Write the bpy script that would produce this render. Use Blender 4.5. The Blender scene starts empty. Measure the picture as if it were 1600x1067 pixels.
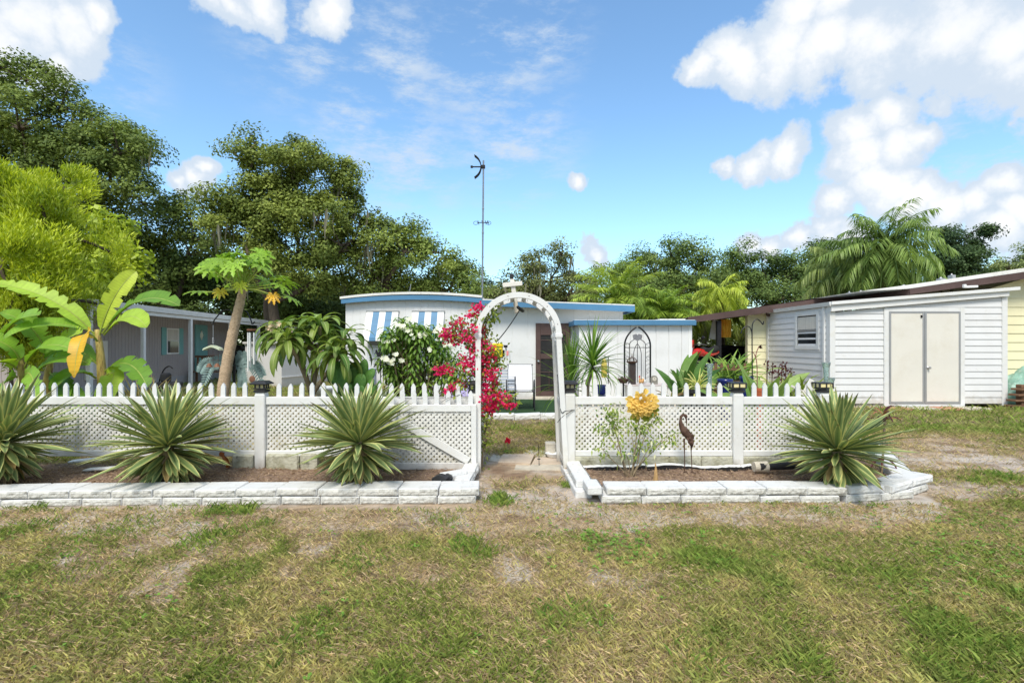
import bpy, math, random
import numpy as np
from mathutils import Vector
rng = np.random.default_rng(11); random.seed(11)
SC = bpy.context.scene; COL = SC.collection
# survey of the place: camera 1.5 m above the lawn, level; X/Z turn a sighting at distance d into metres
H, F, CX, HY = 1.5, 800.0, 800.0, 538.0
def X(px, d): return (px-CX)/F*d
def Z(py, d): return H-(py-HY)/F*d
def DG(py): return H*F/(py-HY)
def P(px, py, d): return np.array((X(px, d), d, Z(py, d)))
def lin(r, g, b):
    f = lambda c: (c/255/12.92) if c <= 10 else ((c/255+.055)/1.055)**2.4
    return np.array((f(r), f(g), f(b)))

# ------------------------------------------------------------------ mesh builder
class MB:
    def __init__(s): s.V=[]; s.L=[]; s.S=[]; s.C=[]; s.n=0; s.col=False; s.M=[]
    def add(s, V, Fc, col=None, mi=0):
        V = np.asarray(V, float).reshape(-1, 3)
        if isinstance(Fc, np.ndarray):
            s.L.append((Fc+s.n).reshape(-1)); s.S.append(np.full(len(Fc), Fc.shape[1])); m=len(Fc)
        else:
            s.L.append(np.array([i for f in Fc for i in f])+s.n); s.S.append(np.array([len(f) for f in Fc])); m=len(Fc)
        s.M.append(np.full(m, mi))
        c = np.ones((len(V), 4))
        if col is not None:
            c[:, :3] = np.asarray(col, float).reshape(-1, 3) if np.ndim(col) > 1 else np.asarray(col); s.col = True
        s.C.append(c); s.V.append(V); s.n += len(V)
    def build(s, name, mat, parent=None, smooth=False):
        V = np.concatenate(s.V); L = np.concatenate(s.L).astype(np.int32); S = np.concatenate(s.S).astype(np.int32)
        if parent is not None: V = V-np.array(wloc(parent))
        me = bpy.data.meshes.new(name)
        me.vertices.add(len(V)); me.vertices.foreach_set('co', V.astype(np.float32).ravel())
        me.loops.add(len(L)); me.loops.foreach_set('vertex_index', L)
        me.polygons.add(len(S)); st = np.zeros(len(S), np.int32); st[1:] = np.cumsum(S)[:-1]
        me.polygons.foreach_set('loop_start', st)
        try: me.polygons.foreach_set('loop_total', S)
        except Exception: pass
        if s.col:
            a = me.color_attributes.new('col', 'FLOAT_COLOR', 'POINT'); a.data.foreach_set('color', np.concatenate(s.C).astype(np.float32).ravel())
        for m in (mat if isinstance(mat, (list, tuple)) else [mat]): me.materials.append(m)
        me.polygons.foreach_set('material_index', np.concatenate(s.M).astype(np.int32))
        me.polygons.foreach_set('use_smooth', np.full(len(S), bool(smooth)))
        me.update(calc_edges=True); me.validate(verbose=False)
        o = bpy.data.objects.new(name, me); COL.objects.link(o)
        if parent is not None: o.parent = parent
        return o
def wloc(o):
    v = Vector(o.location)
    while o.parent: o = o.parent; v += o.location
    return v
def tag(o, label, cat, group=None, kind=None):
    if label: o['label'] = label
    if cat: o['category'] = cat
    if group: o['group'] = group
    if kind: o['kind'] = kind
    return o
def thing(name, label, cat, loc=(0,0,0), group=None):
    o = bpy.data.objects.new(name, None); o.empty_display_size = .1; COL.objects.link(o)
    o.location = tuple(float(a) for a in loc); return tag(o, label, cat, group)
def structure(o): o['kind'] = 'structure'; return o
def kids(o): return [c for c in bpy.data.objects if c.parent == o]
def dup(o, loc=None, rz=None, label=None, parent=None, scale=None):
    c = o.copy(); COL.objects.link(c); c.parent = parent
    for k in kids(o): dup(k, parent=c)
    if loc is not None: c.location = tuple(float(a) for a in loc)
    if rz is not None: c.rotation_euler = (0, 0, rz)
    if label: c['label'] = label
    if scale: c.scale = (scale,)*3
    return c

# ------------------------------------------------------------------ shapes
def rotz(a):
    c, s = math.cos(a), math.sin(a); return np.array(((c,-s,0),(s,c,0),(0,0,1)))
def rotx(a):
    c, s = math.cos(a), math.sin(a); return np.array(((1,0,0),(0,c,-s),(0,s,c)))
def roty(a):
    c, s = math.cos(a), math.sin(a); return np.array(((c,0,s),(0,1,0),(-s,0,c)))
def cbox(mb, c, s, ch=.004, R=None, col=None, jit=0, mi=0):
    """chamfered box, centre c, size s"""
    h = np.array(s)/2; ch = min(ch, h.min()*.8)
    V=[]; idx={}
    for sx in (-1,1):
        for sy in (-1,1):
            for sz in (-1,1):
                sg=(sx,sy,sz)
                for ax in range(3):
                    p = np.array([sg[i]*(h[i]-(0 if i==ax else ch)) for i in range(3)])
                    idx[sg+(ax,)] = len(V); V.append(p)
    Fc=[]
    for ax in range(3):
        a,b = [(1,2),(2,0),(0,1)][ax]
        for sg in (-1,1):
            q=[]
            for (u,v) in ((-1,-1),(1,-1),(1,1),(-1,1)):
                k=[0,0,0]; k[ax]=sg; k[a]=u; k[b]=v; q.append(idx[tuple(k)+(ax,)])
            Fc.append(tuple(q if sg>0 else q[::-1]))
    for ax in range(3):
        a,b = [(1,2),(2,0),(0,1)][ax]
        for u in (-1,1):
            for v in (-1,1):
                k0=[0,0,0];k1=[0,0,0]; k0[ax]=-1;k1[ax]=1
                for k in (k0,k1): k[a]=u;k[b]=v
                q=[idx[tuple(k0)+(a,)],idx[tuple(k1)+(a,)],idx[tuple(k1)+(b,)],idx[tuple(k0)+(b,)]]
                Fc.append(tuple(q if u*v>0 else q[::-1]))
    for sx in (-1,1):
        for sy in (-1,1):
            for sz in (-1,1):
                q=[idx[(sx,sy,sz,i)] for i in range(3)]
                Fc.append(tuple(q if sx*sy*sz>0 else q[::-1]))
    V=np.array(V)
    if jit: V=V+rng.normal(0,jit,V.shape)
    if R is not None: V=V@R.T
    mb.add(V+np.array(c), Fc, col, mi)
def bx(mb, x0,x1,y0,y1,z0,z1, ch=.004, col=None, mi=0):
    cbox(mb, ((x0+x1)/2,(y0+y1)/2,(z0+z1)/2), (abs(x1-x0),abs(y1-y0),abs(z1-z0)), ch, None, col, 0, mi)
def beam(mb, a, b, w, t, up=(0,0,1), ch=.003, col=None):
    """box from a to b; w across, t along 'up'"""
    a=np.array(a,float); b=np.array(b,float); d=b-a; L=np.linalg.norm(d); d/=L
    s=np.cross(d,up); s/=np.linalg.norm(s); n=np.cross(s,d)
    cbox(mb,(a+b)/2,(L,w,t),ch,np.stack((d,s,n),1),col)
def frame(T):
    up = np.array((0,0,1.)) if abs(T[2])<.95 else np.array((1.,0,0))
    s=np.cross(T,up); s/=np.linalg.norm(s); return s, np.cross(s,T)
def tube(mb, pts, r, n=8, col=None, cap=True, sq=None):
    pts=np.asarray(pts,float); m=len(pts); r=np.broadcast_to(np.asarray(r,float),(m,)) if np.ndim(r)<2 else r
    T=np.gradient(pts,axis=0); T/=np.linalg.norm(T,axis=1)[:,None]+1e-12
    s,u=frame(T[0]); V=[]
    for i in range(m):
        s=s-T[i]*np.dot(s,T[i]); s/=np.linalg.norm(s)+1e-12; u=np.cross(s,T[i])
        for k in range(n):
            a=2*math.pi*(k+(.5 if n==4 else 0))/n
            V.append(pts[i]+r[i]*(math.cos(a)*s+math.sin(a)*u))
    Fc=[]
    for i in range(m-1):
        for k in range(n):
            k2=(k+1)%n; Fc.append((i*n+k,i*n+k2,(i+1)*n+k2,(i+1)*n+k))
    if cap: Fc.append(tuple(range(n))[::-1]); Fc.append(tuple(range((m-1)*n,m*n)))
    if col is not None and np.ndim(col)==2: col=np.repeat(np.asarray(col),n,axis=0)
    mb.add(V,Fc,col)
def lathe(mb, prof, c=(0,0,0), n=16, col=None, R=None, cap=True):
    V=[];Fc=[];m=len(prof)
    for (r,z) in prof:
        for k in range(n):
            a=2*math.pi*k/n; V.append((r*math.cos(a),r*math.sin(a),z))
    for i in range(m-1):
        for k in range(n):
            k2=(k+1)%n; Fc.append((i*n+k,i*n+k2,(i+1)*n+k2,(i+1)*n+k))
    if cap: Fc.append(tuple(range(n))[::-1]); Fc.append(tuple(range((m-1)*n,m*n)))
    V=np.array(V)
    if R is not None: V=V@R.T
    mb.add(V+np.array(c),Fc,col)
def ball(mb, c, r, n=12, m=8, col=None, R=None, jit=0):
    r=np.broadcast_to(np.asarray(r,float),(3,)); V=[(0,0,-1)];Fc=[]
    for i in range(1,m):
        t=math.pi*i/m-math.pi/2
        for k in range(n):
            a=2*math.pi*k/n; V.append((math.cos(t)*math.cos(a),math.cos(t)*math.sin(a),math.sin(t)))
    V.append((0,0,1)); V=np.array(V)*r
    if jit: V=V*(1+rng.normal(0,jit,(len(V),1)))
    for k in range(n): Fc.append((0,1+(k+1)%n,1+k)); Fc.append((len(V)-1,1+(m-2)*n+k,1+(m-2)*n+(k+1)%n))
    for i in range(m-2):
        for k in range(n):
            a=1+i*n; k2=(k+1)%n; Fc.append((a+k,a+k2,a+n+k2,a+n+k))
    if R is not None: V=V@R.T
    mb.add(V+np.array(c),Fc,col)
def prism(mb, poly, y0, y1, col=None, A=None, mi=0):
    """poly of (x,z) extruded from y0 to y1; A optional 3x3 + offset"""
    n=len(poly); V=[(x,y0,z) for x,z in poly]+[(x,y1,z) for x,z in poly]
    Fc=[tuple(range(n)),tuple(range(n,2*n))[::-1]]+[(i,n+i,n+(i+1)%n,(i+1)%n) for i in range(n)]
    V=np.array(V)
    if A is not None: V=V@A[0].T+A[1]
    mb.add(V,Fc,col,mi)
def ribbon(mb, sp, hint, W, prof, cols, fold=0., wav=None):
    sp=np.asarray(sp,float); n=len(sp); T=np.gradient(sp,axis=0); T/=np.linalg.norm(T,axis=1)[:,None]+1e-12
    hint=np.broadcast_to(np.asarray(hint,float),(n,3)); S=np.cross(T,hint); S/=np.linalg.norm(S,axis=1)[:,None]+1e-9
    N=np.cross(S,T); t=np.linspace(0,1,n); w=W/2*(prof(t) if callable(prof) else np.asarray(prof))
    k=len(cols); V=np.zeros((n,k,3)); C=np.zeros((n,k,3))
    for j,(u,c) in enumerate(cols):
        ww = w if wav is None else w*(1+wav*(rng.random(n)-.7)*(abs(u)>.9))
        V[:,j]=sp+S*(u*ww)[:,None]+N*(fold*abs(u)*w)[:,None]; C[:,j]=c
    i=np.arange(n-1)[:,None]*k+np.arange(k-1)[None]
    Fc=np.stack((i,i+1,i+k+1,i+k),-1).reshape(-1,4)
    mb.add(V.reshape(-1,3),Fc,C.reshape(-1,3))
def spine(p0, az, el, L, droop=0., n=8, pw=1.5):
    t=np.linspace(0,1,n); e=el-droop*t**pw; ds=L/(n-1)
    d=np.stack((np.cos(e)*math.cos(az),np.cos(e)*math.sin(az),np.sin(e)),1)*ds
    return np.array(p0)+np.concatenate((np.zeros((1,3)),np.cumsum((d[1:]+d[:-1])/2,axis=0)))
def bez(a,b,c,n=12):
    t=np.linspace(0,1,n)[:,None]; a,b,c=map(np.asarray,(a,b,c)); return (1-t)**2*a+2*t*(1-t)*b+t*t*c
def poly3(pts, n=24):
    """smooth curve through points"""
    pts=np.asarray(pts,float); m=len(pts); out=[]
    q=np.concatenate((2*pts[:1]-pts[1:2],pts,2*pts[-1:]-pts[-2:-1]))
    for i in range(m-1):
        k=max(2,n//(m-1)); t=np.linspace(0,1,k,endpoint=False)[:,None]
        p0,p1,p2,p3=q[i:i+4]
        out.append(.5*((2*p1)+(-p0+p2)*t+(2*p0-5*p1+4*p2-p3)*t*t+(-p0+3*p1-3*p2+p3)*t**3))
    out.append(pts[-1:]); return np.concatenate(out)
def unit(a): return a/(np.linalg.norm(a,axis=-1,keepdims=True)+1e-12)
def leaves(mb, Pt, D, N, L, W, C, mid=.45, droop=0.):
    n=len(Pt); D=unit(D); S=unit(np.cross(D,N)); L=np.broadcast_to(L,(n,))[:,None]; W=np.broadcast_to(W,(n,))[:,None]
    m=Pt+D*L*mid; tip=Pt+D*L; tip[:,2]-=(droop*L)[:,0]; m[:,2]+=(droop*L*.15)[:,0]
    V=np.stack((Pt,m+S*W/2,tip,m-S*W/2),1).reshape(-1,3)
    mb.add(V,np.arange(4*n).reshape(-1,4),np.repeat(np.broadcast_to(C,(n,3)),4,axis=0))
def rdir(n): return unit(rng.normal(size=(n,3)))

# ------------------------------------------------------------------ noise on the plane
def _h(ix,iy,s):
    v=np.sin(ix*127.1+iy*311.7+s*74.7)*43758.5453; return v-np.floor(v)
def vnoise(x,y,s=0):
    ix=np.floor(x);iy=np.floor(y);fx=x-ix;fy=y-iy;fx=fx*fx*(3-2*fx);fy=fy*fy*(3-2*fy)
    return (_h(ix,iy,s)*(1-fx)+_h(ix+1,iy,s)*fx)*(1-fy)+(_h(ix,iy+1,s)*(1-fx)+_h(ix+1,iy+1,s)*fx)*fy
def fbm(x,y,s=0,o=4):
    v=0;a=.5;t=0
    for i in range(o): v=v+a*vnoise(x*2**i,y*2**i,s+i*3.1); t+=a; a*=.55
    return v/t
def sstep(a,b,x):
    t=np.clip((x-a)/(b-a),0,1); return t*t*(3-2*t)

# ------------------------------------------------------------------ materials
def nd(nt, typ, loc=(0,0), **kw):
    n=nt.nodes.new(typ); n.location=loc
    for k,v in kw.items(): setattr(n,k,v)
    return n
def newmat(name):
    m=bpy.data.materials.new(name); m.use_nodes=True; nt=m.node_tree; nt.nodes.clear()
    return m, nt, nd(nt,'ShaderNodeOutputMaterial')
def c4(c): return (float(c[0]),float(c[1]),float(c[2]),1.)
def mat(name, base, rough=.6, var=.12, vs=3., bump=.0, bs=40., metal=0., spec=.4, stain=None, attr=False, stretch=None, col2=None, trans=0., ior=1.45, coat=0., alpha=None, splash=None):
    m,nt,out=newmat(name); L=nt.links.new
    b=nd(nt,'ShaderNodeBsdfPrincipled'); tc=nd(nt,'ShaderNodeTexCoord'); src=tc.outputs['Object']
    if stretch:
        mp=nd(nt,'ShaderNodeMapping'); mp.inputs['Scale'].default_value=stretch; L(src,mp.inputs[0]); src=mp.outputs[0]
    n1=nd(nt,'ShaderNodeTexNoise'); n1.inputs['Scale'].default_value=vs; n1.inputs['Detail'].default_value=7; n1.inputs['Roughness'].default_value=.62; L(src,n1.inputs['Vector'])
    mx=nd(nt,'ShaderNodeMix',data_type='RGBA'); base=np.asarray(base,float)
    mr=nd(nt,'ShaderNodeMapRange'); mr.inputs[1].default_value=.32; mr.inputs[2].default_value=.68; L(n1.outputs[0],mr.inputs[0]); L(mr.outputs[0],mx.inputs[0])
    mx.inputs[6].default_value=c4(base*(1-var)); mx.inputs[7].default_value=c4(np.minimum(base*(1+var),.92) if col2 is None else col2)
    cur=mx.outputs[2]
    if attr:
        at=nd(nt,'ShaderNodeAttribute',attribute_name='col'); mm=nd(nt,'ShaderNodeMix',data_type='RGBA',blend_type='MULTIPLY'); mm.inputs[0].default_value=1
        L(cur,mm.inputs[6]); L(at.outputs['Color'],mm.inputs[7]); cur=mm.outputs[2]
    if stain:
        for (sc,ssc,lo,hi,amt) in stain:
            n2=nd(nt,'ShaderNodeTexNoise'); n2.inputs['Scale'].default_value=ssc; n2.inputs['Detail'].default_value=8; n2.inputs['Roughness'].default_value=.68; L(src,n2.inputs['Vector'])
            r2=nd(nt,'ShaderNodeMapRange'); r2.inputs[1].default_value=lo; r2.inputs[2].default_value=hi; r2.inputs[4].default_value=amt; L(n2.outputs[0],r2.inputs[0])
            m2=nd(nt,'ShaderNodeMix',data_type='RGBA'); L(r2.outputs[0],m2.inputs[0]); L(cur,m2.inputs[6]); m2.inputs[7].default_value=c4(sc); cur=m2.outputs[2]
    if splash:
        (sc,zz,amt)=splash; sp=nd(nt,'ShaderNodeSeparateXYZ'); L(tc.outputs['Object'],sp.inputs[0]); n4=nd(nt,'ShaderNodeTexNoise'); n4.inputs['Scale'].default_value=9; n4.inputs['Detail'].default_value=8; L(tc.outputs['Object'],n4.inputs['Vector'])
        a1=nd(nt,'ShaderNodeMath',operation='MULTIPLY_ADD'); L(n4.outputs[0],a1.inputs[0]); a1.inputs[1].default_value=1.1*zz; L(sp.outputs[2],a1.inputs[2]); r4=nd(nt,'ShaderNodeMapRange'); r4.inputs[1].default_value=zz*1.25; r4.inputs[2].default_value=zz*.45; r4.inputs[4].default_value=amt; L(a1.outputs[0],r4.inputs[0])
        m4=nd(nt,'ShaderNodeMix',data_type='RGBA'); L(r4.outputs[0],m4.inputs[0]); L(cur,m4.inputs[6]); m4.inputs[7].default_value=c4(sc); cur=m4.outputs[2]
    L(cur,b.inputs['Base Color']); b.inputs['Roughness'].default_value=rough; b.inputs['Metallic'].default_value=metal
    b.inputs['Specular IOR Level'].default_value=spec; b.inputs['Transmission Weight'].default_value=trans; b.inputs['IOR'].default_value=ior; b.inputs['Coat Weight'].default_value=coat
    if alpha is not None: b.inputs['Alpha'].default_value=alpha
    if bump:
        n3=nd(nt,'ShaderNodeTexNoise'); n3.inputs['Scale'].default_value=bs; n3.inputs['Detail'].default_value=6; L(src,n3.inputs['Vector'])
        bp=nd(nt,'ShaderNodeBump'); bp.inputs['Strength'].default_value=min(1,bump); bp.inputs['Distance'].default_value=.02*max(1,bump); L(n3.outputs[0],bp.inputs['Height']); L(bp.outputs[0],b.inputs['Normal'])
    L(b.outputs[0],out.inputs[0]); return m
def leafmat(name, transl=.3, rough=.55, spec=.3, tint=(1,1,1)):
    m,nt,out=newmat(name); L=nt.links.new
    at=nd(nt,'ShaderNodeAttribute',attribute_name='col')
    tc=nd(nt,'ShaderNodeTexCoord'); n1=nd(nt,'ShaderNodeTexNoise'); n1.inputs['Scale'].default_value=9; n1.inputs['Detail'].default_value=4; L(tc.outputs['Object'],n1.inputs['Vector'])
    mr=nd(nt,'ShaderNodeMapRange'); mr.inputs[3].default_value=.72; mr.inputs[4].default_value=1.28; L(n1.outputs[0],mr.inputs[0])
    mm=nd(nt,'ShaderNodeMix',data_type='RGBA',blend_type='MULTIPLY'); mm.inputs[0].default_value=1; L(at.outputs['Color'],mm.inputs[6]); L(mr.outputs[0],mm.inputs[7])
    b=nd(nt,'ShaderNodeBsdfPrincipled'); L(mm.outputs[2],b.inputs['Base Color']); b.inputs['Roughness'].default_value=rough; b.inputs['Specular IOR Level'].default_value=spec
    t=nd(nt,'ShaderNodeBsdfTranslucent'); m2=nd(nt,'ShaderNodeMix',data_type='RGBA',blend_type='MULTIPLY'); m2.inputs[0].default_value=1; m2.inputs[7].default_value=(1.25*tint[0],1.25*tint[1],.7*tint[2],1); L(mm.outputs[2],m2.inputs[6]); L(m2.outputs[2],t.inputs[0])
    ms=nd(nt,'ShaderNodeMixShader'); ms.inputs[0].default_value=transl; L(b.outputs[0],ms.inputs[1]); L(t.outputs[0],ms.inputs[2]); L(ms.outputs[0],out.inputs[0]); return m

M={}
M['leaf']=leafmat('oak_leaf',.22,.6,.2); M['soft_leaf']=leafmat('garden_leaf',.32,.45,.4); M['agave']=leafmat('agave_leaf',.12,.5,.35)
M['grass']=leafmat('grass_blade',.25,.7,.15); M['petal']=leafmat('petal',.35,.6,.2)
M['bark']=mat('bark',lin(88,78,66),.9,.35,6,.9,14,stretch=(1,1,.25))
M['stem']=mat('stem',lin(140,125,100),.8,.25,20,.5,60)
M['white_vinyl']=mat('white_vinyl',(.72,.72,.71),.45,.04,3,.05,30,stain=[(lin(205,200,180),2.2,.52,.75,.5),(lin(150,150,125),7,.62,.8,.35)])
M['white_post']=mat('white_post',(.72,.72,.70),.45,.05,3,.05,30,stain=[(lin(196,190,168),2.6,.5,.75,.55),(lin(140,138,112),8,.6,.78,.5)],splash=(lin(142,124,100),.26,.75))
M['white_lattice']=mat('white_lattice',(.73,.72,.68),.55,.06,5,.1,40,stain=[(lin(176,172,148),4,.5,.72,.6),(lin(110,112,88),9,.6,.76,.6)],splash=(lin(146,136,106),.45,.62))
M['white_siding']=mat('white_siding',(.70,.70,.70),.5,.03,1.5,.04,20,stain=[(lin(196,192,182),1.3,.5,.8,.4),(lin(166,156,136),6,.6,.78,.4)],splash=(lin(160,142,114),.45,.65))
M['white_wall']=mat('white_wall',(.745,.745,.74),.55,.03,1.2,.06,25,stain=[(lin(190,188,180),2,.5,.8,.4)],splash=(lin(160,146,124),.3,.5))
M['white_paint']=mat('white_paint',(.78,.78,.76),.5,.05,4,.1,30,stain=[(lin(160,155,140),6,.58,.8,.4)])
M['cream_paint']=mat('cream_paint',(.71,.68,.61),.5,.03,1.5,.03,15,stain=[(lin(196,186,164),1.8,.5,.8,.45)],splash=(lin(160,146,120),.3,.45))
M['yellow_siding']=mat('yellow_siding',lin(232,226,188),.55,.05,1.5,.05,20,stain=[(lin(190,180,140),3,.55,.8,.3)])
M['blue_trim']=mat('blue_trim',lin(80,128,164),.5,.12,2,.08,20,stretch=(.4,1,2),stain=[(lin(60,90,120),5,.55,.8,.5)])
M['brown_trim']=mat('brown_trim',lin(84,66,62),.6,.18,2,.1,25)
M['grey_rib']=mat('grey_siding',lin(166,158,156),.65,.06,1.5,.05,20)
M['grey_light']=mat('grey_skirting',lin(165,165,168),.65,.1,3,.1,20)
M['teal']=mat('teal_paint',lin(118,172,170),.5,.07,3)
M['dark']=mat('carport_shade',(.012,.012,.014),.6,.2,3)  # near-black colour standing in for deep shade inside the carports
M['screen']=mat('dark_screen',(.022,.02,.02),.35,.3,4,spec=.5)
M['glass']=mat('window_glass',(.02,.023,.028),.06,.2,2,spec=.8)
M['curtain']=mat('curtain',lin(205,200,190),.8,.1,3,.2,12,stretch=(6,6,.4))
M['black_metal']=mat('black_metal',(.018,.018,.02),.45,.3,10,.1,60,metal=.3)
M['black_plastic']=mat('black_plastic',(.03,.03,.032),.45,.3,10)
M['steel']=mat('galvanised_steel',lin(150,153,158),.4,.15,8,metal=.8)
M['alu']=mat('aluminium_frame',lin(172,172,172),.4,.06,5,metal=.5)
M['rust']=mat('rusty_metal',lin(92,70,58),.75,.35,14,.4,50,metal=.3)
M['roof_white']=mat('roof_white',lin(222,221,216),.6,.08,2,.2,20,stain=[(lin(120,118,110),7,.55,.78,.5)])
M['concrete']=mat('concrete',lin(200,191,174),.85,.14,6,.5,50,stain=[(lin(128,120,105),4,.5,.75,.6)])
M['tan_paver']=mat('tan_paver',lin(205,186,164),.85,.12,8,.4,60,stain=[(lin(150,130,110),6,.55,.75,.5)])
M['red_paver']=mat('red_paver',lin(190,140,116),.85,.15,8,.4,60)
M['block_white']=mat('painted_block',(.70,.70,.685),.7,.04,6,.35,60,stain=[(lin(160,154,142),6,.52,.72,.5),(lin(112,106,94),15,.6,.72,.5)])
M['block_face']=mat('weathered_block_face',lin(206,204,196),.85,.14,10,1.4,26,stain=[(lin(128,126,118),9,.46,.62,.6),(lin(76,72,64),14,.6,.74,.5)])
M['stone_band']=mat('lichen_footing',lin(186,184,166),.9,.12,8,.7,30,stain=[(lin(128,124,92),5,.45,.65,.8),(lin(60,58,50),9,.58,.7,.8)])
M['soil']=mat('garden_soil',lin(146,122,104),.95,.3,14,1.2,60,stain=[(lin(182,160,136),22,.55,.68,.7),(lin(92,74,62),9,.57,.72,.5)])
M['turf_mat']=mat('green_turf_mat',lin(40,72,36),.95,.3,60,.8,200)
M['wood']=mat('old_wood',lin(122,92,70),.8,.25,5,.4,30,stretch=(1,1,6))
M['blue_glaze']=mat('blue_glaze',lin(28,40,100),.2,.15,4,spec=.6)
M['terracotta']=mat('terracotta',lin(186,98,62),.8,.15,8,.2,40)
M['yellow_plastic']=mat('yellow_plastic',lin(235,205,40),.35,.06,5)
M['lavender']=mat('lavender_paint',lin(178,168,212),.5,.06,5)
M['sling']=mat('white_sling',(.78,.78,.8),.7,.03,30,.1,150)
M['chair_frame']=mat('grey_metal_frame',lin(66,66,70),.4,.1,10,metal=.4)
M['red_gloss']=mat('red_gloss',lin(205,38,28),.25,.1,5,coat=.5)
M['car_black']=mat('car_black',(.01,.01,.012),.16,.2,3,coat=1)
M['rubber']=mat('rubber',(.02,.02,.02),.8,.2,10)
M['chrome']=mat('chrome',(.7,.7,.72),.15,.05,5,metal=1)
M['lampglass']=mat('clear_glass',lin(190,215,215),.1,.05,3,trans=.75,ior=1.3)
M['tealglass']=mat('teal_glass',lin(214,232,228),.12,.05,5,trans=.8,ior=1.3)
M['amber']=mat('amber_lens',lin(228,214,160),.3,.1,20)
M['tarp']=mat('teal_tarp',lin(138,176,160),.5,.2,5,.6,14,stain=[(lin(205,220,212),6,.52,.66,.7)])
M['verdigris']=mat('verdigris',lin(120,142,138),.75,.25,12,.3,40,stain=[(lin(172,188,184),12,.54,.7,.6)],attr=False)
M['cactus']=mat('cactus_pad',lin(72,112,44),.55,.22,9,.25,40,stain=[(lin(120,150,70),18,.62,.7,.5)])
M['papaya_bark']=mat('papaya_bark',lin(196,170,140),.9,.2,30,1.,45,stretch=(1,1,2.2),stain=[(lin(138,110,88),26,.54,.64,.7)])
M['palm_bark']=mat('palm_bark',lin(130,118,104),.9,.25,10,.7,30)
M['banana_stem']=mat('banana_stem',lin(170,150,84),.6,.3,6,.3,20,stretch=(3,3,.6),stain=[(lin(90,62,40),5,.5,.62,.85)])
M['orange_cloth']=mat('orange_cloth',lin(228,150,40),.8,.12,6,.3,20,col2=lin(235,190,70))
M['string']=mat('black_cord',(.02,.02,.02),.7)
M['rosewood']=mat('chime_wood',lin(126,86,64),.6,.2,8)
# ================================================================== SETTING: lawn, grass, beds
def field(x, y):
    """how green the lawn is at (x,y): 0 bare sand .. 1 thick grass"""
    yy=np.maximum(y,.8); px=CX+x/yy*F; py=HY+H*F/yy
    near=sstep(860,960,py); g=.58+(.95-.45*near)*(fbm(x*.75,y*.75,3,4)-.5)+(.85-.1*near)*(fbm(x*3.6,y*3.6,9,4)-.5)
    s=fbm((x*.5-y*.9)*1.1,(x*.9+y*.5)*3.0,21,3)-.5
    g+=1.3*s*sstep(820,500,px)*sstep(970,900,py)*sstep(780,810,py)
    g-=.52*sstep(775,788,py)*sstep(842,806,py)*sstep(1500,1380,px)
    g-=.16*sstep(830,800,py)*sstep(1560,1420,px)*sstep(760,780,py)
    g-=.06*sstep(925,840,py)*sstep(790,820,py)
    g+=.12*sstep(890,1000,py)
    g+=.10*sstep(1380,1480,px)*sstep(780,830,py)
    g-=.36*sstep(720,752,px)*sstep(930,890,px)*sstep(702,720,py)*sstep(815,775,py)
    g+=.42*sstep(1290,1340,px)*sstep(682,668,py)
    g-=.26*sstep(1340,1400,px)*sstep(676,690,py)*sstep(742,722,py)
    g+=.12*sstep(840,880,px)*sstep(1120,1060,px)*sstep(825,845,py)*sstep(905,880,py)
    g+=.22*sstep(720,600,px)*sstep(690,660,py)
    g+=.10*(y>6.5)
    return np.clip(g,0,1)
def dryness(x,y): return fbm(x*1.6+40,y*1.6,33,4)
def uneven(x,y): return .035*(fbm(x*.8,y*.8,51,3)-.5)*sstep(60,20,y)
def axis(lo,hi,step,far,k=1.35):
    a=list(np.arange(lo,hi+step/2,step)); s=step
    while a[-1]<far: s*=k; a.append(a[-1]+s)
    s=step
    while a[0]>-far: s*=k; a.insert(0,a[0]-s)
    return np.array(a)
def near(a):return a
gx=axis(-10,10,.06,420); gy=axis(1.4,9.5,.045,420)
GX,GY=np.meshgrid(gx,gy); g=field(GX,GY); dr=dryness(GX,GY)
sand=lin(188,174,160); tan=lin(180,158,132); brown=lin(138,114,92); green=lin(124,110,76)  # green: ground under grass, darkened to paint in shade between blades
t=sstep(.40,.60,dr)[...,None]; base=sand*(1-t)*1+tan*t
t2=sstep(.50,.72,fbm(GX*3.1,GY*3.1,71,4))[...,None]; base=base*(1-t2)+brown*t2
t3=sstep(.25,.62,g)[...,None]; colr=base*(1-t3)+green*t3
colr*=(1+.5*(rng.random(g.shape)-.5))[...,None]
pxm=CX+GX/np.maximum(GY,.8)*F; pym=HY+H*F/np.maximum(GY,.8)
patch=.75*sstep(.57,.68,fbm(GX*1.9,GY*2.4,91,5))*sstep(.36,.16,g)
colr=colr*(1-patch[...,None])+lin(202,192,180)*patch[...,None]
mb=MB(); ny,nx=GX.shape; i=np.arange(ny-1)[:,None]*nx+np.arange(nx-1)[None]
mb.add(np.stack((GX,GY,uneven(GX,GY)),-1).reshape(-1,3),np.stack((i,i+1,i+nx+1,i+nx),-1).reshape(-1,4),colr.reshape(-1,3))
M['lawn']=mat('lawn_ground',(1,1,1),.95,.0,30,.9,70,attr=True,stain=[(lin(92,74,54),55,.55,.66,.55),(lin(196,176,134),80,.6,.68,.6)])
structure(mb.build('ground',M['lawn'],smooth=True))

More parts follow.
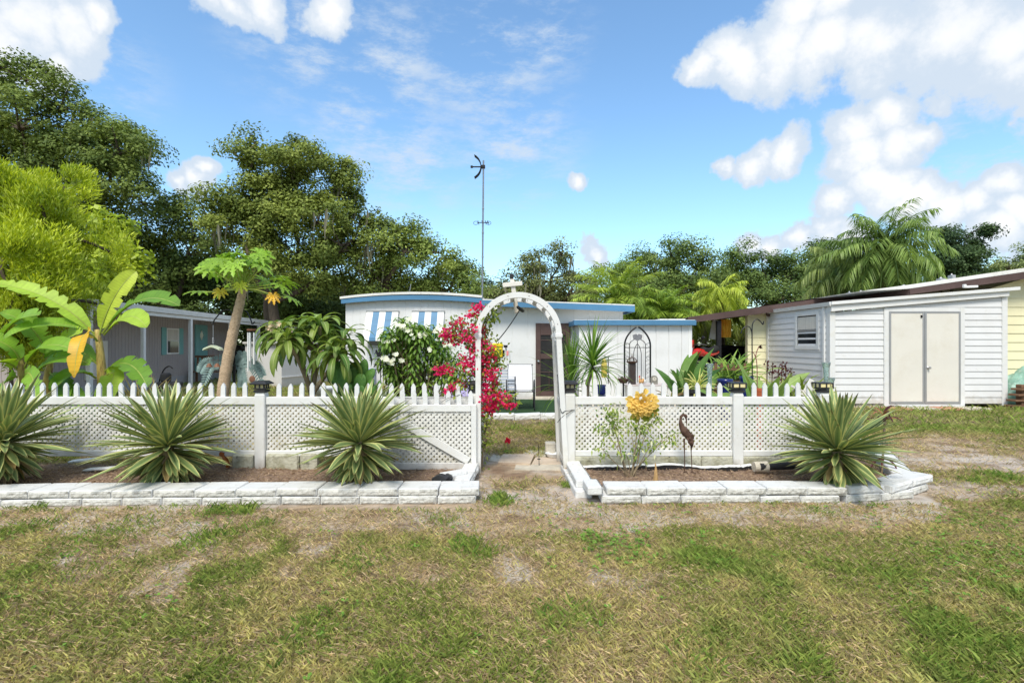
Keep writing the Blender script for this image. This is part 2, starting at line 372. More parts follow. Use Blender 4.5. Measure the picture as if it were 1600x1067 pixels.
def inbed(x,y):
    l=(y>4.62)&(y<6.05)&(x<-.36); r=(y>4.8)&(y<6.1)&(x>.55)&(x<4.2+.45*(y-5.2)); pv=(y>5.75)&(y<6.75)&(x>-.3)&(x<.65)
    b=(y>12.0)&(x>7.4)&(x<11.6); t=(y>10.0)&(x>-6)&(x<5.2)
    return l|r|pv|b|t
gm=MB()
def blades(x,y,L,W,col,lay):
    """thin bent blades; lay = how far they lean over"""
    n=len(x); az=rng.random(n)*2*math.pi
    D=np.stack((np.cos(az)*lay,np.sin(az)*lay,np.sqrt(np.maximum(1-lay**2,.02))),1)
    S=np.stack((-np.sin(az),np.cos(az),np.zeros(n)),1); Pt=np.stack((x,y,uneven(x,y)-.004),1)
    L=L[:,None]; W=W[:,None]; mid=Pt+D*L*.55; Dt=unit(D+np.stack((np.cos(az),np.sin(az),-.25*np.ones(n)),1)*.6); tip=mid+Dt*L*.5
    V=np.stack((Pt-S*W*.4,Pt+S*W*.4,mid+S*W*.42,tip,mid-S*W*.42),1).reshape(-1,3)
    gm.add(V,np.arange(5*n).reshape(-1,5),np.repeat(col,5,axis=0))
def sow(n,y0,y1,spread,kind,scale=1.):
    y=np.sqrt(rng.random(n)*(y1**2-y0**2)+y0**2); x=(rng.random(n)*2-1)*y*spread
    k=~inbed(x,y); x,y=x[k],y[k]; g=field(x,y); u=rng.random(len(x)); dr=dryness(x,y)
    if kind=='green':
        k=u<sstep(.27,.68,g)*1.0+.06; x,y,g,dr=x[k],y[k],g[k],dr[k]; n=len(x)
        v=rng.random((n,1)); tt=fbm(x*2.2,y*2.2,77,3)[:,None]
        ca=lin(122,144,66); cb=lin(170,174,96); cc=lin(206,192,134)
        c=ca*(1-v)+cb*v; w=np.clip(sstep(.45,.7,tt)+.25*(rng.random((n,1))-.5)+.45*sstep(.75,.35,g)[:,None],0,1); c=c*(1-w*.75)+cc*w*.75
        lush=.6*sstep(.68,.95,g)[:,None]; c=c*(1-.45*lush)+lin(112,158,62)*.45*lush
        L=(.020+.046*rng.random(n)**1.6+.03*sstep(.6,.95,g))*scale; W=(.0028+.0030*rng.random(n))*scale; lay=.35+.62*rng.random(n)
    else:
        k=u<.32+.66*sstep(.14,.5,g); x,y,g=x[k],y[k],g[k]; n=len(x); v=rng.random((n,1))
        c=lin(220,202,168)*(1-v)+lin(172,148,116)*v
        L=(.022+.055*rng.random(n)**1.5)*scale; W=(.0022+.0026*rng.random(n))*scale; lay=.72+.27*rng.random(n)
    blades(x,y,L,W,c*(.55+.9*rng.random((n,1))),lay)
sow(460000,1.6,4.9,1.62,'green'); sow(310000,1.6,4.9,1.62,'straw')
sow(125000,4.9,9.5,1.45,'green',1.25); sow(105000,4.9,9.5,1.45,'straw',1.3)
sow(160000,9.5,26,1.3,'green',1.9); sow(30000,9.5,20,1.3,'straw',1.8)
# denser tussocks seen in the lawn
for (px,py,r,n,ll) in [(780,786,.10,420,.10),(730,853,.12,460,.09),(558,882,.17,520,.07),(330,842,.17,620,.08),(340,800,.12,260,.10),(1565,747,.18,460,.10),(1520,752,.12,240,.08),(190,830,.26,700,.06),(120,850,.22,500,.06),(690,815,.14,420,.05),(410,820,.1,260,.06),(90,905,.28,700,.06),(30,830,.2,500,.07),(640,855,.1,220,.06),(885,760,.07,220,.07),(1280,800,.1,240,.05),(380,800,.1,200,.11),(760,865,.08,180,.08),(1200,890,.2,420,.07),(220,885,.2,420,.05),(880,968,.14,220,.09),(480,990,.14,200,.09),(1090,1030,.12,220,.08),(1500,880,.2,420,.06),(60,795,.06,90,.08),(280,790,.1,160,.05),(780,778,.06,160,.08),(850,835,.1,200,.05),(1420,860,.22,420,.05),(1560,830,.3,700,.05),(690,760,.03,20,.05)]:
    n=int(n*.62); d=DG(py); x=X(px,d)+rng.normal(0,r*.62,n); y=d+rng.normal(0,r*.8,n); v=rng.random((n,1))
    blades(x,y,ll*(.4+.7*rng.random(n)),.0032+.003*rng.random(n),(lin(100,138,58)*(1-v)+lin(172,182,96)*v)*(.65+.6*rng.random((n,1))),.2+.6*rng.random(n))
for px in [20,75,140,215,300,352,430,520,610,660,725,930,985,1060,1130,1210,1290,1375,1425]:
    py=796+rng.normal(0,2) if px<740 else 788+rng.normal(0,2); n=int(rng.integers(14,60)); d=DG(py)-.03; x=X(px,d)+rng.normal(0,.07,n); y=d+rng.normal(0,.025,n); v=rng.random((n,1))
    blades(x,y,.05*(.4+.9*rng.random(n)),.003+.003*rng.random(n),(lin(104,140,60)*(1-v)+lin(190,184,116)*v)*(.65+.6*rng.random((n,1))),.2+.6*rng.random(n))
tag(gm.build('grass',M['grass']),'short patchy lawn grass mixing green blades and dry straw','grass',kind='stuff')
# clover-like weeds
wm=MB(); n=15000; y=np.sqrt(rng.random(n)*(5.2**2-2.0**2)+2.0**2); x=(rng.random(n)*2-1)*y*1.05
px=CX+x/y*F; py=HY+1200/y
dens=.14*sstep(.5,.7,fbm(x*2,y*2,123,3))+.9*sstep(830,900,px)*sstep(1180,1020,px)*sstep(820,842,py)*sstep(900,875,py)*sstep(.38,.55,fbm(x*2.5,y*2.5,5,3))+.5*sstep(1400,1520,px)*sstep(780,830,py)*sstep(950,880,py)
k=(rng.random(n)<dens)&~inbed(x,y); x,y=x[k],y[k]; n=len(x)
Pt=np.stack((x,y,.008+.03*rng.random(n)),1).repeat(3,0); az=(rng.random(n)[:,None]*6.28+np.array((0,2.1,4.2))).reshape(-1); m=len(az)
leaves(wm,Pt,np.stack((np.cos(az),np.sin(az),.25*np.ones(m)),1),np.array((0,0,1.))+.4*rng.normal(size=(m,3)),.016+.016*rng.random(m),.012+.012*rng.random(m),lin(112,148,62)*(.7+.6*rng.random((m,1))),mid=.6)
tag(wm.build('lawn_weeds',M['grass']),'low round leaved weeds spreading through the lawn','weeds',kind='stuff')

# beds of mulch: mounded sheets inside the edging
def soilbed(name, poly, zc):
    poly=np.array(poly); x0,y0=poly.min(0); x1,y1=poly.max(0); xs=np.arange(x0,x1+.04,.05); ys=np.arange(y0,y1+.04,.05)
    A,B=np.meshgrid(xs,ys); n=len(poly); ins=np.zeros(A.shape,bool); j=n-1
    for i in range(n):
        xi,yi=poly[i];xj,yj=poly[j]
        ins^=((yi>B)!=(yj>B))&(A<(xj-xi)*(B-yi)/(yj-yi+1e-9)+xi); j=i
    z=zc+.05*(fbm(A*2.5,B*2.5,13,4)-.5)+.016*rng.random(A.shape)
    mb=MB(); m=A.shape[1]; i=(np.arange(A.shape[0]-1)[:,None]*m+np.arange(m-1)[None]); q=np.stack((i,i+1,i+m+1,i+m),-1).reshape(-1,4)
    q=q[ins.reshape(-1)[q].all(1)]; mb.add(np.stack((A,B,z),-1).reshape(-1,3),q)
    structure(mb.build(name,M['soil'],smooth=True))
    k=ins.reshape(-1); pts=np.stack((A,B,z),-1).reshape(-1,3)[k]
    q=pts[rng.integers(0,len(pts),int(len(pts)*7))]+rng.normal(0,.03,(int(len(pts)*7),3))*np.array((1,1,.1)); n=len(q); az=rng.random(n)*6.28; v=rng.random((n,1))
    lm=MB(); leaves(lm,q+np.array((0,0,.008)),np.stack((np.cos(az),np.sin(az),.25*rng.normal(size=n)),1),np.array((0,0,1.))+.5*rng.normal(size=(n,3)),.015+.035*rng.random(n),.004+.008*rng.random(n),lin(120,96,80)*(1-v)+lin(200,174,146)*v)
    return lm
l1=soilbed('garden_soil',[(-9.0,4.85),(-.42,4.95),(-.40,6.0),(-.45,6.15),(-9.0,6.15)],.055)
tag(l1.build('bark_mulch',M['grass']),'brown bark chips scattered under the three agaves','mulch',kind='stuff')
l2=soilbed('garden_soil',[(.68,5.35),(.90,4.95),(2.9,4.98),(3.3,4.95),(3.95,5.25),(4.3,6.1),(4.6,7.0),(4.2,7.0),(3.8,6.12),(.6,6.12)],.055)
tag(l2.build('bark_mulch',M['grass']),'brown bark chips scattered around the heron sculpture','mulch',kind='stuff')
# patio mat in front of the house door
mb=MB(); bx(mb,-3.2,1.2,10.35,13.5,-.02,.055,.01); structure(mb.build('patio',M['turf_mat']))
mb=MB(); bx(mb,1.35,5.2,10.6,12.5,-.02,.03,.01); structure(mb.build('patio_slab',M['concrete']))
mb=MB(); bx(mb,4.8,9,15.2,26,-.02,.02,.01); structure(mb.build('driveway',M['concrete']))
mb=MB(); A=np.array([(-10.3,12,.012),(-11.9,27,.012),(-17,27,.012),(-12.2,12,.012)]); mb.add(A,[(0,1,2,3)]); structure(mb.build('driveway',M['concrete']))
# ================================================================== CAMERA, SUN, SKY
cam=bpy.data.objects.new('camera',bpy.data.cameras.new('camera')); COL.objects.link(cam); SC.camera=cam
cam.data.sensor_width=36; cam.data.lens=18; cam.data.shift_y=(HY-533.5)/1600; cam.location=(0,0,H); cam.rotation_euler=(math.pi/2,0,0); cam.data.clip_end=3000; cam.data.clip_start=.05
SUN_EL,SUN_AZ=math.radians(52),math.radians(190)   # azimuth clockwise from +Y: behind the camera
sl=bpy.data.lights.new('sun','SUN'); sl.energy=2.4; sl.angle=math.radians(22); sl.color=(1,.93,.81)
so=bpy.data.objects.new('sun',sl); COL.objects.link(so)
sd=Vector((math.sin(SUN_AZ)*math.cos(SUN_EL),math.cos(SUN_AZ)*math.cos(SUN_EL),math.sin(SUN_EL)))
so.rotation_euler=sd.to_track_quat('Z','Y').to_euler(); so.location=(0,-5,20)
w=bpy.data.worlds.new('World'); SC.world=w; w.use_nodes=True; nt=w.node_tree; nt.nodes.clear(); Lk=nt.links.new
out=nd(nt,'ShaderNodeOutputWorld'); bg=nd(nt,'ShaderNodeBackground'); Lk(bg.outputs[0],out.inputs[0])
sky=nd(nt,'ShaderNodeTexSky',sky_type='NISHITA'); sky.sun_disc=False; sky.sun_elevation=SUN_EL; sky.sun_rotation=SUN_AZ; sky.air_density=1.15; sky.dust_density=.6; sky.ozone_density=2.2
tc=nd(nt,'ShaderNodeTexCoord'); D=tc.outputs['Generated']
def vm(op,a,b=None,**k):
    n=nd(nt,'ShaderNodeVectorMath',operation=op)
    for i,v in enumerate((a,b)):
        if v is None: continue
        if isinstance(v,(tuple,list,np.ndarray)): n.inputs[i].default_value=tuple(v)
        else: Lk(v,n.inputs[i])
    return n
def sm(op,a,b=None,c=None,clamp=False):
    n=nd(nt,'ShaderNodeMath',operation=op); n.use_clamp=clamp
    for i,v in enumerate((a,b,c)):
        if v is None: continue
        if isinstance(v,(int,float)): n.inputs[i].default_value=v
        else: Lk(v,n.inputs[i])
    return n.outputs[0]
def noise(vec,sc,det=6,ro=.6,out='Fac'):
    n=nd(nt,'ShaderNodeTexNoise'); n.inputs['Scale'].default_value=sc; n.inputs['Detail'].default_value=det; n.inputs['Roughness'].default_value=ro; Lk(vec,n.inputs['Vector']); return n.outputs[0 if out=='Fac' else 1]
def ramp(v,a,b,lo=0.,hi=1.,smooth=True):
    n=nd(nt,'ShaderNodeMapRange'); n.interpolation_type='SMOOTHSTEP' if smooth else 'LINEAR'
    for i,x in enumerate((a,b,lo,hi)): n.inputs[i+1].default_value=x
    Lk(v,n.inputs[0]); return n.outputs[0]
wob=vm('SCALE',vm('SUBTRACT',noise(D,7,5,.6,'c'),(.5,.5,.5)).outputs[0]); wob.inputs['Scale'].default_value=.11
Dw=vm('ADD',D,wob.outputs[0]).outputs[0]
cum=[(1095,115,34),(1150,90,55),(1220,70,78),(1300,75,78),(1380,70,86),(1470,60,96),(1555,75,96),(1610,100,80),(1240,15,60),(1310,-10,70),(1540,95,48),
(1340,210,48),(1385,185,50),(1400,235,52),(1350,255,52),(1432,215,42),(1365,290,52),(1310,315,36),(1395,300,48),(1185,250,36),(1232,240,36),(1135,258,24),(1462,160,34),(1485,182,22),(1552,162,22),(1592,175,30),
(1430,318,48),(1480,335,50),(1540,325,48),(1592,295,46),(1560,370,50),(1615,345,56),(1182,385,30),(1212,392,30),(1255,378,32),(1300,370,34),(1330,375,36),(908,279,23),(928,400,28),(924,385,22),
(30,40,84),(105,45,62),(-10,70,90),(75,95,46),(140,25,34),(312,280,32),(330,258,22),(282,290,26),(365,5,46),(335,0,40),(412,5,42),(512,22,42),(-120,10,140),(1720,90,140),(1720,300,110),(400,-330,220),(-500,100,220),(-300,-300,200),(2100,0,260)]
fld=None
for (cx,cy,r) in cum:
    c=np.array(((cx-CX)/F,1.,(HY-cy)/F)); Ln=np.linalg.norm(c); dist=vm('DISTANCE',Dw,c/Ln).outputs['Value']
    f=sm('MULTIPLY_ADD',dist,-1/(r/F/Ln*1.19),1.)
    fld=f if fld is None else sm('MAXIMUM',fld,f)
n_f=noise(D,13,10,.66); n_b=noise(D,3.2,7,.6)
back=sm('MULTIPLY',ramp(n_b,.5,.72),ramp(nd(nt,'ShaderNodeSeparateXYZ').outputs[1],0,1))
sx=[n for n in nt.nodes if n.bl_idname=='ShaderNodeSeparateXYZ'][0]; Lk(D,sx.inputs[0])
# unseen generic cumulus added behind the camera to whiten and soften ambient light
behind=ramp(sx.outputs[1],.35,-.1); gen=sm('MULTIPLY',ramp(n_b,.36,.56),behind)
puff=sm('ADD',fld,sm('MULTIPLY_ADD',n_f,1.15,-.56))
dens=sm('MAXIMUM',ramp(puff,.09,.38),gen,clamp=True)
# thin high streaks
mp=nd(nt,'ShaderNodeMapping'); mp.inputs['Scale'].default_value=(3.2,3.2,9); mp.inputs['Rotation'].default_value=(0,math.radians(-24),0); Lk(D,mp.inputs[0])
cir=ramp(noise(mp.outputs[0],2.6,9,.68),.43,.72); cmask=None
for (cx,cy,r) in [(600,110,170),(760,90,170),(480,60,150),(800,220,140),(640,250,130),(560,190,120),(120,110,140),(1560,250,200),(860,60,90)]:
    c=np.array(((cx-CX)/F,1.,(HY-cy)/F)); Ln=np.linalg.norm(c); f=ramp(vm('DISTANCE',D,c/Ln).outputs['Value'],0,r/F/Ln*1.1,1,0)
    cmask=f if cmask is None else sm('MAXIMUM',cmask,f)
cir=sm('MULTIPLY',sm('MULTIPLY',cir,cmask),1.0)
dens=sm('MULTIPLY',sm('MAXIMUM',dens,cir),.97)
# cloud tone: white tops, blue-grey thin bases
tone=sm('ADD',sm('MULTIPLY',ramp(puff,.15,1.1),.5),sm('MULTIPLY',noise(D,4.2,5,.5),.55))
cr=nd(nt,'ShaderNodeMix',data_type='RGBA'); Lk(ramp(tone,.34,.74),cr.inputs[0]); cr.inputs[6].default_value=(*CLOUD_LO,1) if 'CLOUD_LO' in globals() else (3.3,3.8,4.4,1); cr.inputs[7].default_value=(5.0,5.05,5.1,1)
hs=nd(nt,'ShaderNodeMix',data_type='RGBA',blend_type='MULTIPLY'); hs.inputs[0].default_value=1; Lk(sky.outputs[0],hs.inputs[6]); hs.inputs[7].default_value=(.95,1.14,1.20,1)
mx=nd(nt,'ShaderNodeMix',data_type='RGBA'); Lk(dens,mx.inputs[0]); Lk(hs.outputs[2],mx.inputs[6]); Lk(cr.outputs[2],mx.inputs[7])
Lk(mx.outputs[2],bg.inputs[0]); bg.inputs[1].default_value=.13
SC.view_settings.view_transform='Standard'; SC.view_settings.look='None'; SC.view_settings.exposure=.67; SC.view_settings.gamma=1
SC.cycles.max_bounces=6; SC.cycles.diffuse_bounces=3; SC.cycles.transmission_bounces=4; SC.cycles.transparent_max_bounces=6; SC.cycles.use_denoising=True
w.cycles.sampling_method='MANUAL'; w.cycles.sample_map_resolution=512

# ================================================================== BUILDINGS
def ribwall(mb, a, b, z0, top, pitch=.2, dep=.012, gw=.03):
    """vertical boards between plan points a,b; top(s) gives the height"""
    a=np.array(a);b=np.array(b);L=np.linalg.norm(b-a);d=(b-a)/L;nrm=np.array((d[1],-d[0]))
    ss=[0.]; off=[0.]; s=pitch
    while s<L-.02: ss+=[s-gw/2,s-gw/4,s+gw/4,s+gw/2]; off+=[0,-dep,-dep,0]; s+=pitch
    ss.append(L); off.append(0); V=[]
    for q,o in zip(ss,off):
        p=a+d*q+nrm*o; V+=[(p[0],p[1],z0),(p[0],p[1],top(q))]
    mb.add(V,[(2*i,2*i+2,2*i+3,2*i+1) for i in range(len(ss)-1)])
def lapwall(mb, a, b, z0, top, pitch=.15, dep=.014):
    """horizontal lap siding; clipped under a straight sloping top"""
    a=np.array(a);b=np.array(b);L=np.linalg.norm(b-a);d=(b-a)/L;nrm=np.array((d[1],-d[0])); zl,zr=top(0),top(L)
    def run(z):   # s-range where wall exists at height z
        if z<=min(zl,zr): return 0,L
        if z>=max(zl,zr): return None
        s=(z-zl)/(zr-zl)*L; return (s,L) if zr>zl else (0,s)
    z=z0
    while z<max(zl,zr):
        z2=min(z+pitch,max(zl,zr)-1e-3); r1=run(z);r2=run(z2)
        if r1 is None: break
        if r2 is None: r2=r1
        lip=z+.012
        rows=[(z,r1,-.004),(z,r1,dep),(lip,r1,dep),(z2,r2,0)]; V=[]
        for (zz,r,o) in rows:
            for s in r: p=a+d*s+nrm*o; V.append((p[0],p[1],zz))
        mb.add(V,[(2*i,2*i+1,2*i+3,2*i+2) for i in range(3)]); z+=pitch
def bar(mb,*a,**k): bx(mb,*a,**k)

# ---- white mobile home with blue trim
d=13.6; xl,xr=X(540,d),X(752,d); zt=lambda s: np.interp(s,[0,(xr-xl)*.5,xr-xl],[Z(469,d),Z(461,d),Z(471,d)])-.05
home=thing('mobile_home','white ribbed mobile home with blue roof trim, striped awnings and a brown screen door','mobile home',(-.8,d,0))
m=MB(); ribwall(m,(xl,d),(xr,d),.0,zt,.2,.007); ribwall(m,(xl,d+13),(xl,d),0,lambda s:2.6,.2); m.add([(xr,d,0),(xr,d+13,0),(xr,d+13,2.6),(xr,d,2.6)],[(0,1,2,3)])
ax1=X(973,13.75); d2=13.72
zt2=lambda s: np.interp(s,[0,3.8],[2.57,2.40]); ribwall(m,(xr,d2),(ax1,d2),.0,zt2,.41,.007,.02); m.add([(ax1,d2,0),(ax1,d2+8,0),(ax1,d2+8,2.3),(ax1,d2,2.3)],[(0,1,2,3)])
m.build('wall',M['white_wall'],home)
def bowed(x0,x1,zz0,zzm,zz1,t): 
    s=np.linspace(0,1,9); q=[(1-k)**2*zz0+2*k*(1-k)*(2*zzm-(zz0+zz1)/2)+k*k*zz1 for k in s]; xs=x0+(x1-x0)*s
    return [(a,b) for a,b in zip(xs,q)]+[(a,b-t) for a,b in zip(xs,q)][::-1]
m=MB(); prism(m,bowed(xl-.06,xr+.03,Z(467,d-.2),Z(461,d-.2),Z(466,d-.2),.12),d-.18,d-.14); bx(m,xl-.06,xl-.02,d-.14,d+13,Z(467,d-.2)-.12,Z(467,d-.2)-.004); m.build('fascia',M['blue_trim'],home)
m=MB(); prism(m,bowed(xl-.09,xr+.03,Z(463.5,d-.2),Z(456,d-.2),Z(461.5,d-.2),.06),d-.2,d+13.2); m.build('roof',M['roof_white'],home)
m=MB(); zA,zB=Z(469,13.3),Z(478,13.3); xB=X(992,13.3)
prism(m,[(xr-.01,zA),(xB,zB),(xB,zB-.155),(xr-.01,zA-.14)],13.3,13.335); bx(m,xB-.035,xB,13.337,21.5,zB-.155,zB); m.build('fascia',M['blue_trim'],home)
m=MB(); prism(m,[(xr+.02,zA-.02),(xB-.04,zB-.02),(xB-.04,zB-.10),(xr+.02,zA-.10)],13.34,21.5); prism(m,[(xr+.05,zA+.035),(xB,zB+.035),(xB,zB+.004),(xr+.05,zA+.004)],13.32,21.5); m.build('roof',M['roof_white'],home)
# awnings on the end wall
for k,(a0,a1,b0,b1) in enumerate([(574,623,565,613),(645,694,638,686)]):
    x0=X(a0,d); wdt=X(a1,d)-x0; zt_=Z(487,d)
    win=MB(); bx(win,x0+.02,x0+wdt-.02,d-.03,d+.03,Z(543,d),zt_-.05); wo=win.build('window',M['alu'],home)
    g_=MB(); bx(g_,x0+.07,x0+wdt-.07,d-.04,d-.033,Z(543,d)+.06,zt_-.1,.001); g_.build('pane',M['glass'],wo)
    cv=MB(); n=10; nseg=5
    for sidx in range(n):
        blue=(sidx%4) in (2,3)
        u0=x0+wdt*sidx/n; u1=x0+wdt*(sidx+1)/n
        prof=[(0,0),(.16,-.30),(.32,-.60),(.40,-.70),(.415,-.78)]
        V=[]
        for (o,z) in prof: V+=[(u0,d-.02-o,zt_+z),(u1,d-.02-o,zt_+z)]
        cv.add(V,[(2*i,2*i+1,2*i+3,2*i+2) for i in range(4)],None,1 if blue else 0)
    for xx in (x0,x0+wdt):
        cv.add([(xx,d-.02,zt_),(xx,d-.18,zt_-.3),(xx,d-.34,zt_-.6),(xx,d-.42,zt_-.7),(xx,d-.02,zt_-.7)],[(0,1,2,3,4)])
    o=cv.build('awning',[M['white_paint'],M['blue_trim']],home); sld=o.modifiers.new('thick','SOLIDIFY'); sld.thickness=.012
    r_=MB(); bx(r_,x0-.02,x0+wdt+.02,d-.05,d-.01,zt_-.005,zt_+.03); r_.build('awning_rail',M['alu'],home)
# screen door
dx0,dx1=X(837,d2),X(891,d2); zd=Z(505,d2); zb=.12
m=MB()
for (a,b,c,e) in [(dx0,dx0+.13,zb,zd),(dx1-.13,dx1,zb,zd)]: bx(m,a,b,d2-.05,d2+.02,c,e)
for (c,e) in [(zb,zb+.13),(1.11,1.25),(zd-.32,zd-.004)]: bx(m,dx0+.131,dx1-.131,d2-.046,d2+.02,c,e)
door=m.build('screen_door',M['brown_trim'],home)
m=MB(); bx(m,dx0+.13,dx1-.13,d2-.02,d2-.005,zb+.13,1.11,.001); bx(m,dx0+.13,dx1-.13,d2-.02,d2-.005,1.25,zd-.32,.001); m.build('screen',M['screen'],door)
for zz in (.75,1.6): m=MB(); bx(m,dx0+.13,dx1-.13,d2-.034,d2-.022,zz,zz+.02,.002); m.build('crossbar',M['brown_trim'],door)
for xx in np.linspace(dx0+.35,dx1-.35,3): m=MB(); bx(m,xx,xx+.012,d2-.034,d2-.0225,zb+.13,.75,.002); m.build('grille_bar',M['brown_trim'],door)
m=MB(); lathe(m,[(.02,0),(.03,.02),(.03,.05),(.0,.06)],(dx0+.07,d2-.05,1.05),10,R=rotx(math.pi/2)); m.build('handle',M['chrome'],door)
m=MB(); bx(m,dx0-.1,dx1+.1,d2-.35,d2-.01,0,.115,.01); m.build('doorstep',M['concrete'],home)
# low lean-to room
dl=12.62; lx0,lx1=X(905,dl),X(1081,dl)
m=MB(); ribwall(m,(lx0,dl),(lx1,dl),.0,lambda s:1.99,.315,.02,.022); m.add([(lx0,dl,0),(lx0,dl,1.99),(lx0,d2-.01,1.99),(lx0,d2-.01,0)],[(0,1,2,3)]); m.add([(lx1,dl,0),(lx1,dl+3,0),(lx1,dl+3,1.99),(lx1,dl,1.99)],[(0,1,2,3)])
lean=thing('lean_to_room','low white boarded storage room with a blue roof edge beside the screen door','storage room',((lx0+lx1)/2,dl,0)); m.build('wall',M['white_wall'],lean)
m=MB(); bx(m,X(897,dl-.12),X(1088,dl-.12),dl-.13,dl-.09,1.965,2.09,.006); bx(m,X(897,dl-.12),X(897,dl-.12)+.04,dl-.088,d2+.0,1.965,2.09,.006); m.build('fascia',M['blue_trim'],lean)
m=MB(); bx(m,X(897,dl-.12)+.02,X(1087,dl-.12),dl-.085,dl+3.1,2.0,2.10); bx(m,X(1030,dl),X(1070,dl),dl-.05,dl+.5,2.101,2.125); m.build('roof',M['roof_white'],lean)
for q in ((lx0-.003,lx0+.08),(lx1-.08,lx1+.003)): m=MB(); bx(m,*q,dl-.012,dl+.08,0,1.962); m.build('corner_trim',M['white_paint'],lean)
# roof vent
m=MB(); vx,vz=X(828,14.6),2.62
prism(m,[(vx-.36,vz),(vx+.32,vz),(vx+.3,vz+.08),(vx+.02,vz+.30),(vx-.12,vz+.30)],14.5,15.1); o=m.build('roof_vent',M['black_plastic']); tag(o,'black hooded roof vent showing above the white arch','roof vent')
# antenna mast
mast=thing('antenna_mast','tall thin steel television mast beside the roof carrying a curved dish','antenna',(X(752,13.45),13.45,0))
pb,pt=P(752,538,13.45)+np.array((0,0,-1.5)),P(755.5,251,13.45); m=MB(); tube(m,np.linspace(pb,pt,12),.022,8)
for q in (.32,.42,.5,.6,.7,.8): 
    p=pb+(pt-pb)*q; cbox(m,p,(.055,.055,.05),.01)
m.build('pole',M['steel'],mast)
m=MB(); a=np.linspace(-1.05,1.05,15); c=P(732,261,13.45)
for k,wd in ((-.07,.013),(0,.013),(.07,.013)): tube(m,[c+np.array((math.cos(t)*.33,k,math.sin(t)*.33)) for t in a],wd,6)
for t in a[::2]: q=c+np.array((math.cos(t)*.33,0,math.sin(t)*.33)); tube(m,[q-(0,.09,0),q+(0,.09,0)],.008,5)
m.build('dish',M['black_metal'],mast)
m=MB(); tube(m,[P(736,261,13.45),P(757,261,13.45)],.018,6); cbox(m,P(737,261,13.45),(.06,.06,.06),.01); cbox(m,P(754.5,261,13.45),(.12,.07,.09),.01); m.build('feed_arm',M['black_metal'],mast)
ant=MB(); c0=P(753.5,348,13.45); tube(ant,[c0+(-.13,0,0),c0+(.18,0,0)],.012,6)
for dx in (-.1,.0,.09,.15):
    tube(ant,[c0+(dx,-.22,-.0),c0+(dx,.22,0)],.008,5)
for s in (-1,1):
    a=np.linspace(0,2*math.pi,16); tube(ant,[c0+np.array((s*.17+.06*math.cos(t),.0,.045*math.sin(t)-.01)) for t in a],.006,5,cap=False)
ant.build('loop_antenna',M['black_metal'],mast)
m=MB(); tube(m,[P(640,455,13.6),P(642,444,13.6)],.01,5); o=m.build('vent_pipe',M['steel']); tag(o,'short thin pipe rising from the white mobile home roof','vent pipe')
# ---- small white outbuilding behind the plumeria
ob=thing('storage_shed','low white outbuilding behind the drooping plumeria beside the black car','shed',(X(470,18.5),18.5,0))
a=(X(440,17.6),17.6); b=(X(512,20.2),20.2); m=MB(); ribwall(m,a,b,0,lambda s:1.52,.9,.01,.02); m.add([(a[0],a[1],0),(a[0],a[1],1.52),(a[0]-2.4,a[1]+2.2,1.52),(a[0]-2.4,a[1]+2.2,0)],[(3,2,1,0)]); m.build('wall',M['white_wall'],ob)
m=MB(); dd=np.array(b)-np.array(a); dd/=np.linalg.norm(dd); beam(m,(a[0]-.03*dd[0]+.02,a[1]-.04,.36),(b[0]+.02,b[1]-.04,.36),.03,.03)
m.build('rail',M['white_paint'],ob)
m=MB(); m.add([(a[0]-.1,a[1]-.1,1.6),(b[0]+.1,b[1]-.1,1.6),(b[0]-2.4,b[1]+2.2,1.6),(a[0]-2.5,a[1]+2.2,1.6)]+[(a[0]-.1,a[1]-.1,1.52),(b[0]+.1,b[1]-.1,1.52),(b[0]-2.4,b[1]+2.2,1.52),(a[0]-2.5,a[1]+2.2,1.52)],[(0,1,2,3),(7,6,5,4),(0,4,5,1),(1,5,6,2),(2,6,7,3),(3,7,4,0)]); m.build('roof',M['roof_white'],ob)

# ---- white vinyl shed
ds=12.12; sx0,sx1=X(1297,ds),X(1571,ds); shed=thing('garden_shed','white vinyl sided shed with cream double doors and a sloping roof','shed',((sx0+sx1)/2,ds,0))
def st(x): return np.interp(x,[sx0,X(1583,ds)],[Z(486,ds),Z(462,ds)])
m=MB(); lapwall(m,(sx0,ds),(sx1,ds),.10,lambda s: st(sx0+s)-.01,.152,.016); back=ds+3.0; ltop=Z(479,ds)
lapwall(m,(sx0,back),(sx0,ds),.10,lambda s:ltop,.152,.016); m.add([(sx1,ds,0),(sx1,back,0),(sx1,back,2.6),(sx1,ds,2.5)],[(0,1,2,3)]); m.build('wall',M['white_siding'],shed)
for q in ((sx0-.02,sx0+.11,ds-.03,ds+.10,.07,ltop+.04),(sx1-.10,sx1+.03,ds-.03,ds+.10,.05,st(sx1)-.01),(sx0-.025,sx0+.03,back-.12,back,.07,ltop)): m=MB(); bx(m,*q,.006); m.build('corner_trim',M['white_vinyl'],shed)
m=MB(); x9=X(1584,ds); prism(m,[(sx0-.06,Z(472,ds)),(x9,Z(449,ds)),(x9,Z(454,ds)),(sx0-.06,Z(477,ds))],ds-.16,ds-.09); prism(m,[(sx0-.03,Z(477.3,ds)),(x9-.2,Z(455.6,ds)),(x9-.2,Z(463,ds)),(sx0-.03,Z(487,ds))],ds-.10,ds-.035); m.build('fascia',M['white_vinyl'],shed)
m=MB(); zg=Z(475,ds); prism(m,[(sx0-.10,zg+.04),(sx0-.03,zg+.04),(sx0-.03,zg-.055),(sx0-.075,zg-.055)],ds-.12,back+.3); m.build('gutter',M['white_vinyl'],shed)
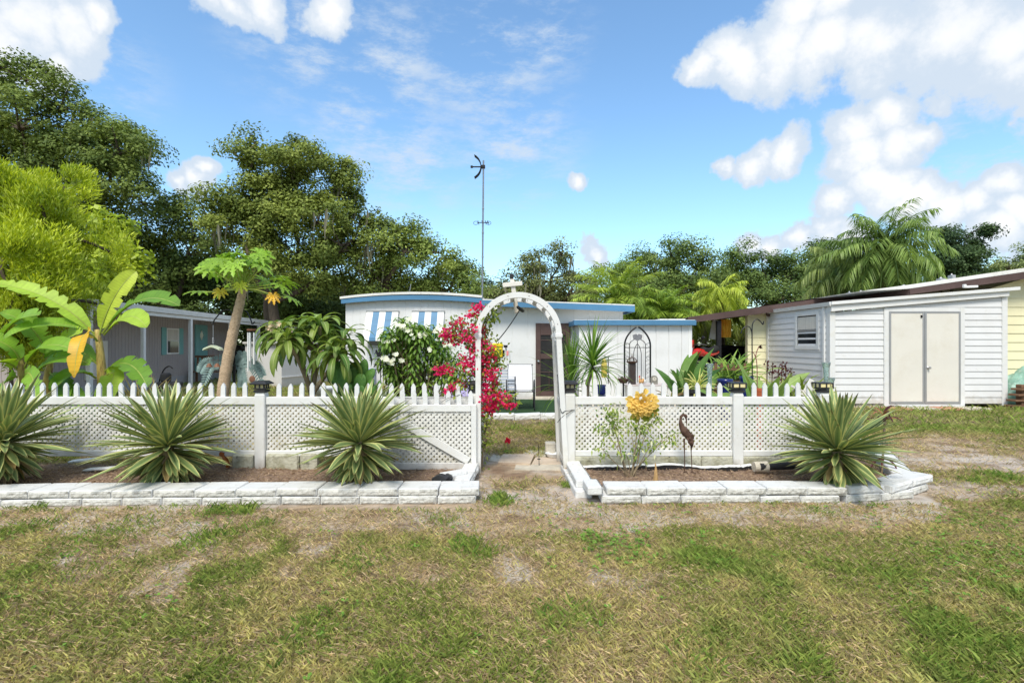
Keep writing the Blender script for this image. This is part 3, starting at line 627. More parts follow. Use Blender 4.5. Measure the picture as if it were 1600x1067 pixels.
m=MB(); prism(m,[(sx0-.03,Z(472,ds)),(x9-.02,Z(449,ds)),(x9-.02,Z(449,ds)-.04),(sx0-.03,Z(472,ds)-.04)],ds-.088,back+.2); m.build('roof',M['roof_white'],shed)
m=MB(); ex0,ex1,ez1,ez0=X(1381,ds),X(1504,ds),Z(481,ds),.03
bx(m,ex0-.02,ex0+.09,ds-.045,ds+.02,ez0,ez1); bx(m,ex1-.09,ex1+.02,ds-.045,ds+.02,ez0,ez1); bx(m,ex0+.091,ex1-.091,ds-.042,ds+.02,ez1-.09,ez1-.002); bx(m,ex0+.091,ex1-.091,ds-.042,ds+.02,ez0,ez0+.07); m.build('door_surround',M['white_vinyl'],shed)
xm=X(1442,ds)
for k,(a,b) in enumerate(((ex0+.09,xm-.004),(xm+.004,ex1-.09))):
    m=MB(); z0,z1=ez0+.075,ez1-.095
    bx(m,a,a+.045,ds-.06,ds-.02,z0,z1); bx(m,b-.045,b,ds-.06,ds-.02,z0,z1); bx(m,a+.046,b-.046,ds-.058,ds-.02,z0,z0+.05); bx(m,a+.046,b-.046,ds-.058,ds-.02,z1-.04,z1)
    dr_=m.build('door',M['alu'],shed); m=MB(); bx(m,a+.045,b-.045,ds-.052,ds-.03,z0+.05,z1-.04,.002); m.build('door_panel',M['cream_paint'],dr_)
    m=MB(); q=b-.12 if k==0 else a+.12
    if k: lathe(m,[(.03,0),(.035,.012),(.015,.03),(.028,.05),(.026,.07),(0,.075)],(a+.075,ds-.05,.95),12,R=rotx(math.pi/2)); m.build('knob',M['alu'],dr_)
    else: cbox(m,(b-.08,ds-.065,z1-.11),(.035,.02,.06),.004); m.build('latch',M['black_metal'],dr_)
# shed window on the side wall
m=MB(); wy0,wy1,wz0,wz1=12.62,13.48,1.47,2.23; x=sx0
for (a,b,c,e) in [(wy0-.1,wy0,wz0-.1,wz1+.1),(wy1,wy1+.1,wz0-.1,wz1+.1),(wy0+.001,wy1-.001,wz0-.1,wz0),(wy0+.001,wy1-.001,wz1,wz1+.1)]: bx(m,x-.035,x+.02,a,b,c,e)
wd=m.build('window',M['white_vinyl'],shed); m=MB(); bx(m,x-.012,x-.006,wy0,wy1,wz0,wz1,.001); m.build('pane',M['glass'],wd)
m=MB(); bx(m,x-.028,x-.0125,wy0,wy1,1.83,1.87); bx(m,x-.026,x-.0125,wy0+.001,wy0+.03,wz0,wz1); bx(m,x-.026,x-.0125,wy1-.03,wy1-.001,wz0,wz1); m.build('sash',M['alu'],wd)
m=MB(); n=24; yy=np.linspace(wy0+.04,wy1-.04,n); V=[]
for i,y_ in enumerate(yy): V+=[(x-.016-.004*(i%2),y_,1.88),(x-.016-.004*(i%2),y_,wz1-.03)]
m.add(V,[(2*i,2*i+2,2*i+3,2*i+1) for i in range(n-1)]); m.build('curtain',M['curtain'],wd)
m=MB(); bx(m,x-.05,x-.0,ds+.16,ds+.24,.1,ltop); m.build('downspout',M['white_vinyl'],shed)
m=MB()
for k in range(5): cbox(m,(sx0+.42+.40*k,ds+.12,.045),(.385,.19,.11),.01,jit=.004)
m.build('footing',M['concrete'],shed)
for k,(pa,pb_,mt,nm) in enumerate([(1386,1420,'red_paver','terracotta'),(1422,1461,'concrete','grey'),(1463,1496,'red_paver','terracotta'),(1498,1540,'concrete','grey')]):
    m=MB(); cbox(m,((X(pa,11.8)+X(pb_,11.8))/2,11.82,.012+.004*k),(X(pb_,11.8)-X(pa,11.8)-.02,.42,.05),.01,jit=.003); o=m.build('paving_slab',M[mt])
    tag(o,['reddish paving slab under the shed door with the latch','pale grey paving slab in the middle of the shed doorway','reddish paving slab under the shed door with the knob','grey paving slab beside the shed doorway, past the knob'][k],'paving slab','slabs in front of the shed doors')

# ---- yellow mobile home with carport
yh=thing('mobile_home','pale yellow lap sided mobile home with brown roof edge behind the shed','mobile home',(9.7,15.2,0))
dy=15.15; m=MB(); ya,yb=X(1168,dy),X(1310,dy); lapwall(m,(ya,dy),(9.8,dy),.0,lambda s:np.interp(s,[0,9.8-ya],[2.47,2.95])-.12,.213,.016); m.add([(ya,dy,0),(ya,dy,2.4),(ya,dy+.15,2.4),(ya,dy+.15,0)],[(0,1,2,3)])
dh=12.95; lapwall(m,(sx1-.3,dh),(21,dh),.0,lambda s:2.75,.222,.018); m.add([(sx1-.3,dh,2.7),(21,dh,2.7),(21,dh,4.2),(15.5,dh,3.9)],[(0,1,2,3)]); m.build('wall',M['yellow_siding'],yh)
def slab(px0,py0,dd0,px1,py1,dd1,t,off=0.):
    """sloping board seen from (px0,py0) to (px1,py1)"""
    return P(px0,py0,dd0)+(0,0,off),P(px1,py1,dd1)+(0,0,off),t
m=MB(); zc0,zc1=Z(495.5,14.6),Z(455.5,14.6); cx0,cx1=X(1075,14.6),X(1398,14.6); zk=Z(477,14.6); ck=X(1205,14.6); zj=Z(464.5,14.6); cj=X(1296,14.6)
prism(m,[(cx0,zc0),(ck,zk),(cj,zj),(cx1,zc1),(cx1,zc1-.2),(cj,zj-.2),(ck,zk-.2),(cx0,zc0-.17)],14.58,14.64)
prism(m,[(cx0+.01,zc0-.06),(ck,zk-.06),(cx1,zc1-.06),(cx1,zc1-.1),(ck,zk-.1),(cx0+.01,zc0-.1)],14.642,24.0); bx(m,cx0,cx0+.05,14.642,24,zc0-.2,zc0-.004)
m.build('carport_roof',M['brown_trim'],yh)
for q in ((X(1123,14.75)-.06,X(1123,14.75)+.06,14.7,14.82),(cx0+.1,cx0+.22,19,19.12),(cx0+.1,cx0+.22,23.5,23.6)): m=MB(); bx(m,*q,0,zc0-.1); m.build('carport_post',M['black_metal'],yh)
m=MB(); hx0=X(1420,12.5); hz0=Z(451.5,12.5); hx1=15.6; hz1=hz0+(hx1-hx0)*.146; hx2=22.5; hz2=hz1-(hx2-hx1)*.146
prism(m,[(hx0,hz0),(hx1,hz1),(hx2,hz2),(hx2,hz2-.2),(hx1,hz1-.2),(hx0,hz0-.14)],12.46,12.52); bx(m,hx0,hx0+.05,12.522,24,hz0-.2,hz0-.01); m.build('fascia',M['brown_trim'],yh)
m=MB(); prism(m,[(X(1345,12.6),Z(455,12.6)),(hx0,hz0+.10),(hx1,hz1+.10),(hx2,hz2+.1),(hx2,hz2+.006),(hx1,hz1+.006),(hx0,hz0+.006)],12.48,24); m.build('roof',M['roof_white'],yh)
m=MB(); tube(m,poly3([(X(1206,15)-.12,15,2.44),(X(1206,15)-.1,14.98,2.36),(X(1212,15),15.0,2.27),(X(1213,15),15.02,2.1),(X(1213,15),15.02,1.2),(X(1213,15),15.02,.1)],30),.062,4); m.build('downspout',M['brown_trim'],yh)
m=MB(); cbox(m,P(1517,448,12.3),(.30,.08,.05),.01,R=roty(-.04)); cbox(m,P(1507,447,12.28),(.06,.07,.08),.01); m.build('gutter_end',M['white_vinyl'],yh)
for (px,py,w_,h_) in [(1327,458,.12,.10),(1345,456,.2,.07),(1412,447,.28,.06),(1470,436,.22,.10),(1487,432,.14,.18)]:
    m=MB(); p=P(px,py+1.5,16.5); w_*=.75; h_*=.8; cbox(m,p,(w_,.2,h_),.01); lathe(m,[(w_*.25,0),(w_*.3,.01),(w_*.15,.05),(0,.055)],p+(0,0,h_/2),10); bx(m,p[0]-.03,p[0]+.03,p[1]-.03,p[1]+.03,p[2]-.7,p[2]); m.build('roof_vent',M['alu'],yh)
# carport back: near-black panel, the interior shade put into its colour
m=MB(); bx(m,cx0+.6,ya+.0,23.7,23.8,0,1.55); m.build('shade_panel',M['dark'],yh)
# ---- grey mobile home with porch
gh=thing('mobile_home','grey ribbed mobile home with white porch posts and a teal door','mobile home',(-12.4,18,0))
ev=lambda dd:-9.21-.1*dd; wl=lambda dd:-10.45-.1*dd
def GP(dd,off,z): return np.array((ev(dd)+off,dd,z))
m=MB(); ribwall(m,(wl(12.7),12.7),(wl(23.2),23.2),.32,lambda s:2.5,.155,.009,.03); ribwall(m,(-17,12.7),(wl(12.7),12.7),0,lambda s:2.5,.155,.009,.03); m.build('wall',M['grey_rib'],gh)
m=MB(); ribwall(m,(wl(12.7)+.02,12.7),(wl(23.2)+.02,23.2),0,lambda s:.34,.41,.012,.02); m.build('skirting',M['grey_light'],gh)
m=MB(); e0,e1=GP(12.6,0,2.40),GP(24.3,0,2.40); beam(m,e0,e1,.05,.10); m.build('eave_beam',M['white_paint'],gh)
m=MB(); e0,e1=GP(12.6,.05,2.545),GP(24.3,.05,2.545); beam(m,e0,e1,.06,.16); A=[GP(12.6,.02,2.62),GP(24.3,.02,2.62),GP(24.3,-4.5,2.75),GP(12.6,-4.5,2.75)]; A=A+[a-(0,0,.06) for a in A]; m.add(A,[(0,1,2,3),(7,6,5,4),(0,4,5,1),(1,5,6,2),(2,6,7,3),(3,7,4,0)]); m.build('roof_edge',M['roof_white'],gh)
for dd in (12.75,14.9,17.5,20.5,23.4):
    m=MB(); q=GP(dd,-.03,0); cbox(m,q+(0,0,1.175),(.10,.10,2.35),.008); cbox(m,q+(0,0,.03),(.14,.14,.06),.008); m.build('porch_post',M['white_paint'],gh)
m=MB(); e0,e1=GP(23.4,0,2.42),GP(29,0,2.42); beam(m,e0,e1,.08,.12); q=GP(28.8,-.03,0); cbox(m,q+(0,0,1.18),(.1,.1,2.36),.008); m.build('carport_beam',M['white_paint'],gh)
m=MB(); bx(m,-15.6,-11.3,26.6,26.7,0,1.0); bx(m,-16,-13,23.3,23.4,0,2.5); m.build('back_wall',M['dark'],gh)  # painted near-black so the colour carries the carport's shade
def onwall(dd0,dd1,z0,z1,t,off=0):
    V=[]
    for o in (off,off+t):
        for (dd,z) in ((dd0,z0),(dd1,z0),(dd1,z1),(dd0,z1)): V.append((wl(dd)+o,dd,z))
    return V,[(3,2,1,0),(4,5,6,7),(0,1,5,4),(1,2,6,5),(2,3,7,6),(3,0,4,7)]
wy=(18.15,18.95); m=MB(); m.add(*onwall(wy[0],wy[1],1.15,2.08,.03)); wo=m.build('window',M['white_paint'],gh)
m=MB(); m.add(*onwall(wy[0]+.06,wy[1]-.06,1.20,1.62,.008,.031)); m.build('pane',M['glass'],wo); m=MB(); m.add(*onwall(wy[0]+.06,wy[1]-.06,1.64,2.03,.008,.031)); m.build('blind',M['curtain'],wo)
for (a,b) in ((17.86,18.14),(18.96,19.24)): m=MB(); m.add(*onwall(a,b,1.13,2.10,.03)); m.build('shutter',M['teal'],gh)
m=MB(); m.add(*onwall(20.1,21.05,.35,2.28,.04)); do=m.build('door',M['teal'],gh)
m=MB(); c=20.55; m.add([(wl(c)+.05,c-.12,1.86),(wl(c)+.05,c,1.64),(wl(c)+.05,c+.12,1.86),(wl(c)+.05,c,2.08)]+[(wl(c)+.03,c-.12,1.86),(wl(c)+.03,c,1.64),(wl(c)+.03,c+.12,1.86),(wl(c)+.03,c,2.08)],[(0,1,2,3),(0,4,5,1),(1,5,6,2),(2,6,7,3),(3,7,4,0)]); m.build('pane',M['glass'],do)
m=MB(); m.add(*onwall(21.2,23.1,1.36,1.42,.03)); m.build('trim_rail',M['grey_light'],gh)
m=MB(); m.add(*onwall(14.2,15.1,.5,1.6,.04)); m.build('wall_panel',M['cream_paint'],gh)
# ================================================================== FENCE, GATE, ARCH, EDGING
FY=6.0
def clip(poly,x0,x1,z0,z1):
    for ax,lim,s in ((0,x0,1),(0,x1,-1),(1,z0,1),(1,z1,-1)):
        out=[]
        for i in range(len(poly)):
            a,b=poly[i],poly[(i+1)%len(poly)]; da=(a[ax]-lim)*s; db=(b[ax]-lim)*s
            if da>=0: out.append(a)
            if (da>=0)!=(db>=0): t=da/(da-db); out.append((a[0]+t*(b[0]-a[0]),a[1]+t*(b[1]-a[1])))
        poly=out
        if not poly: return []
    return poly
def lattice(mb,x0,x1,z0,z1,y,pitch=.064,wd=.0245,A=None):
    hw=wd/2*math.sqrt(2); h=z1-z0
    for s,yy in ((1,y),(-1,y+.0042)):
        c=(x0-h if s>0 else x0)-pitch
        while c<x1+h+pitch:
            q=[(c-hw,z0),(c+hw,z0),(c+hw+s*h,z1),(c-hw+s*h,z1)]
            pc=clip(q,x0,x1,z0,z1)
            if len(pc)>2: prism(mb,pc,yy,yy+.004,A=A)
            c+=pitch
def picket_mesh(name,h,parent):
    m=MB(); w=.0265
    prof=[(-w,0),(w,0),(w,h*.60),(w*.86,h*.63),(w*1.02,h*.66),(w*1.02,h*.72),(w*.82,h*.80),(w*.45,h*.92),(0,h),(-w*.45,h*.92),(-w*.82,h*.80),(-w*1.02,h*.72),(-w*1.02,h*.66),(-w*.86,h*.63),(-w,h*.60)]
    prism(m,prof,-.011,.011); return m
def run(name,label,posts,x0,x1,skip,zf=0.):
    cx=(x0+x1)/2; f=thing(name,label,'fence',(cx,FY,0))
    proto=None
    for px in posts:
        m=MB(); cbox(m,(X(px,FY),FY,.455),(.118,.118,.93),.008); cbox(m,(X(px,FY),FY,.925),(.108,.108,.03),.006); m.build('post',M['white_post'],f)
    ps=sorted([X(p,FY) for p in posts]); edges=[x0]+ps+[x1]
    for a,b in zip(edges[:-1],edges[1:]):
        if b-a<.2: continue
        a+=.06 if a in ps else 0; b-=.06 if b in ps else 0
        m=MB(); bx(m,a,b,FY-.03,FY+.03,.797,.887,.006); m.build('rail',M['white_post'],f)
        m=MB(); bx(m,a,b,FY-.03,FY+.03,.195,.262,.006); m.build('rail',M['white_post'],f)
        m=MB(); lattice(m,a+.002,b-.002,.262,.797,FY-.006); m.build('lattice_panel',M['white_lattice'],f)
    x=x0+.05; mesh=None; i=0
    while x<x1-.04:
        if all(abs(x-p)>.10 for p in ps) and i not in skip:
            if mesh is None: mesh=picket_mesh('picket',.17,f).build('picket',M['white_vinyl']); o=mesh
            else: o=dup(mesh)
            o.parent=f; o.location=(x-cx+rng.normal(0,.004),rng.normal(0,.003),.880+rng.normal(0,.003)); o.rotation_euler=(rng.normal(0,.02),rng.normal(0,.02),rng.normal(0,.04))
        x+=.1315; i+=1
    return f
fl=run('picket_fence','white lattice picket fence behind the three agaves, ending at the bougainvillea',[-425,-8,409,741],X(-430,FY),X(741,FY)-.0,())
fr=run('picket_fence','white lattice picket fence behind the heron sculpture, starting at the arch',[890,1151,1285],X(890,FY),X(1285,FY),())
# footing under the fence
for (a,b,lab) in ((895,1145,'mottled stone footing under the fence behind the heron'),(1157,1280,'mottled stone footing under the fence behind the single agave')):
    m=MB(); n=int((X(b,FY)-X(a,FY))/.33); xs=np.linspace(X(a,FY),X(b,FY),n+1)
    for i in range(n): cbox(m,((xs[i]+xs[i+1])/2,FY+.01,.10),(xs[i+1]-xs[i]-.006,.09,.19),.015,jit=.004)
    tag(m.build('footing',M['stone_band']),lab,'footing')
for (a,b,lab) in ((366,399,'weathered square block standing upright under the fence, next to the rusty scrap'),(418,470,'lichen stained block standing under the fence beside the post'),(472,498,'small pale block half hidden behind the agave nearest the gate')):
    m=MB(); cbox(m,((X(a,FY)+X(b,FY))/2,FY-.02,.115),(X(b,FY)-X(a,FY),.10,.225),.02,jit=.004); tag(m.build('concrete_block',M['stone_band']),lab,'block','loose blocks under the fence')
m=MB(); n=18; sp=np.stack((X(352,5.9)+.05*np.sin(np.linspace(0,5,n)),5.9+.03*np.cos(np.linspace(0,7,n)),np.linspace(.07,.26,n)),1); ribbon(m,sp,(0,-1,.2),.07,lambda t:.5+.5*np.sin(t*9)**2,[(-1,lin(150,84,44)),(0,lin(186,110,56)),(1,lin(120,66,38))],.5); tag(m.build('dead_leaf',M['soft_leaf']),'curled rust coloured dead leaf leaning on the block under the fence','leaf')
# debris beneath the far fence panel
for k,(a,b,py,t,lab) in enumerate([(70,126,722,.03,'peeling white board lying under the fence beside the cut-off agave'),(88,122,714,.02,'narrow white strip lying over the peeling board'),(140,190,735,.02,'short pale slat lying on the mulch behind the round agave')]):
    dd=5.9; m=MB(); cbox(m,((X(a,dd)+X(b,dd))/2,DG(py)-.25,.085+.02*(k==1)),(X(b,dd)-X(a,dd),.11,t),.006,R=rotz(.12-.1*k)@roty(-.08),jit=.003); tag(m.build('board',M['white_paint']),lab,'board','scrap boards under the fence')
# black edging liner curling along the right footing
m=MB()
for (a,b) in ((908,1010),(1012,1148),(1128,1178)):
    n=26; t=np.linspace(0,1,n); xs=X(a,5.85)+(X(b,5.85)-X(a,5.85))*t; zz=.085+.022*np.abs(np.sin(t*4.2+a))+.008*rng.random(n); yy=5.86+.04*np.sin(t*5+a)
    V=[];
    for x_,y_,z_ in zip(xs,yy,zz): V+=[(x_,y_,.02),(x_,y_-.01,z_),(x_,y_+.05,z_+.01)]
    m.add(V,[(3*i,3*i+3,3*i+4,3*i+1) for i in range(n-1)],None,0); m.add(V,[(3*i+1,3*i+4,3*i+5,3*i+2) for i in range(n-1)],None,1)
o=m.build('edging_strip',[M['black_plastic'],M['white_paint']]); tag(o,'wavy black plastic edging strip with a pale top along the stone footing','edging strip')
m=MB(); tube(m,[P(1186,729,5.7),P(1262,726,5.75)],.045,12); tag(m.build('pipe',M['black_plastic']),'black plastic pipe lying beside the single agave','pipe')
m=MB(); lathe(m,[(.0,0),(.055,0),(.062,.15),(.05,.152),(.045,.02),(0,.02)],P(1186,729,5.72)-(.06,0,0),14,R=roty(math.pi/2)); tag(m.build('plant_pot',M['concrete']),'mossy pot lying on its side at the end of the black pipe','pot')

# ---- solar cap lights on the posts
def caplight(px,pale,label):
    r=thing('solar_light',label,'solar light',(X(px,FY),FY,.94),'solar lights capping the fence posts'); x,y,z=X(px,FY),FY,.94
    m=MB(); cbox(m,(x,y,z+.015),(.135,.135,.03),.006); cbox(m,(x,y,z+.045),(.15,.15,.012),.004); m.build('base',M['black_plastic'],r)
    m=MB(); cbox(m,(x,y,z+.07+.012*pale),(.10+.05*pale,.10+.05*pale,.04+.005*pale),.004); m.build('lens',M['amber'],r)
    m=MB()
    for sx_ in (-1,0,1):
        for sy_ in (-1,1): k_=1+.48*pale; cbox(m,(x+sx_*.05*k_,y+sy_*.054*k_,z+.072+.01*pale),(.014,.012,.045+.02*pale),.002); cbox(m,(x+sy_*.054*k_,y+sx_*.05*k_,z+.072+.01*pale),(.012,.014,.045+.02*pale),.002)
    m.build('lens_guard',M['black_plastic'],r)
    m=MB(); V=[]; 
    for (hw,zz) in (((.095,.094),(.098,.104),(.06,.135)) if not pale else ((.082,.106),(.082,.112),(.07,.117))):
        V+=[(x-hw,y-hw,z+zz),(x+hw,y-hw,z+zz),(x+hw,y+hw,z+zz),(x-hw,y+hw,z+zz)]
    Fc=[(3,2,1,0),(8,9,10,11)]+[(4*k+i,4*k+(i+1)%4,4*k+4+(i+1)%4,4*k+4+i) for k in range(2) for i in range(4)]; m.add(V,Fc); m.build('cap',M['black_plastic'],r)
for px,lab in ((409,'black solar light on the fence post between the two round agaves'),(741,'black solar light on the fence post behind the bougainvillea'),(890,'black solar light on the fence post touching the arch'),(1151,'black solar light on the fence post nearest the heron'),(1285,'black solar light on the end fence post near the shed')): caplight(px,1 if px>1100 else 0,lab)

# ---- gate swung open flat against the fence
GY=5.87; gx0,gx1=X(604,GY),X(745,GY); gate=thing('garden_gate','white lattice garden gate with a diagonal brace swung open against the fence','gate',((gx0+gx1)/2,GY,0))
m=MB(); zt0,zt1=Z(643,GY),Z(632,GY); bx(m,gx0,gx1-.065,GY-.025,GY+.025,zt0,zt1,.005); m.build('rail',M['white_post'],gate)
m=MB(); zb0,zb1=Z(733,GY),Z(722,GY); bx(m,gx0,gx1-.065,GY-.025,GY+.025,zb0,zb1,.005); m.build('rail',M['white_post'],gate)
for a in (gx0-.06,gx1-.064): m=MB(); bx(m,a,a+.062,GY-.028,GY+.028,zb0-.01,zt1+.004,.005); m.build('stile',M['white_post'],gate)
m=MB(); beam(m,(gx0+.02,GY-.033,zt0-.02),(gx1-.09,GY-.033,zb1+.02),.012,.085,up=(0,0,1)); m.build('brace',M['white_post'],gate)
m=MB(); lattice(m,gx0+.002,gx1-.066,zb1+.001,zt0-.001,GY-.008); m.build('lattice_panel',M['white_lattice'],gate)
mesh=None
for k in range(8):
    px=612+17.6*k
    if mesh is None: mesh=picket_mesh('picket',.165,gate).build('picket',M['white_vinyl']); o=mesh
    else: o=dup(mesh)
    o.parent=gate; o.location=(X(px,GY)-(gx0+gx1)/2,0,zt1-.004); o.rotation_euler=(rng.normal(0,.02),rng.normal(0,.02),0)
m=MB(); ball(m,P(610,640,GY-.05),.02,10,8); lathe(m,[(.012,0),(.01,.03)],P(610,640,GY-.05),8,R=rotx(-math.pi/2)); m.build('knob',M['rust'],gate)

# ---- garden arch
AY0,AY1=5.93,6.5; arch=thing('garden_arch','white garden arch over the path, wrapped in magenta bougainvillea','arch',(.07,6.2,0)); acx,az,ar=.075,Z(522,6),.465
for y in (AY0,AY1):
    m=MB(); a=np.linspace(0,math.pi,37); w=.033
    V=[];
    for t in a:
        for (rr,yy) in ((ar-w,-w),(ar+w,-w),(ar+w,w),(ar-w,w)): V.append((acx+rr*math.cos(t),y+yy,az+rr*.97*math.sin(t)))
    m.add(V,[(4*i+k,4*i+(k+1)%4,4*i+4+(k+1)%4,4*i+4+k) for i in range(36) for k in range(4)]+[(3,2,1,0),(144,145,146,147)]); o=m.build('hoop',M['white_vinyl'],arch)
    m=MB()
    for t in np.linspace(.25,math.pi-.25,6): lathe(m,[(.005,0),(.005,.003),(0,.004)],(acx+ar*math.cos(t),y-w,az+ar*.97*math.sin(t)),8,R=rotx(math.pi/2))
    m.build('bolt',M['rust'],o)
for t in np.linspace(.16,math.pi-.16,10):
    m=MB(); R=roty(-(t-math.pi/2)); cbox(m,(acx+(ar-.01)*math.cos(t),(AY0+AY1)/2,az+(ar-.01)*.97*math.sin(t)),(.056,AY1-AY0-.068,.014),.003,R=R); m.build('rung',M['white_vinyl'],arch)
for y in (AY0,AY1):
    for s in (-1,1):
        xt=acx+s*ar; xb=xt+(.0 if s<0 else (.09 if y==AY0 else .06)); m=MB(); beam(m,(xb,y,0.0),(xt,y,az-.03),.062,.062,up=(0,1,0)); m.build('leg',M['white_post'],arch)
        m=MB(); cbox(m,(xt,y,az-.02),(.085,.085,.045),.006); cbox(m,(xt,y,az-.05),(.07,.07,.02),.005); m.build('collar',M['white_vinyl'],arch)
for s in (-1,1):
    xt=acx+s*ar; xb=xt+(.0 if s<0 else .075); sl_=(xb-xt)/az
    m=MB(); A=np.array(((-1.,0,-sl_),(0,1.,0),(0,0,1.)))
    # trellis lies in the y-z plane between the two legs
    B=np.array(((0,1.,-sl_),(1.,0,0),(0,0,1.)))
    lattice(m,AY0+.028,AY1-.028,.16,az-.12,0.,pitch=.105,wd=.062,A=(B,np.array((xb-.004,0,0)))); m.build('trellis_panel',M['white_lattice'],arch)
    for zz in (.13,.82,az-.1):
        m=MB(); xx=xb-sl_*zz; bx(m,xx-.012,xx+.012,AY0+.028,AY1-.028,zz-.03,zz+.03,.003); m.build('side_rail',M['white_vinyl'],arch)
m=MB(); tube(m,poly3([P(812,484,6.2),P(802,500,6.22),P(790,517,6.25),P(777,533,6.3)],20),.0065,5); tube(m,[P(809,480,6.1),P(817,486,6.3)],.02,6); tag(m.build('cord',M['string']),'black cord stretched from the top of the arch down to the bougainvillea','cord')
m=MB(); tube(m,poly3([P(871,585,6.0),P(876,640,5.9),P(884,642,5.9),P(898,640,5.93)],24),.004,5); tube(m,poly3([P(871,660,5.92),P(880,650,5.9),P(896,640,5.93)],16),.004,5); tag(m.build('wire',M['string']),'thin dark wire tied between the arch leg and the fence post','wire')
# cross on the arch
cr_=thing('wooden_cross','cream wooden cross standing on top of the white arch','cross',(X(803,6.45),6.45,az+ar-.03)); yy=6.45
m=MB(); zt_=Z(436,yy); zb_=Z(489,yy); beam(m,(X(807.5,yy),yy,zb_),(X(800,yy),yy,zt_),.035,.055,up=(1,0,0)); m.build('upright',M['cream_paint'],cr_)
m=MB(); beam(m,(X(785.5,yy),yy-.03,Z(446,yy)),(X(816,yy),yy-.03,Z(443,yy)),.022,.055,up=(0,0,1)); m.build('crossbar',M['cream_paint'],cr_)
m=MB(); cbox(m,P(799.5,431.5,yy),(.05,.06,.055),.006,R=roty(.1)); cbox(m,P(799.5,436,yy),(.03,.03,.03),.004); o=m.build('solar_spotlight',M['black_plastic']); tag(o,'small dark solar spotlight on top of the cream cross','spotlight')

# ---- edging blocks
def blockmesh(L_,D_,H_,seed):
    m=MB(); cbox(m,(0,0,0),(L_,D_,H_),.008,jit=.0015)
    nx_,nz_=14,5; xs=np.linspace(-L_/2+.006,L_/2-.006,nx_); zs=np.linspace(-H_/2+.004,H_/2-.004,nz_); A,B=np.meshgrid(xs,zs)
    Y=-D_/2-.004-.024*fbm(A*14+seed,B*20,seed,3)*((np.abs(A)<L_/2-.012)&(np.abs(B)<H_/2-.006))
    i=np.arange(nz_-1)[:,None]*nx_+np.arange(nx_-1)[None]; m.add(np.stack((A,Y,B),-1).reshape(-1,3),np.stack((i,i+1,i+nx_+1,i+nx_),-1).reshape(-1,4),None,1)
    return m
BL=[]; 
def block(x,y,z,rz,L_,D_,H_,label,group='painted edging blocks around the beds',plain=False):
    key=(round(L_,3),round(D_,3),round(H_,3),plain,random.randrange(3))
    src=next((o for k,o in BL if k==key),None)
    if src is None:
        o=blockmesh(L_,D_,H_,len(BL)+1).build('edging_block',[M['block_white'],M['block_white'] if plain else M['block_face']]); BL.append((key,o))
    else: o=dup(src)
    o.location=(x,y,z); o.rotation_euler=(rng.normal(0,.012),rng.normal(0,.012),rz+rng.normal(0,.015)); tag(o,label,'edging block',group); return o
def course(pts,z,L_,D_,H_,label,start=0.,plain=False):
    pts=np.array(pts,float); seg=np.linalg.norm(np.diff(pts,axis=0),axis=1); cum_=np.concatenate(([0],np.cumsum(seg))); s=start
    while s+L_*.6<cum_[-1]:
        c=min(s+L_/2,cum_[-1]); p=[np.interp(c,cum_,pts[:,k]) for k in (0,1)]; i=min(np.searchsorted(cum_,c)-1,len(seg)-1); dv=pts[i+1]-pts[i]
        block(p[0],p[1],z+rng.normal(0,.002),math.atan2(dv[1],dv[0]),L_,D_,H_,label,plain=plain); s+=L_+.005
LF=[(-9.0,4.76),(-5.6,4.78),(-4.5,4.86),(-1.9,4.93),(-.42,4.95)]
course(LF,.032,.36,.26,.075,'white edging block in the lower course fronting the bed of the three agaves',.27)
course([(a,b+.025) for a,b in LF],.107,.375,.28,.07,'white topped edging block in the upper course fronting the bed of the three agaves',-.05)
course([(-.50,5.15),(-.46,5.9)],.107,.36,.16,.07,'white edging block at the gate end of the bed, running back to the fence',0,True)
m=MB(); tube(m,poly3([P(680,752,5.25),P(690,747,5.2),P(700,752,5.15)],12),.05,8); cbox(m,P(700,747,5.2),(.09,.09,.08),.02,R=roty(.5)); tag(m.build('drain_fitting',M['black_plastic']),'black plastic drain fitting lying in the corner of the bed under the gate','drain fitting')
block(X(708,5.3),5.33,.12,.75,.30,.09,.12,'pale block tipped on edge beside the black drain fitting',plain=True)
RF=[(.80,4.95),(2.1,4.96),(3.15,4.95)]
course(RF,.032,.37,.24,.075,'white edging block in the lower course fronting the heron bed',.05)
course([(a,b+.02) for a,b in RF],.106,.375,.25,.07,'white topped edging block in the upper course fronting the heron bed',.10)
course([(3.15,4.95),(3.72,5.07),(4.15,5.32)],.032,.38,.22,.075,'whitewashed lower edging block under the single agave at the bed corner',0)
course([(3.17,4.97),(3.72,5.09),(4.22,5.36)],.108,.40,.22,.075,'smooth white edging block capping the bed corner nearest the shed',.02,True)
course([(4.18,5.42),(4.75,6.6),(5.2,7.6)],.03,.38,.2,.07,'white lower edging block on the side of the bed facing the shed lawn',0,True)
course([(4.16,5.46),(4.75,6.6),(5.15,7.5)],.105,.42,.2,.075,'white upper edging block on the side of the bed facing the shed lawn',0,True)
course([(.70,5.0),(.66,6.0)],.032,.36,.16,.075,'white lower edging block beside the path through the arch',0)
course([(.72,5.12),(.70,6.2)],.107,.38,.16,.075,'white upper edging block beside the path through the arch',0,True)
block(.775,4.95,.125,math.pi/2,.30,.14,.075,'narrow white edging block on end at the bed corner by the path',plain=True)
course([(-3.1,10.28),(1.1,10.28)],.06,.52,.16,.12,'white edging block along the front of the green patio mat',0,True)
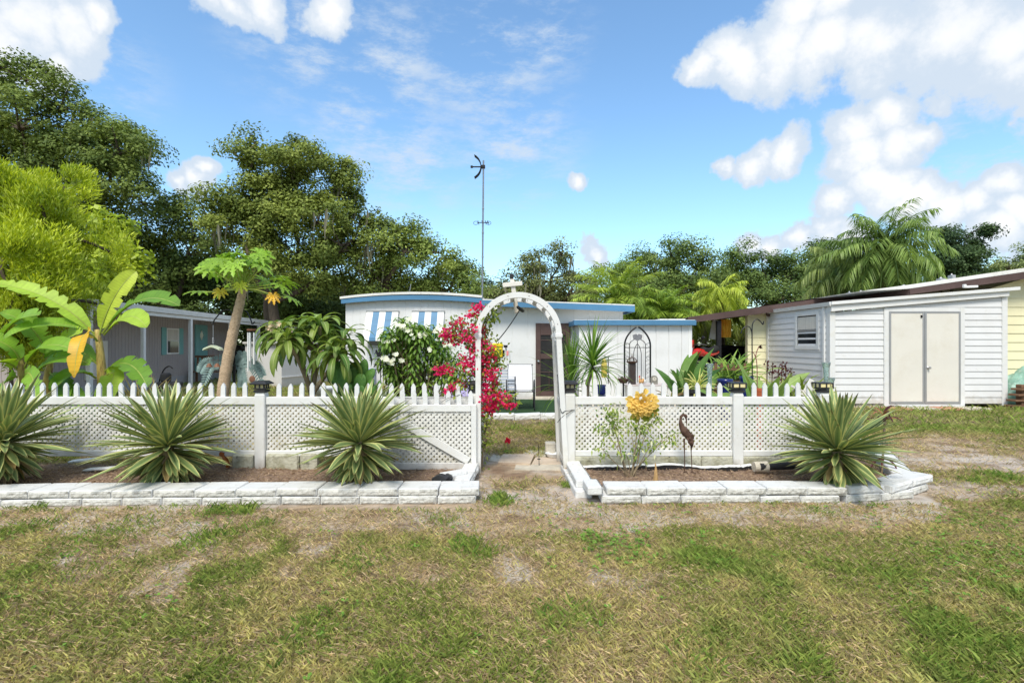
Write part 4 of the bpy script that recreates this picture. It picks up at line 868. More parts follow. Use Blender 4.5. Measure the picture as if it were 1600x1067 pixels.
# pavers under the arch
for k,(pts,z,mt,lab) in enumerate([([(778,726),(829,728),(836,713.5),(786,713)],.034,'tan_paver','tan paving slab lying on top of the others under the arch'),([(803,735),(884,735),(878,727),(806,727)],.012,'concrete','pale paving slab nearest the bare sand under the arch'),([(830,726.5),(884,727),(880,716),(836,715.5)],.016,'tan_paver','pale paving slab touching the arch leg'),([(812,713),(874,715),(868,704),(826,704.5)],.010,'concrete','pale paving slab at the back of the arch, beside the small block'),([(764,721),(781,723),(786,713),(770,712)],.012,'concrete','small broken paving slab next to the bougainvillea stem')]):
    q=[(X(a,DG(b)),DG(b)) for a,b in pts]; m=MB(); V=[(a,b,z-.035) for a,b in q]+[(a,b,z) for a,b in q]; V=np.array(V); V[:,:2]+=rng.normal(0,.006,(8,2)); m.add(V,[(4,5,6,7),(3,2,1,0),(0,1,5,4),(1,2,6,5),(2,3,7,6),(3,0,4,7)]); tag(m.build('paving_slab',M[mt]),lab,'paving slab','slabs under the arch')
m=MB(); cbox(m,P(860,700,6.9),(.14,.16,.16),.01); tag(m.build('concrete_block',M['concrete']),'small grey block standing behind the arch leg on the slabs','block')
m=MB(); lathe(m,[(.0,.0),(.07,0),(.105,.05),(.09,.05),(.06,.02),(0,.02)],(X(864,6.75),6.75,.02),16); tag(m.build('saucer',M['white_paint']),'white saucer on the slab against the arch leg','saucer')
m=MB(); tube(m,[(X(842.5,6.3),6.3,0),(X(841.5,6.3),6.3,.26)],.004,5); cbox(m,(X(842,6.3),6.3,.09),(.04,.012,.012),.003); tag(m.build('garden_stake',M['black_metal']),'thin iron garden stake pushed between the slabs under the arch','stake')
# ================================================================== GARDEN PLANTS
# ---- variegated agaves
def agave(px,pyc,d,R,n,label,seed):
    r=np.random.default_rng(seed); x=X(px,d); zc=Z(pyc,d); lean=r.random()*.16; laz=r.random()*6.28; pl=thing('variegated_agave',label,'agave',(x,d,0),'variegated agaves in the beds'); m=MB()
    for i in range(n):
        u=(i+.5)/n; el=math.radians(87-132*u**.72+r.normal(0,6)); az=i*2.39996+r.normal(0,.2); el+=lean*math.cos(az-laz)
        L=R*(1.0 if el>math.radians(20) else .98 if el>math.radians(-12) else .62)*(.78+.30*r.random())*(.80 if el>math.radians(75) else 1)
        if el<math.radians(-25): L*=.82
        p0=np.array((x,d,zc+.035*math.sin(el)))+.035*np.array((math.cos(az)*math.cos(el),math.sin(az)*math.cos(el),0))
        if el<0: p0[2]-=.16*min(1,-el/.9)
        sp=spine(p0,az,el,L,.08+.30*r.random()**1.5 if el>-.1 else .12,9)
        lim=np.where(sp[:,2]<.04); sp[lim,2]=.04+.02*r.random()
        W=(.060+.015*r.random())*(1.12 if el<-.2 else 1)
        hint=np.array((-math.cos(az)*math.sin(el),-math.sin(az)*math.sin(el),math.cos(el)))+r.normal(0,.22,3)
        g1=lin(108,130,80)*(.72+.45*r.random()); g2=lin(150,166,108)*(.85+.3*r.random()); cr=lin(216,212,138)*(.74+.26*r.random()); 
        if r.random()<.07 and el<.1: g1=g2=lin(150,128,84); cr=lin(186,160,110)
        prof=lambda t: np.clip(np.interp(t,[0,.12,.4,.62,.85,1],[.55,.62,.95,1,.52,.02]),0,1)
        tipc=lin(88,60,40)
        t=np.linspace(0,1,9)[:,None]; k=sstep(.93,1,t)
        mixc=lambda c:c*(1-k)+tipc*k
        ribbon(m,sp,hint,W,prof,[(-1,mixc(cr)),(-.78,mixc(cr)),(-.66,mixc(g2)),(0,mixc(g1)),(.66,mixc(g2)),(.78,mixc(cr)),(1,mixc(cr))],.28)
    m.build('foliage',M['agave'],pl)
    m=MB(); tube(m,[(x,d,0),(x,d,zc-.1),(x,d,zc+.06)],[.10,.085,.04],10); m.build('stem',M['stem'],pl)
    m=MB()
    for i in range(26):
        az=r.random()*6.28; sp=spine((x+.06*math.cos(az),d+.06*math.sin(az),zc-.16-.14*r.random()),az,-.75-.6*r.random(),.22+.2*r.random(),.1,5); sp[:,2]=np.maximum(sp[:,2],.05); v=r.random(); c=lin(140,118,88)*(.4+.5*v)
        ribbon(m,sp,(0,0,1.),.035,lambda t:1-t**2*.9,[(-1,c),(0,c*.8),(1,c)],.4)
    m.build('dead_leaves',M['agave'],pl)
agave(5,692,5.25,.73,235,'variegated agave cut by the picture edge beside the banana plants',1)
agave(262,698,5.28,.73,245,'round variegated agave in front of the long unbroken fence panel',2)
agave(561,694,5.22,.72,228,'variegated agave in front of the open gate',3)
agave(1308,706,5.15,.69,215,'lone variegated agave at the bed corner nearest the shed',4)

# ---- dark red cordyline
x,d=X(1380,5.75),5.75; pl=thing('red_cordyline','dark red cordyline with sparse drooping leaves behind the lone agave','cordyline',(x,d,0)); m=MB(); tube(m,[(x-.02,d,0),(x,d,.3),(x+.02,d,.68)],.011,6); m.build('stem',M['stem'],pl); m=MB()
for i in range(26):
    az=i*2.4; top=i<18; z0=.62+.1*rng.random() if top else .18+.2*rng.random(); c=lin(92,40,42)*(.6+.7*rng.random()) if rng.random()<.8 else lin(170,120,80)
    sp=spine((x,d,z0),az,.9-1.1*(i/26)+.3*rng.random(),.15+.14*rng.random(),1.6,7); ribbon(m,sp,(.1,-.2,1),.035,lambda t:np.sin(np.pi*np.clip(t*.92+.06,0,1)),[(-1,c),(0,c*.8),(1,c)],.25)
m.build('foliage',M['soft_leaf'],pl)

# ---- small pentas-like shrub and the yellow rosette croton in front of the fence
x0,d=X(985,5.55),5.55; pl=thing('flowering_shrub','sparse leggy green shrub with bare stems in the heron bed','shrub',(x0,d,0)); ms=MB(); m=MB()
for k,(tx,ty,dd) in enumerate([(955,645,5.5),(945,672,5.45),(962,662,5.6),(1000,668,5.6),(1020,655,5.65),(1045,682,5.5),(1020,690,5.5),(985,668,5.65),(978,710,5.5),(940,700,5.45),(1000,700,5.6),(1008,660,5.7)]):
    b=np.array((x0+rng.normal(0,.03),d+rng.normal(0,.03),.05)); e=P(tx,ty,dd); mid=(b+e)/2+rng.normal(0,.03,3)+(0,0,.05); sp=bez(b,mid,e,10); tube(ms,sp,np.linspace(.006,.003,10),5)
    n=int(1.5*[70,34,40,34,30,26,26,20,16,18,16,20][k]); q=np.where(rng.random((n,1))<.75,e+rng.normal(0,.05,(n,3)),sp[rng.integers(4,10,n)]+rng.normal(0,.03,(n,3))); v=rng.random((n,1)); D=rdir(n)+np.array((0,-.2,-.5)); 
    c=lin(92,124,48)*(1-v)+lin(160,174,78)*v; c=np.where(rng.random((n,1))<.12,lin(226,226,190),c); leaves(m,q,D,rdir(n)+np.array((0,-.8,1.2)),.035+.04*rng.random(n),.016+.014*rng.random(n),c,droop=.2)
ms.build('stem',M['stem'],pl); m.build('foliage',M['soft_leaf'],pl)
cx_,cz_,d=X(1004,5.6),Z(632,5.6),5.6; pl=thing('yellow_croton','round golden yellow rosette of overlapping leaves on a thin stem before the fence','croton',(cx_,d,0)); m=MB(); ms=MB(); tube(ms,bez((X(990,5.6),5.6,.05),(X(992,5.6),5.62,.5),(cx_,d+.03,cz_-.04)),.006,5); ms.build('stem',M['stem'],pl)
for i in range(110):
    u=(i+.5)/110; a=i*2.39996+rng.normal(0,.2); rr=.165*math.sqrt(u)*(.85+.3*rng.random()); rr=rr-.05*(1-u); p=np.array((cx_+rr*.98*math.cos(a)*.75,d+.02-.09*(1-u),cz_+rr*.82*math.sin(a)*.8)); out=np.array((math.cos(a),-.55+.55*u,math.sin(a)*.8)); c=lin(248,212,118)*(.78+.32*rng.random()); low=(math.sin(a)<-.2 and u>.45) or (math.cos(a)>.5 and u>.6 and math.sin(a)<.2)
    if low and rng.random()<.5: c=lin(150,160,60)
    sp=bez(p,p+out*.03+(0,-.012,0),p+out*(.068+.03*u*rng.random())+(0,-.004,-.02),6); ribbon(m,sp,np.array((0,-1,.3))+rng.normal(0,.35,3),.050,lambda t:np.interp(t,[0,.3,.75,1],[.4,.9,1,.35]),[(-1,c),(0,c*.78),(1,c)],.25)
m.build('foliage',M['petal'],pl)
# dry stump spike
x,d=X(1026,5.15),5.15; m=MB(); tube(m,[(x,d,.03),(x-.01,d,.14),(x-.008,d,.25),(x-.014,d,.31)],[.05,.026,.012,.003],7)
for a in np.linspace(0,6,9): sp=spine((x,d,.05),a,.9,.14,.6,5); ribbon(m,sp,(0,0,1.),.018,lambda t:1-t,[(-1,(1,1,1)),(1,(1,1,1))])
tag(m.build('dry_stump',mat('dry_straw',lin(172,138,92),.9,.3,20,.4,40)),'dry pointed plant stump standing in the mulch before the heron','stump')
# heron sculpture
x,d=X(1073,5.72),5.72; her=thing('heron_sculpture','rusty brown metal heron sculpture standing against the lattice fence','sculpture',(x,d,0)); m=MB()
S=lambda a,b:P(a,b,d)
pts=poly3([S(1081,700),S(1080,690),S(1076,681),S(1070,674),S(1065.5,667),S(1063.5,659),S(1064,652),S(1067,648.5),S(1071,649.5),S(1072.5,653)],46); t=np.linspace(0,1,len(pts)); rad=np.interp(t,[0,.06,.2,.34,.45,.6,.8,.88,.96,1],[.004,.022,.043,.047,.030,.015,.013,.019,.017,.008]); tube(m,pts,rad,12); m.build('body',M['rust'],her,True)
m=MB(); tube(m,poly3([S(1071.5,652),S(1072.8,658),S(1072.6,665)],8),np.linspace(.011,.002,len(poly3([S(1071.5,652),S(1072.8,658),S(1072.6,665)],8))),8); m.build('beak',M['rust'],her,True)
m=MB()
for i in range(26): p=S(1072+8*rng.random(),676+14*rng.random())+(0,-.045+.02*rng.random(),0); sp=bez(p,p+(.012,-.008,-.02),p+(.022,.005,-.05),5); ribbon(m,sp,(0,-1,0),.022,lambda t:1-t**2,[(-1,(1,1,1)),(1,(1,1,1))],.2)
m.build('wing_feathers',M['rust'],her)
for (a,b,c) in ((1068,1069.5,1070),(1078.5,1080,1081.5)):
    m=MB(); tube(m,[S(a+1,685),S(b,708),S(c,739)],[.011,.005,.005],6); tube(m,[S(c,736)+(0,0,-.0),S(c,736)+(.02,-.05,-.01)],.004,5); tube(m,[S(c,736),S(c,736)+(-.03,-.03,-.01)],.004,5); m.build('leg',M['rust'],her)

# ---- bananas
def banana(name,label,stems,lv,d0):
    x0=X(stems[0][0][0],d0); pl=thing(name,label,'banana plant',(x0,d0,0),'banana plants behind the fence')
    for st_ in stems:
        pts=poly3([P(a,b,dd) if b<900 else np.array((X(a,dd),dd,0)) for a,b,dd in st_],14); m=MB(); tube(m,pts,np.linspace(.09,.035,len(pts)),10); m.build('pseudostem',M['banana_stem'],pl,True)
    m=MB(); pet=MB()
    for (a,b,c,W,hint,col) in lv:
        A,B,C=[P(*q) for q in (a,b,c)]; n=64; sp=bez(A,B,C,n); t=np.linspace(0,1,n)
        c0=lin(*col); st=1+.13*np.sin(np.arange(n)*2.6)[:,None]*(.4+.6*rng.random((n,1)))-.25*sstep(.9,1,t)[:,None]; c1=c0*st
        mid=lin(190,200,110)
        prof=np.interp(t,[0,.10,.13,.3,.6,.85,.97,1],[.05,.05,.35,.85,1,.86,.45,.08]); tear=(rng.random(n)<.06)*(t>.22)*(.3+.4*rng.random(n)); tear=np.maximum(tear,.5*np.roll(tear,1)); prof=prof*(1-tear)
        ribbon(m,sp,hint,W,prof,[(-1,c1*.92),(-.85,c1),(-.45,c1*1.06),(-.06,c1),(0,np.repeat(mid[None],n,0)*.9),(.06,c1),(.45,c1*1.06),(.85,c1),(1,c1*.92)],.26,.05)
        tube(pet,sp[:int(n*.9)]-np.array((0,0,.008)),np.linspace(.016,.004,int(n*.9)),6,col=lin(168,180,84))
    m.build('foliage',M['soft_leaf'],pl,True); pet.build('midrib',M['soft_leaf'],pl)
G1=(170,200,66);G2=(132,172,56);G3=(108,150,50);G4=(194,210,74)
d=8.2
banana('banana_plant','taller banana plant with an upright leaf and one dead yellow leaf before the grey home',[[(161,900,d),(160,600,d),(156,545,d),(152,515,d)]],[
 ((154,528,d),(172,455,d-.1),(213,424,d+.1),.30,(.45,-1,.2),G4),((160,520,d),(215,440,d-.3),(280,478,d-.5),.34,(.0,-.75,.9),G3),((163,522,d),(205,472,d-.6),(229,512,d-.9),.30,(.1,-.9,.7),G1),
 ((152,528,d),(95,455,d-.2),(-10,442,d-.3),.34,(0,-.7,1),G1),((150,520,d),(70,488,d-.4),(5,530,d-.6),.36,(-.1,-.6,.9),G2),
 ((152,532,d-.3),(122,492,d-.9),(116,590,d-1.0),.24,(.1,-1,.1),(226,178,44)),
 ((158,575,d),(110,520,d-.2),(70,560,d-.4),.36,(0,-.7,.9),G3),((163,580,d),(205,545,d-.4),(230,605,d-.7),.34,(.2,-.7,.8),G3),((160,590,d),(200,560,d-.3),(150,640,d-.6),.30,(.4,-.9,.2),G1),((150,590,d),(118,565,d-.3),(78,610,d-.5),.34,(-.2,-.8,.8),G2)],d)
d=7.9
banana('banana_plant','shorter banana clump with wide arching leaves at the picture edge',[[(40,900,d),(38,620,d),(34,575,d),(30,545,d)],[(72,900,d+.3),(74,600,d+.3),(80,560,d+.3)],[(-10,900,d+.2),(-12,600,d+.2),(-14,540,d+.2)]],[
 ((34,570,d),(20,520,d-.2),(-60,530,d-.4),.36,(0,-.6,1),G2),((38,575,d),(60,520,d-.3),(118,548,d-.5),.34,(.1,-.7,.9),G2),((30,580,d),(2,545,d-.3),(-40,590,d-.5),.34,(-.2,-.7,.8),G1),((40,600,d),(90,535,d-.4),(140,570,d-.6),.30,(0,-.8,.8),G3),
 ((36,590,d),(52,560,d-.5),(58,640,d-.8),.26,(.3,-.9,.2),G2),((30,590,d),(8,575,d-.5),(-20,650,d-.7),.28,(-.3,-.9,.2),G3),((78,565,d+.3),(60,500,d+.2),(0,488,d),.36,(0,-.6,1),G2),((80,565,d+.3),(95,520,d+.2),(128,520,d),.3,(.3,-.8,.6),G1),((76,580,d+.3),(100,600,d),(135,640,d-.3),.3,(.3,-.9,.4),G3),((-14,560,d+.2),(10,490,d),(62,492,d-.2),.36,(0,-.7,.9),G2),((-14,560,d+.2),(-30,500,d),(-60,470,d-.2),.36,(-.2,-.7,.9),G1),((74,610,d+.3),(95,585,d+.1),(105,625,d-.2),.26,(.3,-.9,.4),G2)],d)

# ---- papaya
d=7.6; tp=P(380,452,d); base=np.array((X(341,d),d,0)); pl=thing('papaya_tree','slender leaning papaya tree with a ringed trunk and a crown of lobed leaves','papaya tree',base)
m=MB(); pts=poly3([base,P(350,600,d),P(362,530,d),P(372,485,d),tp],40); tube(m,pts,np.linspace(.092,.055,len(pts))*(1+.05*np.sin(np.arange(len(pts))*2.1)),14); m.build('trunk',M['papaya_bark'],pl,True)
m=MB(); pt=MB()
def papleaf(c,nrm,out,R,col):
    nrm=unit(np.array(nrm)); out=np.array(out)-nrm*np.dot(out,nrm); out=unit(out); side=np.cross(nrm,out)
    for k in range(9):
        th=math.radians(-144+36*k); dirv=out*math.cos(th)+side*math.sin(th); L=R*(1-.28*abs(th)/2.6)*(.9+.2*rng.random()); e=c+dirv*L-np.array((0,0,.22*L)); sp=bez(c,c+dirv*L*.55+nrm*.02,e,11)
        cc=col*(.85+.3*rng.random()); ribbon(m,sp,nrm,L*.42,[.34,.40,.26,.40,.85,.34,1.0,.40,.62,.30,.02],[(-1,cc),(0,cc*1.12),(1,cc)],.18)
for i in range(27):
    u=i/27; az=i*2.39996+rng.normal(0,.25); el=1.35-1.5*u+rng.normal(0,.16); out=np.array((math.cos(az)*math.cos(el),math.sin(az)*math.cos(el),math.sin(el))); L=(.26+.40*u)*(.8+.4*rng.random())
    st=tp+np.array((0,0,.10*(1-u))); e=st+out*L+np.array((0,0,.10-.05*u)); sp=bez(st,st+out*L*.55,e,8); tube(pt,sp,.0085,5,col=lin(176,192,92)); col=lin(130,166,52)*(1-.35*u)+lin(160,196,64)*.35*u
    col=col*(.8+.4*rng.random())
    papleaf(e,np.array((out[0]*.5,out[1]*.5-.2,.75))+rng.normal(0,.32,3),np.array((out[0],out[1],-.35+.5*(1-u))),.19+.08*rng.random(),col)
for (px,py,c) in ((344,455,(198,178,54)),(427,462,(214,166,44)),(375,445,(180,190,60))):
    e=P(px,py,d-.2); sp=bez(tp,(tp+e)/2+(0,0,.06),e,8); tube(pt,sp,.008,5,col=lin(190,200,110)); papleaf(e,(.3,-.8,.5),(rng.normal(0,.3),0,-1.),.13,lin(*c))
m.build('foliage',M['soft_leaf'],pl); pt.build('leaf_stalks',M['soft_leaf'],pl)

# ---- plumeria with long drooping leaves
d=7.4; b=np.array((X(490,d),d,0)); pl=thing('plumeria_tree','plumeria tree with long drooping leathery leaves and thick forked branches','plumeria',b); ms=MB(); m=MB(); fork=P(487,618,d)
tube(ms,[b,fork],[.045,.038],8)
heads=[]
for (mid,e) in (((476,575,d),(462,540,d-.1)),((490,570,d+.1),(492,538,d+.15)),((512,580,d-.1),(535,550,d-.2)),((470,560,d-.3),(448,535,d-.4)),((500,555,d),(500,510,d))):
    sp=bez(fork,P(*mid),P(*e),10); tube(ms,sp,np.linspace(.034,.024,10),8); heads.append(P(*e))
heads+= [P(478,515,d+.1),P(440,520,d-.2),P(540,530,d-.1),P(525,558,d-.4)]
for h in heads[5:]: tube(ms,bez(P(490,548,d),(h+P(490,548,d))/2+(0,0,.03),h,8),np.linspace(.026,.02,8),7)
for hi,h in enumerate(heads):
    for i in range(21):
        u=(i+.5)/21; az=i*2.39996+hi; el=1.2-1.5*u; L=(.40+.18*rng.random())*(.75+.4*u); v=rng.random(); c=lin(84,118,48)*(1-v)+lin(140,158,72)*v
        if hi in (4,5) and u<.35: c=lin(150,176,90)
        sp=spine(h+np.array((0,0,.05*(1-u))),az,el,L,1.55+.5*rng.random(),11,1.3); hint=np.array((math.cos(az)*.4,math.sin(az)*.4,1))
        ribbon(m,sp,hint,.10,lambda t:np.interp(t,[0,.12,.3,.65,.85,1],[.08,.12,.7,1,.7,.05]),[(-1,c*.95),(-.12,c*1.05),(0,lin(190,196,130)),(.12,c*1.05),(1,c*.95)],.18)
ms.build('branches',M['stem'],pl,True); m.build('foliage',M['soft_leaf'],pl,True)
for (px,py) in ((424,508),(430,511),(419,512),(426,517),(456,515),(436,506)):
    c=P(px,py,d-.35); m=MB()
    for k in range(5): a=k*1.257; leaves(m,c[None]+.0,np.array(((math.cos(a),-.5,math.sin(a)),)),np.array(((0,-1,.3),)),.05,.034,lin(240,226,200) if k%2 else lin(238,206,180),.6)
    m.build('flower',M['petal'],pl)

# ---- prickly pear
d=7.15; base=np.array((X(555,d),d,0)); pl=thing('prickly_pear','prickly pear cactus with broad oval green pads behind the fence','cactus',base)
for (px,py,w,h,rot,dd) in [(535,608,24,40,.1,0),(531,586,30,44,-.32,-.05),(519,588,17,30,-.25,.05),(532,592,24,42,.15,-.1),(548,590,18,34,.5,.04),(553,585,24,40,.1,.1),(566,583,18,46,.2,.05),(562,598,22,30,.3,-.08),(575,590,18,34,.62,0),(577,602,14,24,.6,-.1),(564,612,16,20,.1,-.15),(547,606,8,12,0,-.2),(585,612,10,22,.1,-.1),(592,606,9,24,.15,0),(612,613,10,14,0,0),(548,618,26,40,0,0),(570,622,26,44,0,.05),(587,624,16,40,0,0)]:
    m=MB(); ball(m,P(px,py,d+dd),(w/2/F*d,.022,h/2/F*d),14,10,R=roty(rot)@rotz(rng.normal(0,.35))); m.build('pad',M['cactus'],pl,True)

# ---- white flowering bush
d=7.5; base=np.array((X(652,d),d,0)); pl=thing('white_flowering_bush','dense dark green bush with narrow leaves and white flower clusters under the awnings','bush',base); ms=MB(); m=MB(); fl=MB(); tips=[]
env=[(625,515,20),(640,525,30),(665,545,34),(690,555,28),(620,555,26),(650,580,34),(680,590,32),(625,590,26),(700,575,20),(640,508,16),(612,530,12),(668,515,14),(655,555,34),(610,570,14)]
for i in range(95):
    cx1,cy1,r1=env[i%len(env)]; a=rng.random()*6.28; rr=r1*math.sqrt(rng.random()); px=cx1+rr*math.cos(a); py=cy1+rr*.9*math.sin(a); dd=d+rng.normal(0,.22); e=P(px,py,dd); tips.append(e); s=base+np.array((rng.normal(0,.16),rng.normal(0,.1),.02)); sp=bez(s,np.array((s[0]*.6+e[0]*.4,(s[1]+e[1])/2,e[2]*.6)),e,9); tube(ms,sp,np.linspace(.016,.006,9),5)
    n=30
    for k in range(n):
        az=k*2.4+i; u=k/n; L=.13+.08*rng.random(); v=rng.random(); low=e[2]<1.35; c=(lin(84,120,46)*(1-v)+lin(140,170,74)*v)
        st=spine(e-np.array((0,0,.13*u)),az,.9-1.2*u,L,1.3+.6*rng.random(),6,1.2); ribbon(m,st,(.2*math.cos(az),.2*math.sin(az),1),.042,lambda t:np.interp(t,[0,.4,.75,1],[.18,.55,1,.1]),[(-1,c),(0,c*1.15),(1,c)],.2)
for (px,py,k) in [(630,512,10),(637,516,9),(622,508,5),(655,522,6),(662,524,4),(600,532,4),(608,534,4),(603,560,8),(612,566,6),(625,565,4),(697,540,4),(704,538,3),(680,518,4),(643,530,4),(672,548,3),(686,512,4),(618,553,4),(640,500,4)]:
    for q in range(k):
        c=P(px+rng.normal(0,2.4),py+rng.normal(0,1.8),d-.40+rng.normal(0,.06)); tl=rdir(1)[0]*.4+np.array((0,-1,.5))
        t_=unit(np.cross(tl,(0,0,1.))); bvec=np.cross(unit(tl),t_)
        for k2 in range(5): a=k2*1.257+q; D=(t_*math.cos(a)+bvec*math.sin(a))[None]; leaves(fl,c[None],D+unit(tl)*.3,tl[None],.036,.026,lin(240,240,226),.6)
    fl.build('flower_cluster',M['petal'],pl); fl=MB()
ms.build('branches',M['stem'],pl); m.build('foliage',M['soft_leaf'],pl)

# ---- bougainvillea on the arch
d=6.15; base=np.array((X(752,d),d,0)); pl=thing('bougainvillea','magenta bougainvillea climbing the leg of the white arch','bougainvillea',base); ms=MB(); m=MB(); br=MB()
vines=[[(752,737),(756,690),(762,640),(758,590),(752,545),(745,510),(740,488)],[(757,700),(768,650),(772,600),(765,560),(758,525)],[(760,560),(735,540),(710,520),(694,520)],[(757,545),(730,520),(705,505)],[(762,575),(740,585),(722,600),(705,612),(694,610)],[(765,600),(775,615),(790,622),(800,628)],[(750,530),(762,500),(772,485)],[(757,690),(750,660),(752,640)],[(760,590),(735,585),(700,572),(686,577)],[(765,540),(775,560),(778,575)]]
vp=[]
for v in vines:
    sp=poly3([P(a,b,6.02+.14*rng.random()) if b<735 else base for a,b in v],30); tube(ms,sp,np.linspace(.012,.004,len(sp)),5,col=None); vp.append(sp)
ap=np.concatenate(vp)
n=3600; q=ap[rng.integers(0,len(ap),n)]+rng.normal(0,1,(n,3))*np.array((.055,.075,.055)); z=q[:,2]; k=rng.random(n)<np.where(z<.8,.45,.75); q=q[k]; n=len(q); v=rng.random((n,1)); leaves(m,q,rdir(n)+np.array((0,0,-.2)),rdir(n)+np.array((0,-.6,1)),.03+.03*rng.random(n),.02+.02*rng.random(n),lin(82,112,40)*(1-v)+lin(164,176,70)*v,.5,.15)
cl=[(742,485,8),(748,478,6),(735,492,7),(720,505,9),(708,510,8),(700,520,9),(712,523,9),(725,525,8),(694,522,8),(705,528,8),(735,530,8),(740,545,9),(748,540,8),(752,555,10),(745,560,8),(735,568,8),(730,562,6),(757,570,9),(762,555,7),(766,545,6),(755,530,6),(690,576,8),(684,580,7),(697,577,7),(704,580,5),(722,560,7),(726,570,6),(760,585,8),(768,592,8),(772,580,7),(765,605,9),(774,600,6),(758,612,7),(763,622,9),(775,618,8),(785,622,8),(793,624,7),(770,630,8),(757,628,6),(706,606,7),(700,612,7),(715,597,5),(792,634,5),(801,633,5),(774,636,5),(752,645,5),(727,603,5),(740,513,6),(757,515,5),(772,560,5),(755,600,7),(779,626,7),(766,640,6),(741,576,7),(716,532,6),(761,640,4)]
for (px,py,r) in cl:
    n=int(4.3*r); c=P(px,py,6.0+rng.normal(0,.07)); q=c+rng.normal(0,r/F*6*.55,(n,3)); v=rng.random((n,1)); col=lin(206,18,92)*(1-v)+lin(232,60,120)*v; col=np.where(rng.random((n,1))<.10,lin(225,70,50),col); leaves(br,q,rdir(n),rdir(n)+np.array((0,-.9,.6)),.030+.018*rng.random(n),.024+.014*rng.random(n),col,.5)
ms.build('stems',M['stem'],pl); m.build('foliage',M['soft_leaf'],pl); br.build('flowers',M['petal'],pl)
# lone red flower on the path
p=np.array((X(793,6.9),6.9,0)); pl=thing('red_flower','single red flower growing out of the grass beyond the arch','flower',p); m=MB(); tube(m,[p,p+(.005,0,.1),p+(-.005,0,.2)],.004,5); m.build('stem',M['stem'],pl); m=MB()
for k in range(16): leaves(m,(p+(0,0,.19+.03*rng.random()))[None],rdir(1)+np.array(((0,-.3,.3),)),np.array(((0,-1,.5),)),.045,.035,lin(214,36,70)*(.7+.5*rng.random()),.6)
m.build('petals',M['petal'],pl); m=MB(); n=14; leaves(m,p+np.array((0,0,.04))+rng.normal(0,.025,(n,3)),rdir(n),rdir(n)+np.array((0,-1,1)),.05,.025,lin(120,150,60)); m.build('foliage',M['soft_leaf'],pl)

# ---- spiky dracaenas behind the fence
def dracaena(label,trunk,hd,n,L,up,tw):
    base=np.array((X(trunk[0][0],trunk[0][2]),trunk[0][2],0)); pl=thing('dracaena',label,'dracaena',base); m=MB(); pts=poly3([base]+[P(*q) for q in trunk[1:]],16); tube(m,pts,np.linspace(tw,tw*.7,len(pts)),9); m.build('trunk',M['palm_bark'],pl,True); m=MB(); h=pts[-1]
    for i in range(n):
        u=(i+.5)/n; az=i*2.39996; el=math.radians(86-105*u**up+rng.normal(0,4)); Lk_=L*(.8+.35*rng.random()); v=rng.random(); c=lin(64,104,36)*(1-v)+lin(132,164,68)*v
        sp=spine(h+np.array((0,0,.14*(1-u)-.04)),az,el,Lk_,.25+1.5*u*rng.random()+.5*u,9,1.8); ribbon(m,sp,np.array((-math.cos(az)*math.sin(el),-math.sin(az)*math.sin(el),math.cos(el)+.05))+rng.normal(0,.15,3),.024,lambda t:np.interp(t,[0,.3,.7,1],[.9,1,.7,.04]),[(-1,c),(0,c*1.15),(1,c)],.35)
    m.build('foliage',M['soft_leaf'],pl)
dracaena('spiky green dracaena on a short curved trunk behind the fence, beside the iron trellis',[(918,0,7.6),(917,612,7.6),(921,590,7.6),(926,574,7.6)],0,120,.66,.85,.042)
dracaena('tall narrow dracaena with upright leaves half hidden by the arch leg',[(893,0,7.9),(893,606,7.9)],0,80,.80,2.6,.04)

# ---- canna, bromeliad and spider plants near the lean-to
def clump(name,label,cat,px,d,specs,mt='soft_leaf',z0=.0):
    base=np.array((X(px,d),d,z0)); pl=thing(name,label,cat,base); m=MB()
    for (n,L,W,e0,e1,dr,c1,c2,sx_) in specs:
        for i in range(n):
            u=(i+.5)/n; az=i*2.39996+rng.random(); el=math.radians(e0+(e1-e0)*u); v=rng.random(); c=lin(*c1)*(1-v)+lin(*c2)*v; p=base+np.array((rng.normal(0,sx_),rng.normal(0,sx_),.02)); sp=spine(p,az,el,L*(.75+.45*rng.random()),dr*(.5+rng.random()),9,1.5)
            ribbon(m,sp,np.array((-math.cos(az)*math.sin(el),-math.sin(az)*math.sin(el)-.7,math.cos(el)))+rng.normal(0,.2,3),W*(.8+.4*rng.random()),lambda t:np.interp(t,[0,.2,.5,.8,1],[.25,.5,1,.7,.03]),[(-1,c),(-.1,c*1.05),(0,c*1.35),(.1,c*1.05),(1,c)],.22)
    m.build('foliage',M[mt],pl,True); return pl
clump('canna_lily','broad leaved dark green canna beside the boarded lean-to wall','canna',1072,10.2,[(14,1.35,.24,86,60,.7,(58,98,44),(106,140,62),.07)])
pl=clump('spider_plant','yellow variegated spiky plant in a dark pot below the canna','plant',1090,9.6,[(50,.38,.026,85,-10,1.0,(186,190,92),(226,222,150),.02)],z0=.66)
m=MB(); lathe(m,[(.19,0),(.25,.58),(.27,.60),(.27,.67),(.24,.67),(.21,.58),(0,.58)],(X(1090,9.6),9.6,0),18); tag(m.build('plant_pot',M['black_plastic']),'dark round pot holding the yellow variegated plant','pot')
pl=clump('canna_lily','large canna clump with broad leaves in front of the yellow siding','canna',1192,7.8,[(18,1.22,.22,88,50,.8,(96,132,58),(160,182,102),.10),(10,1.0,.12,70,35,.8,(150,170,90),(190,196,120),.12)])
m=MB()
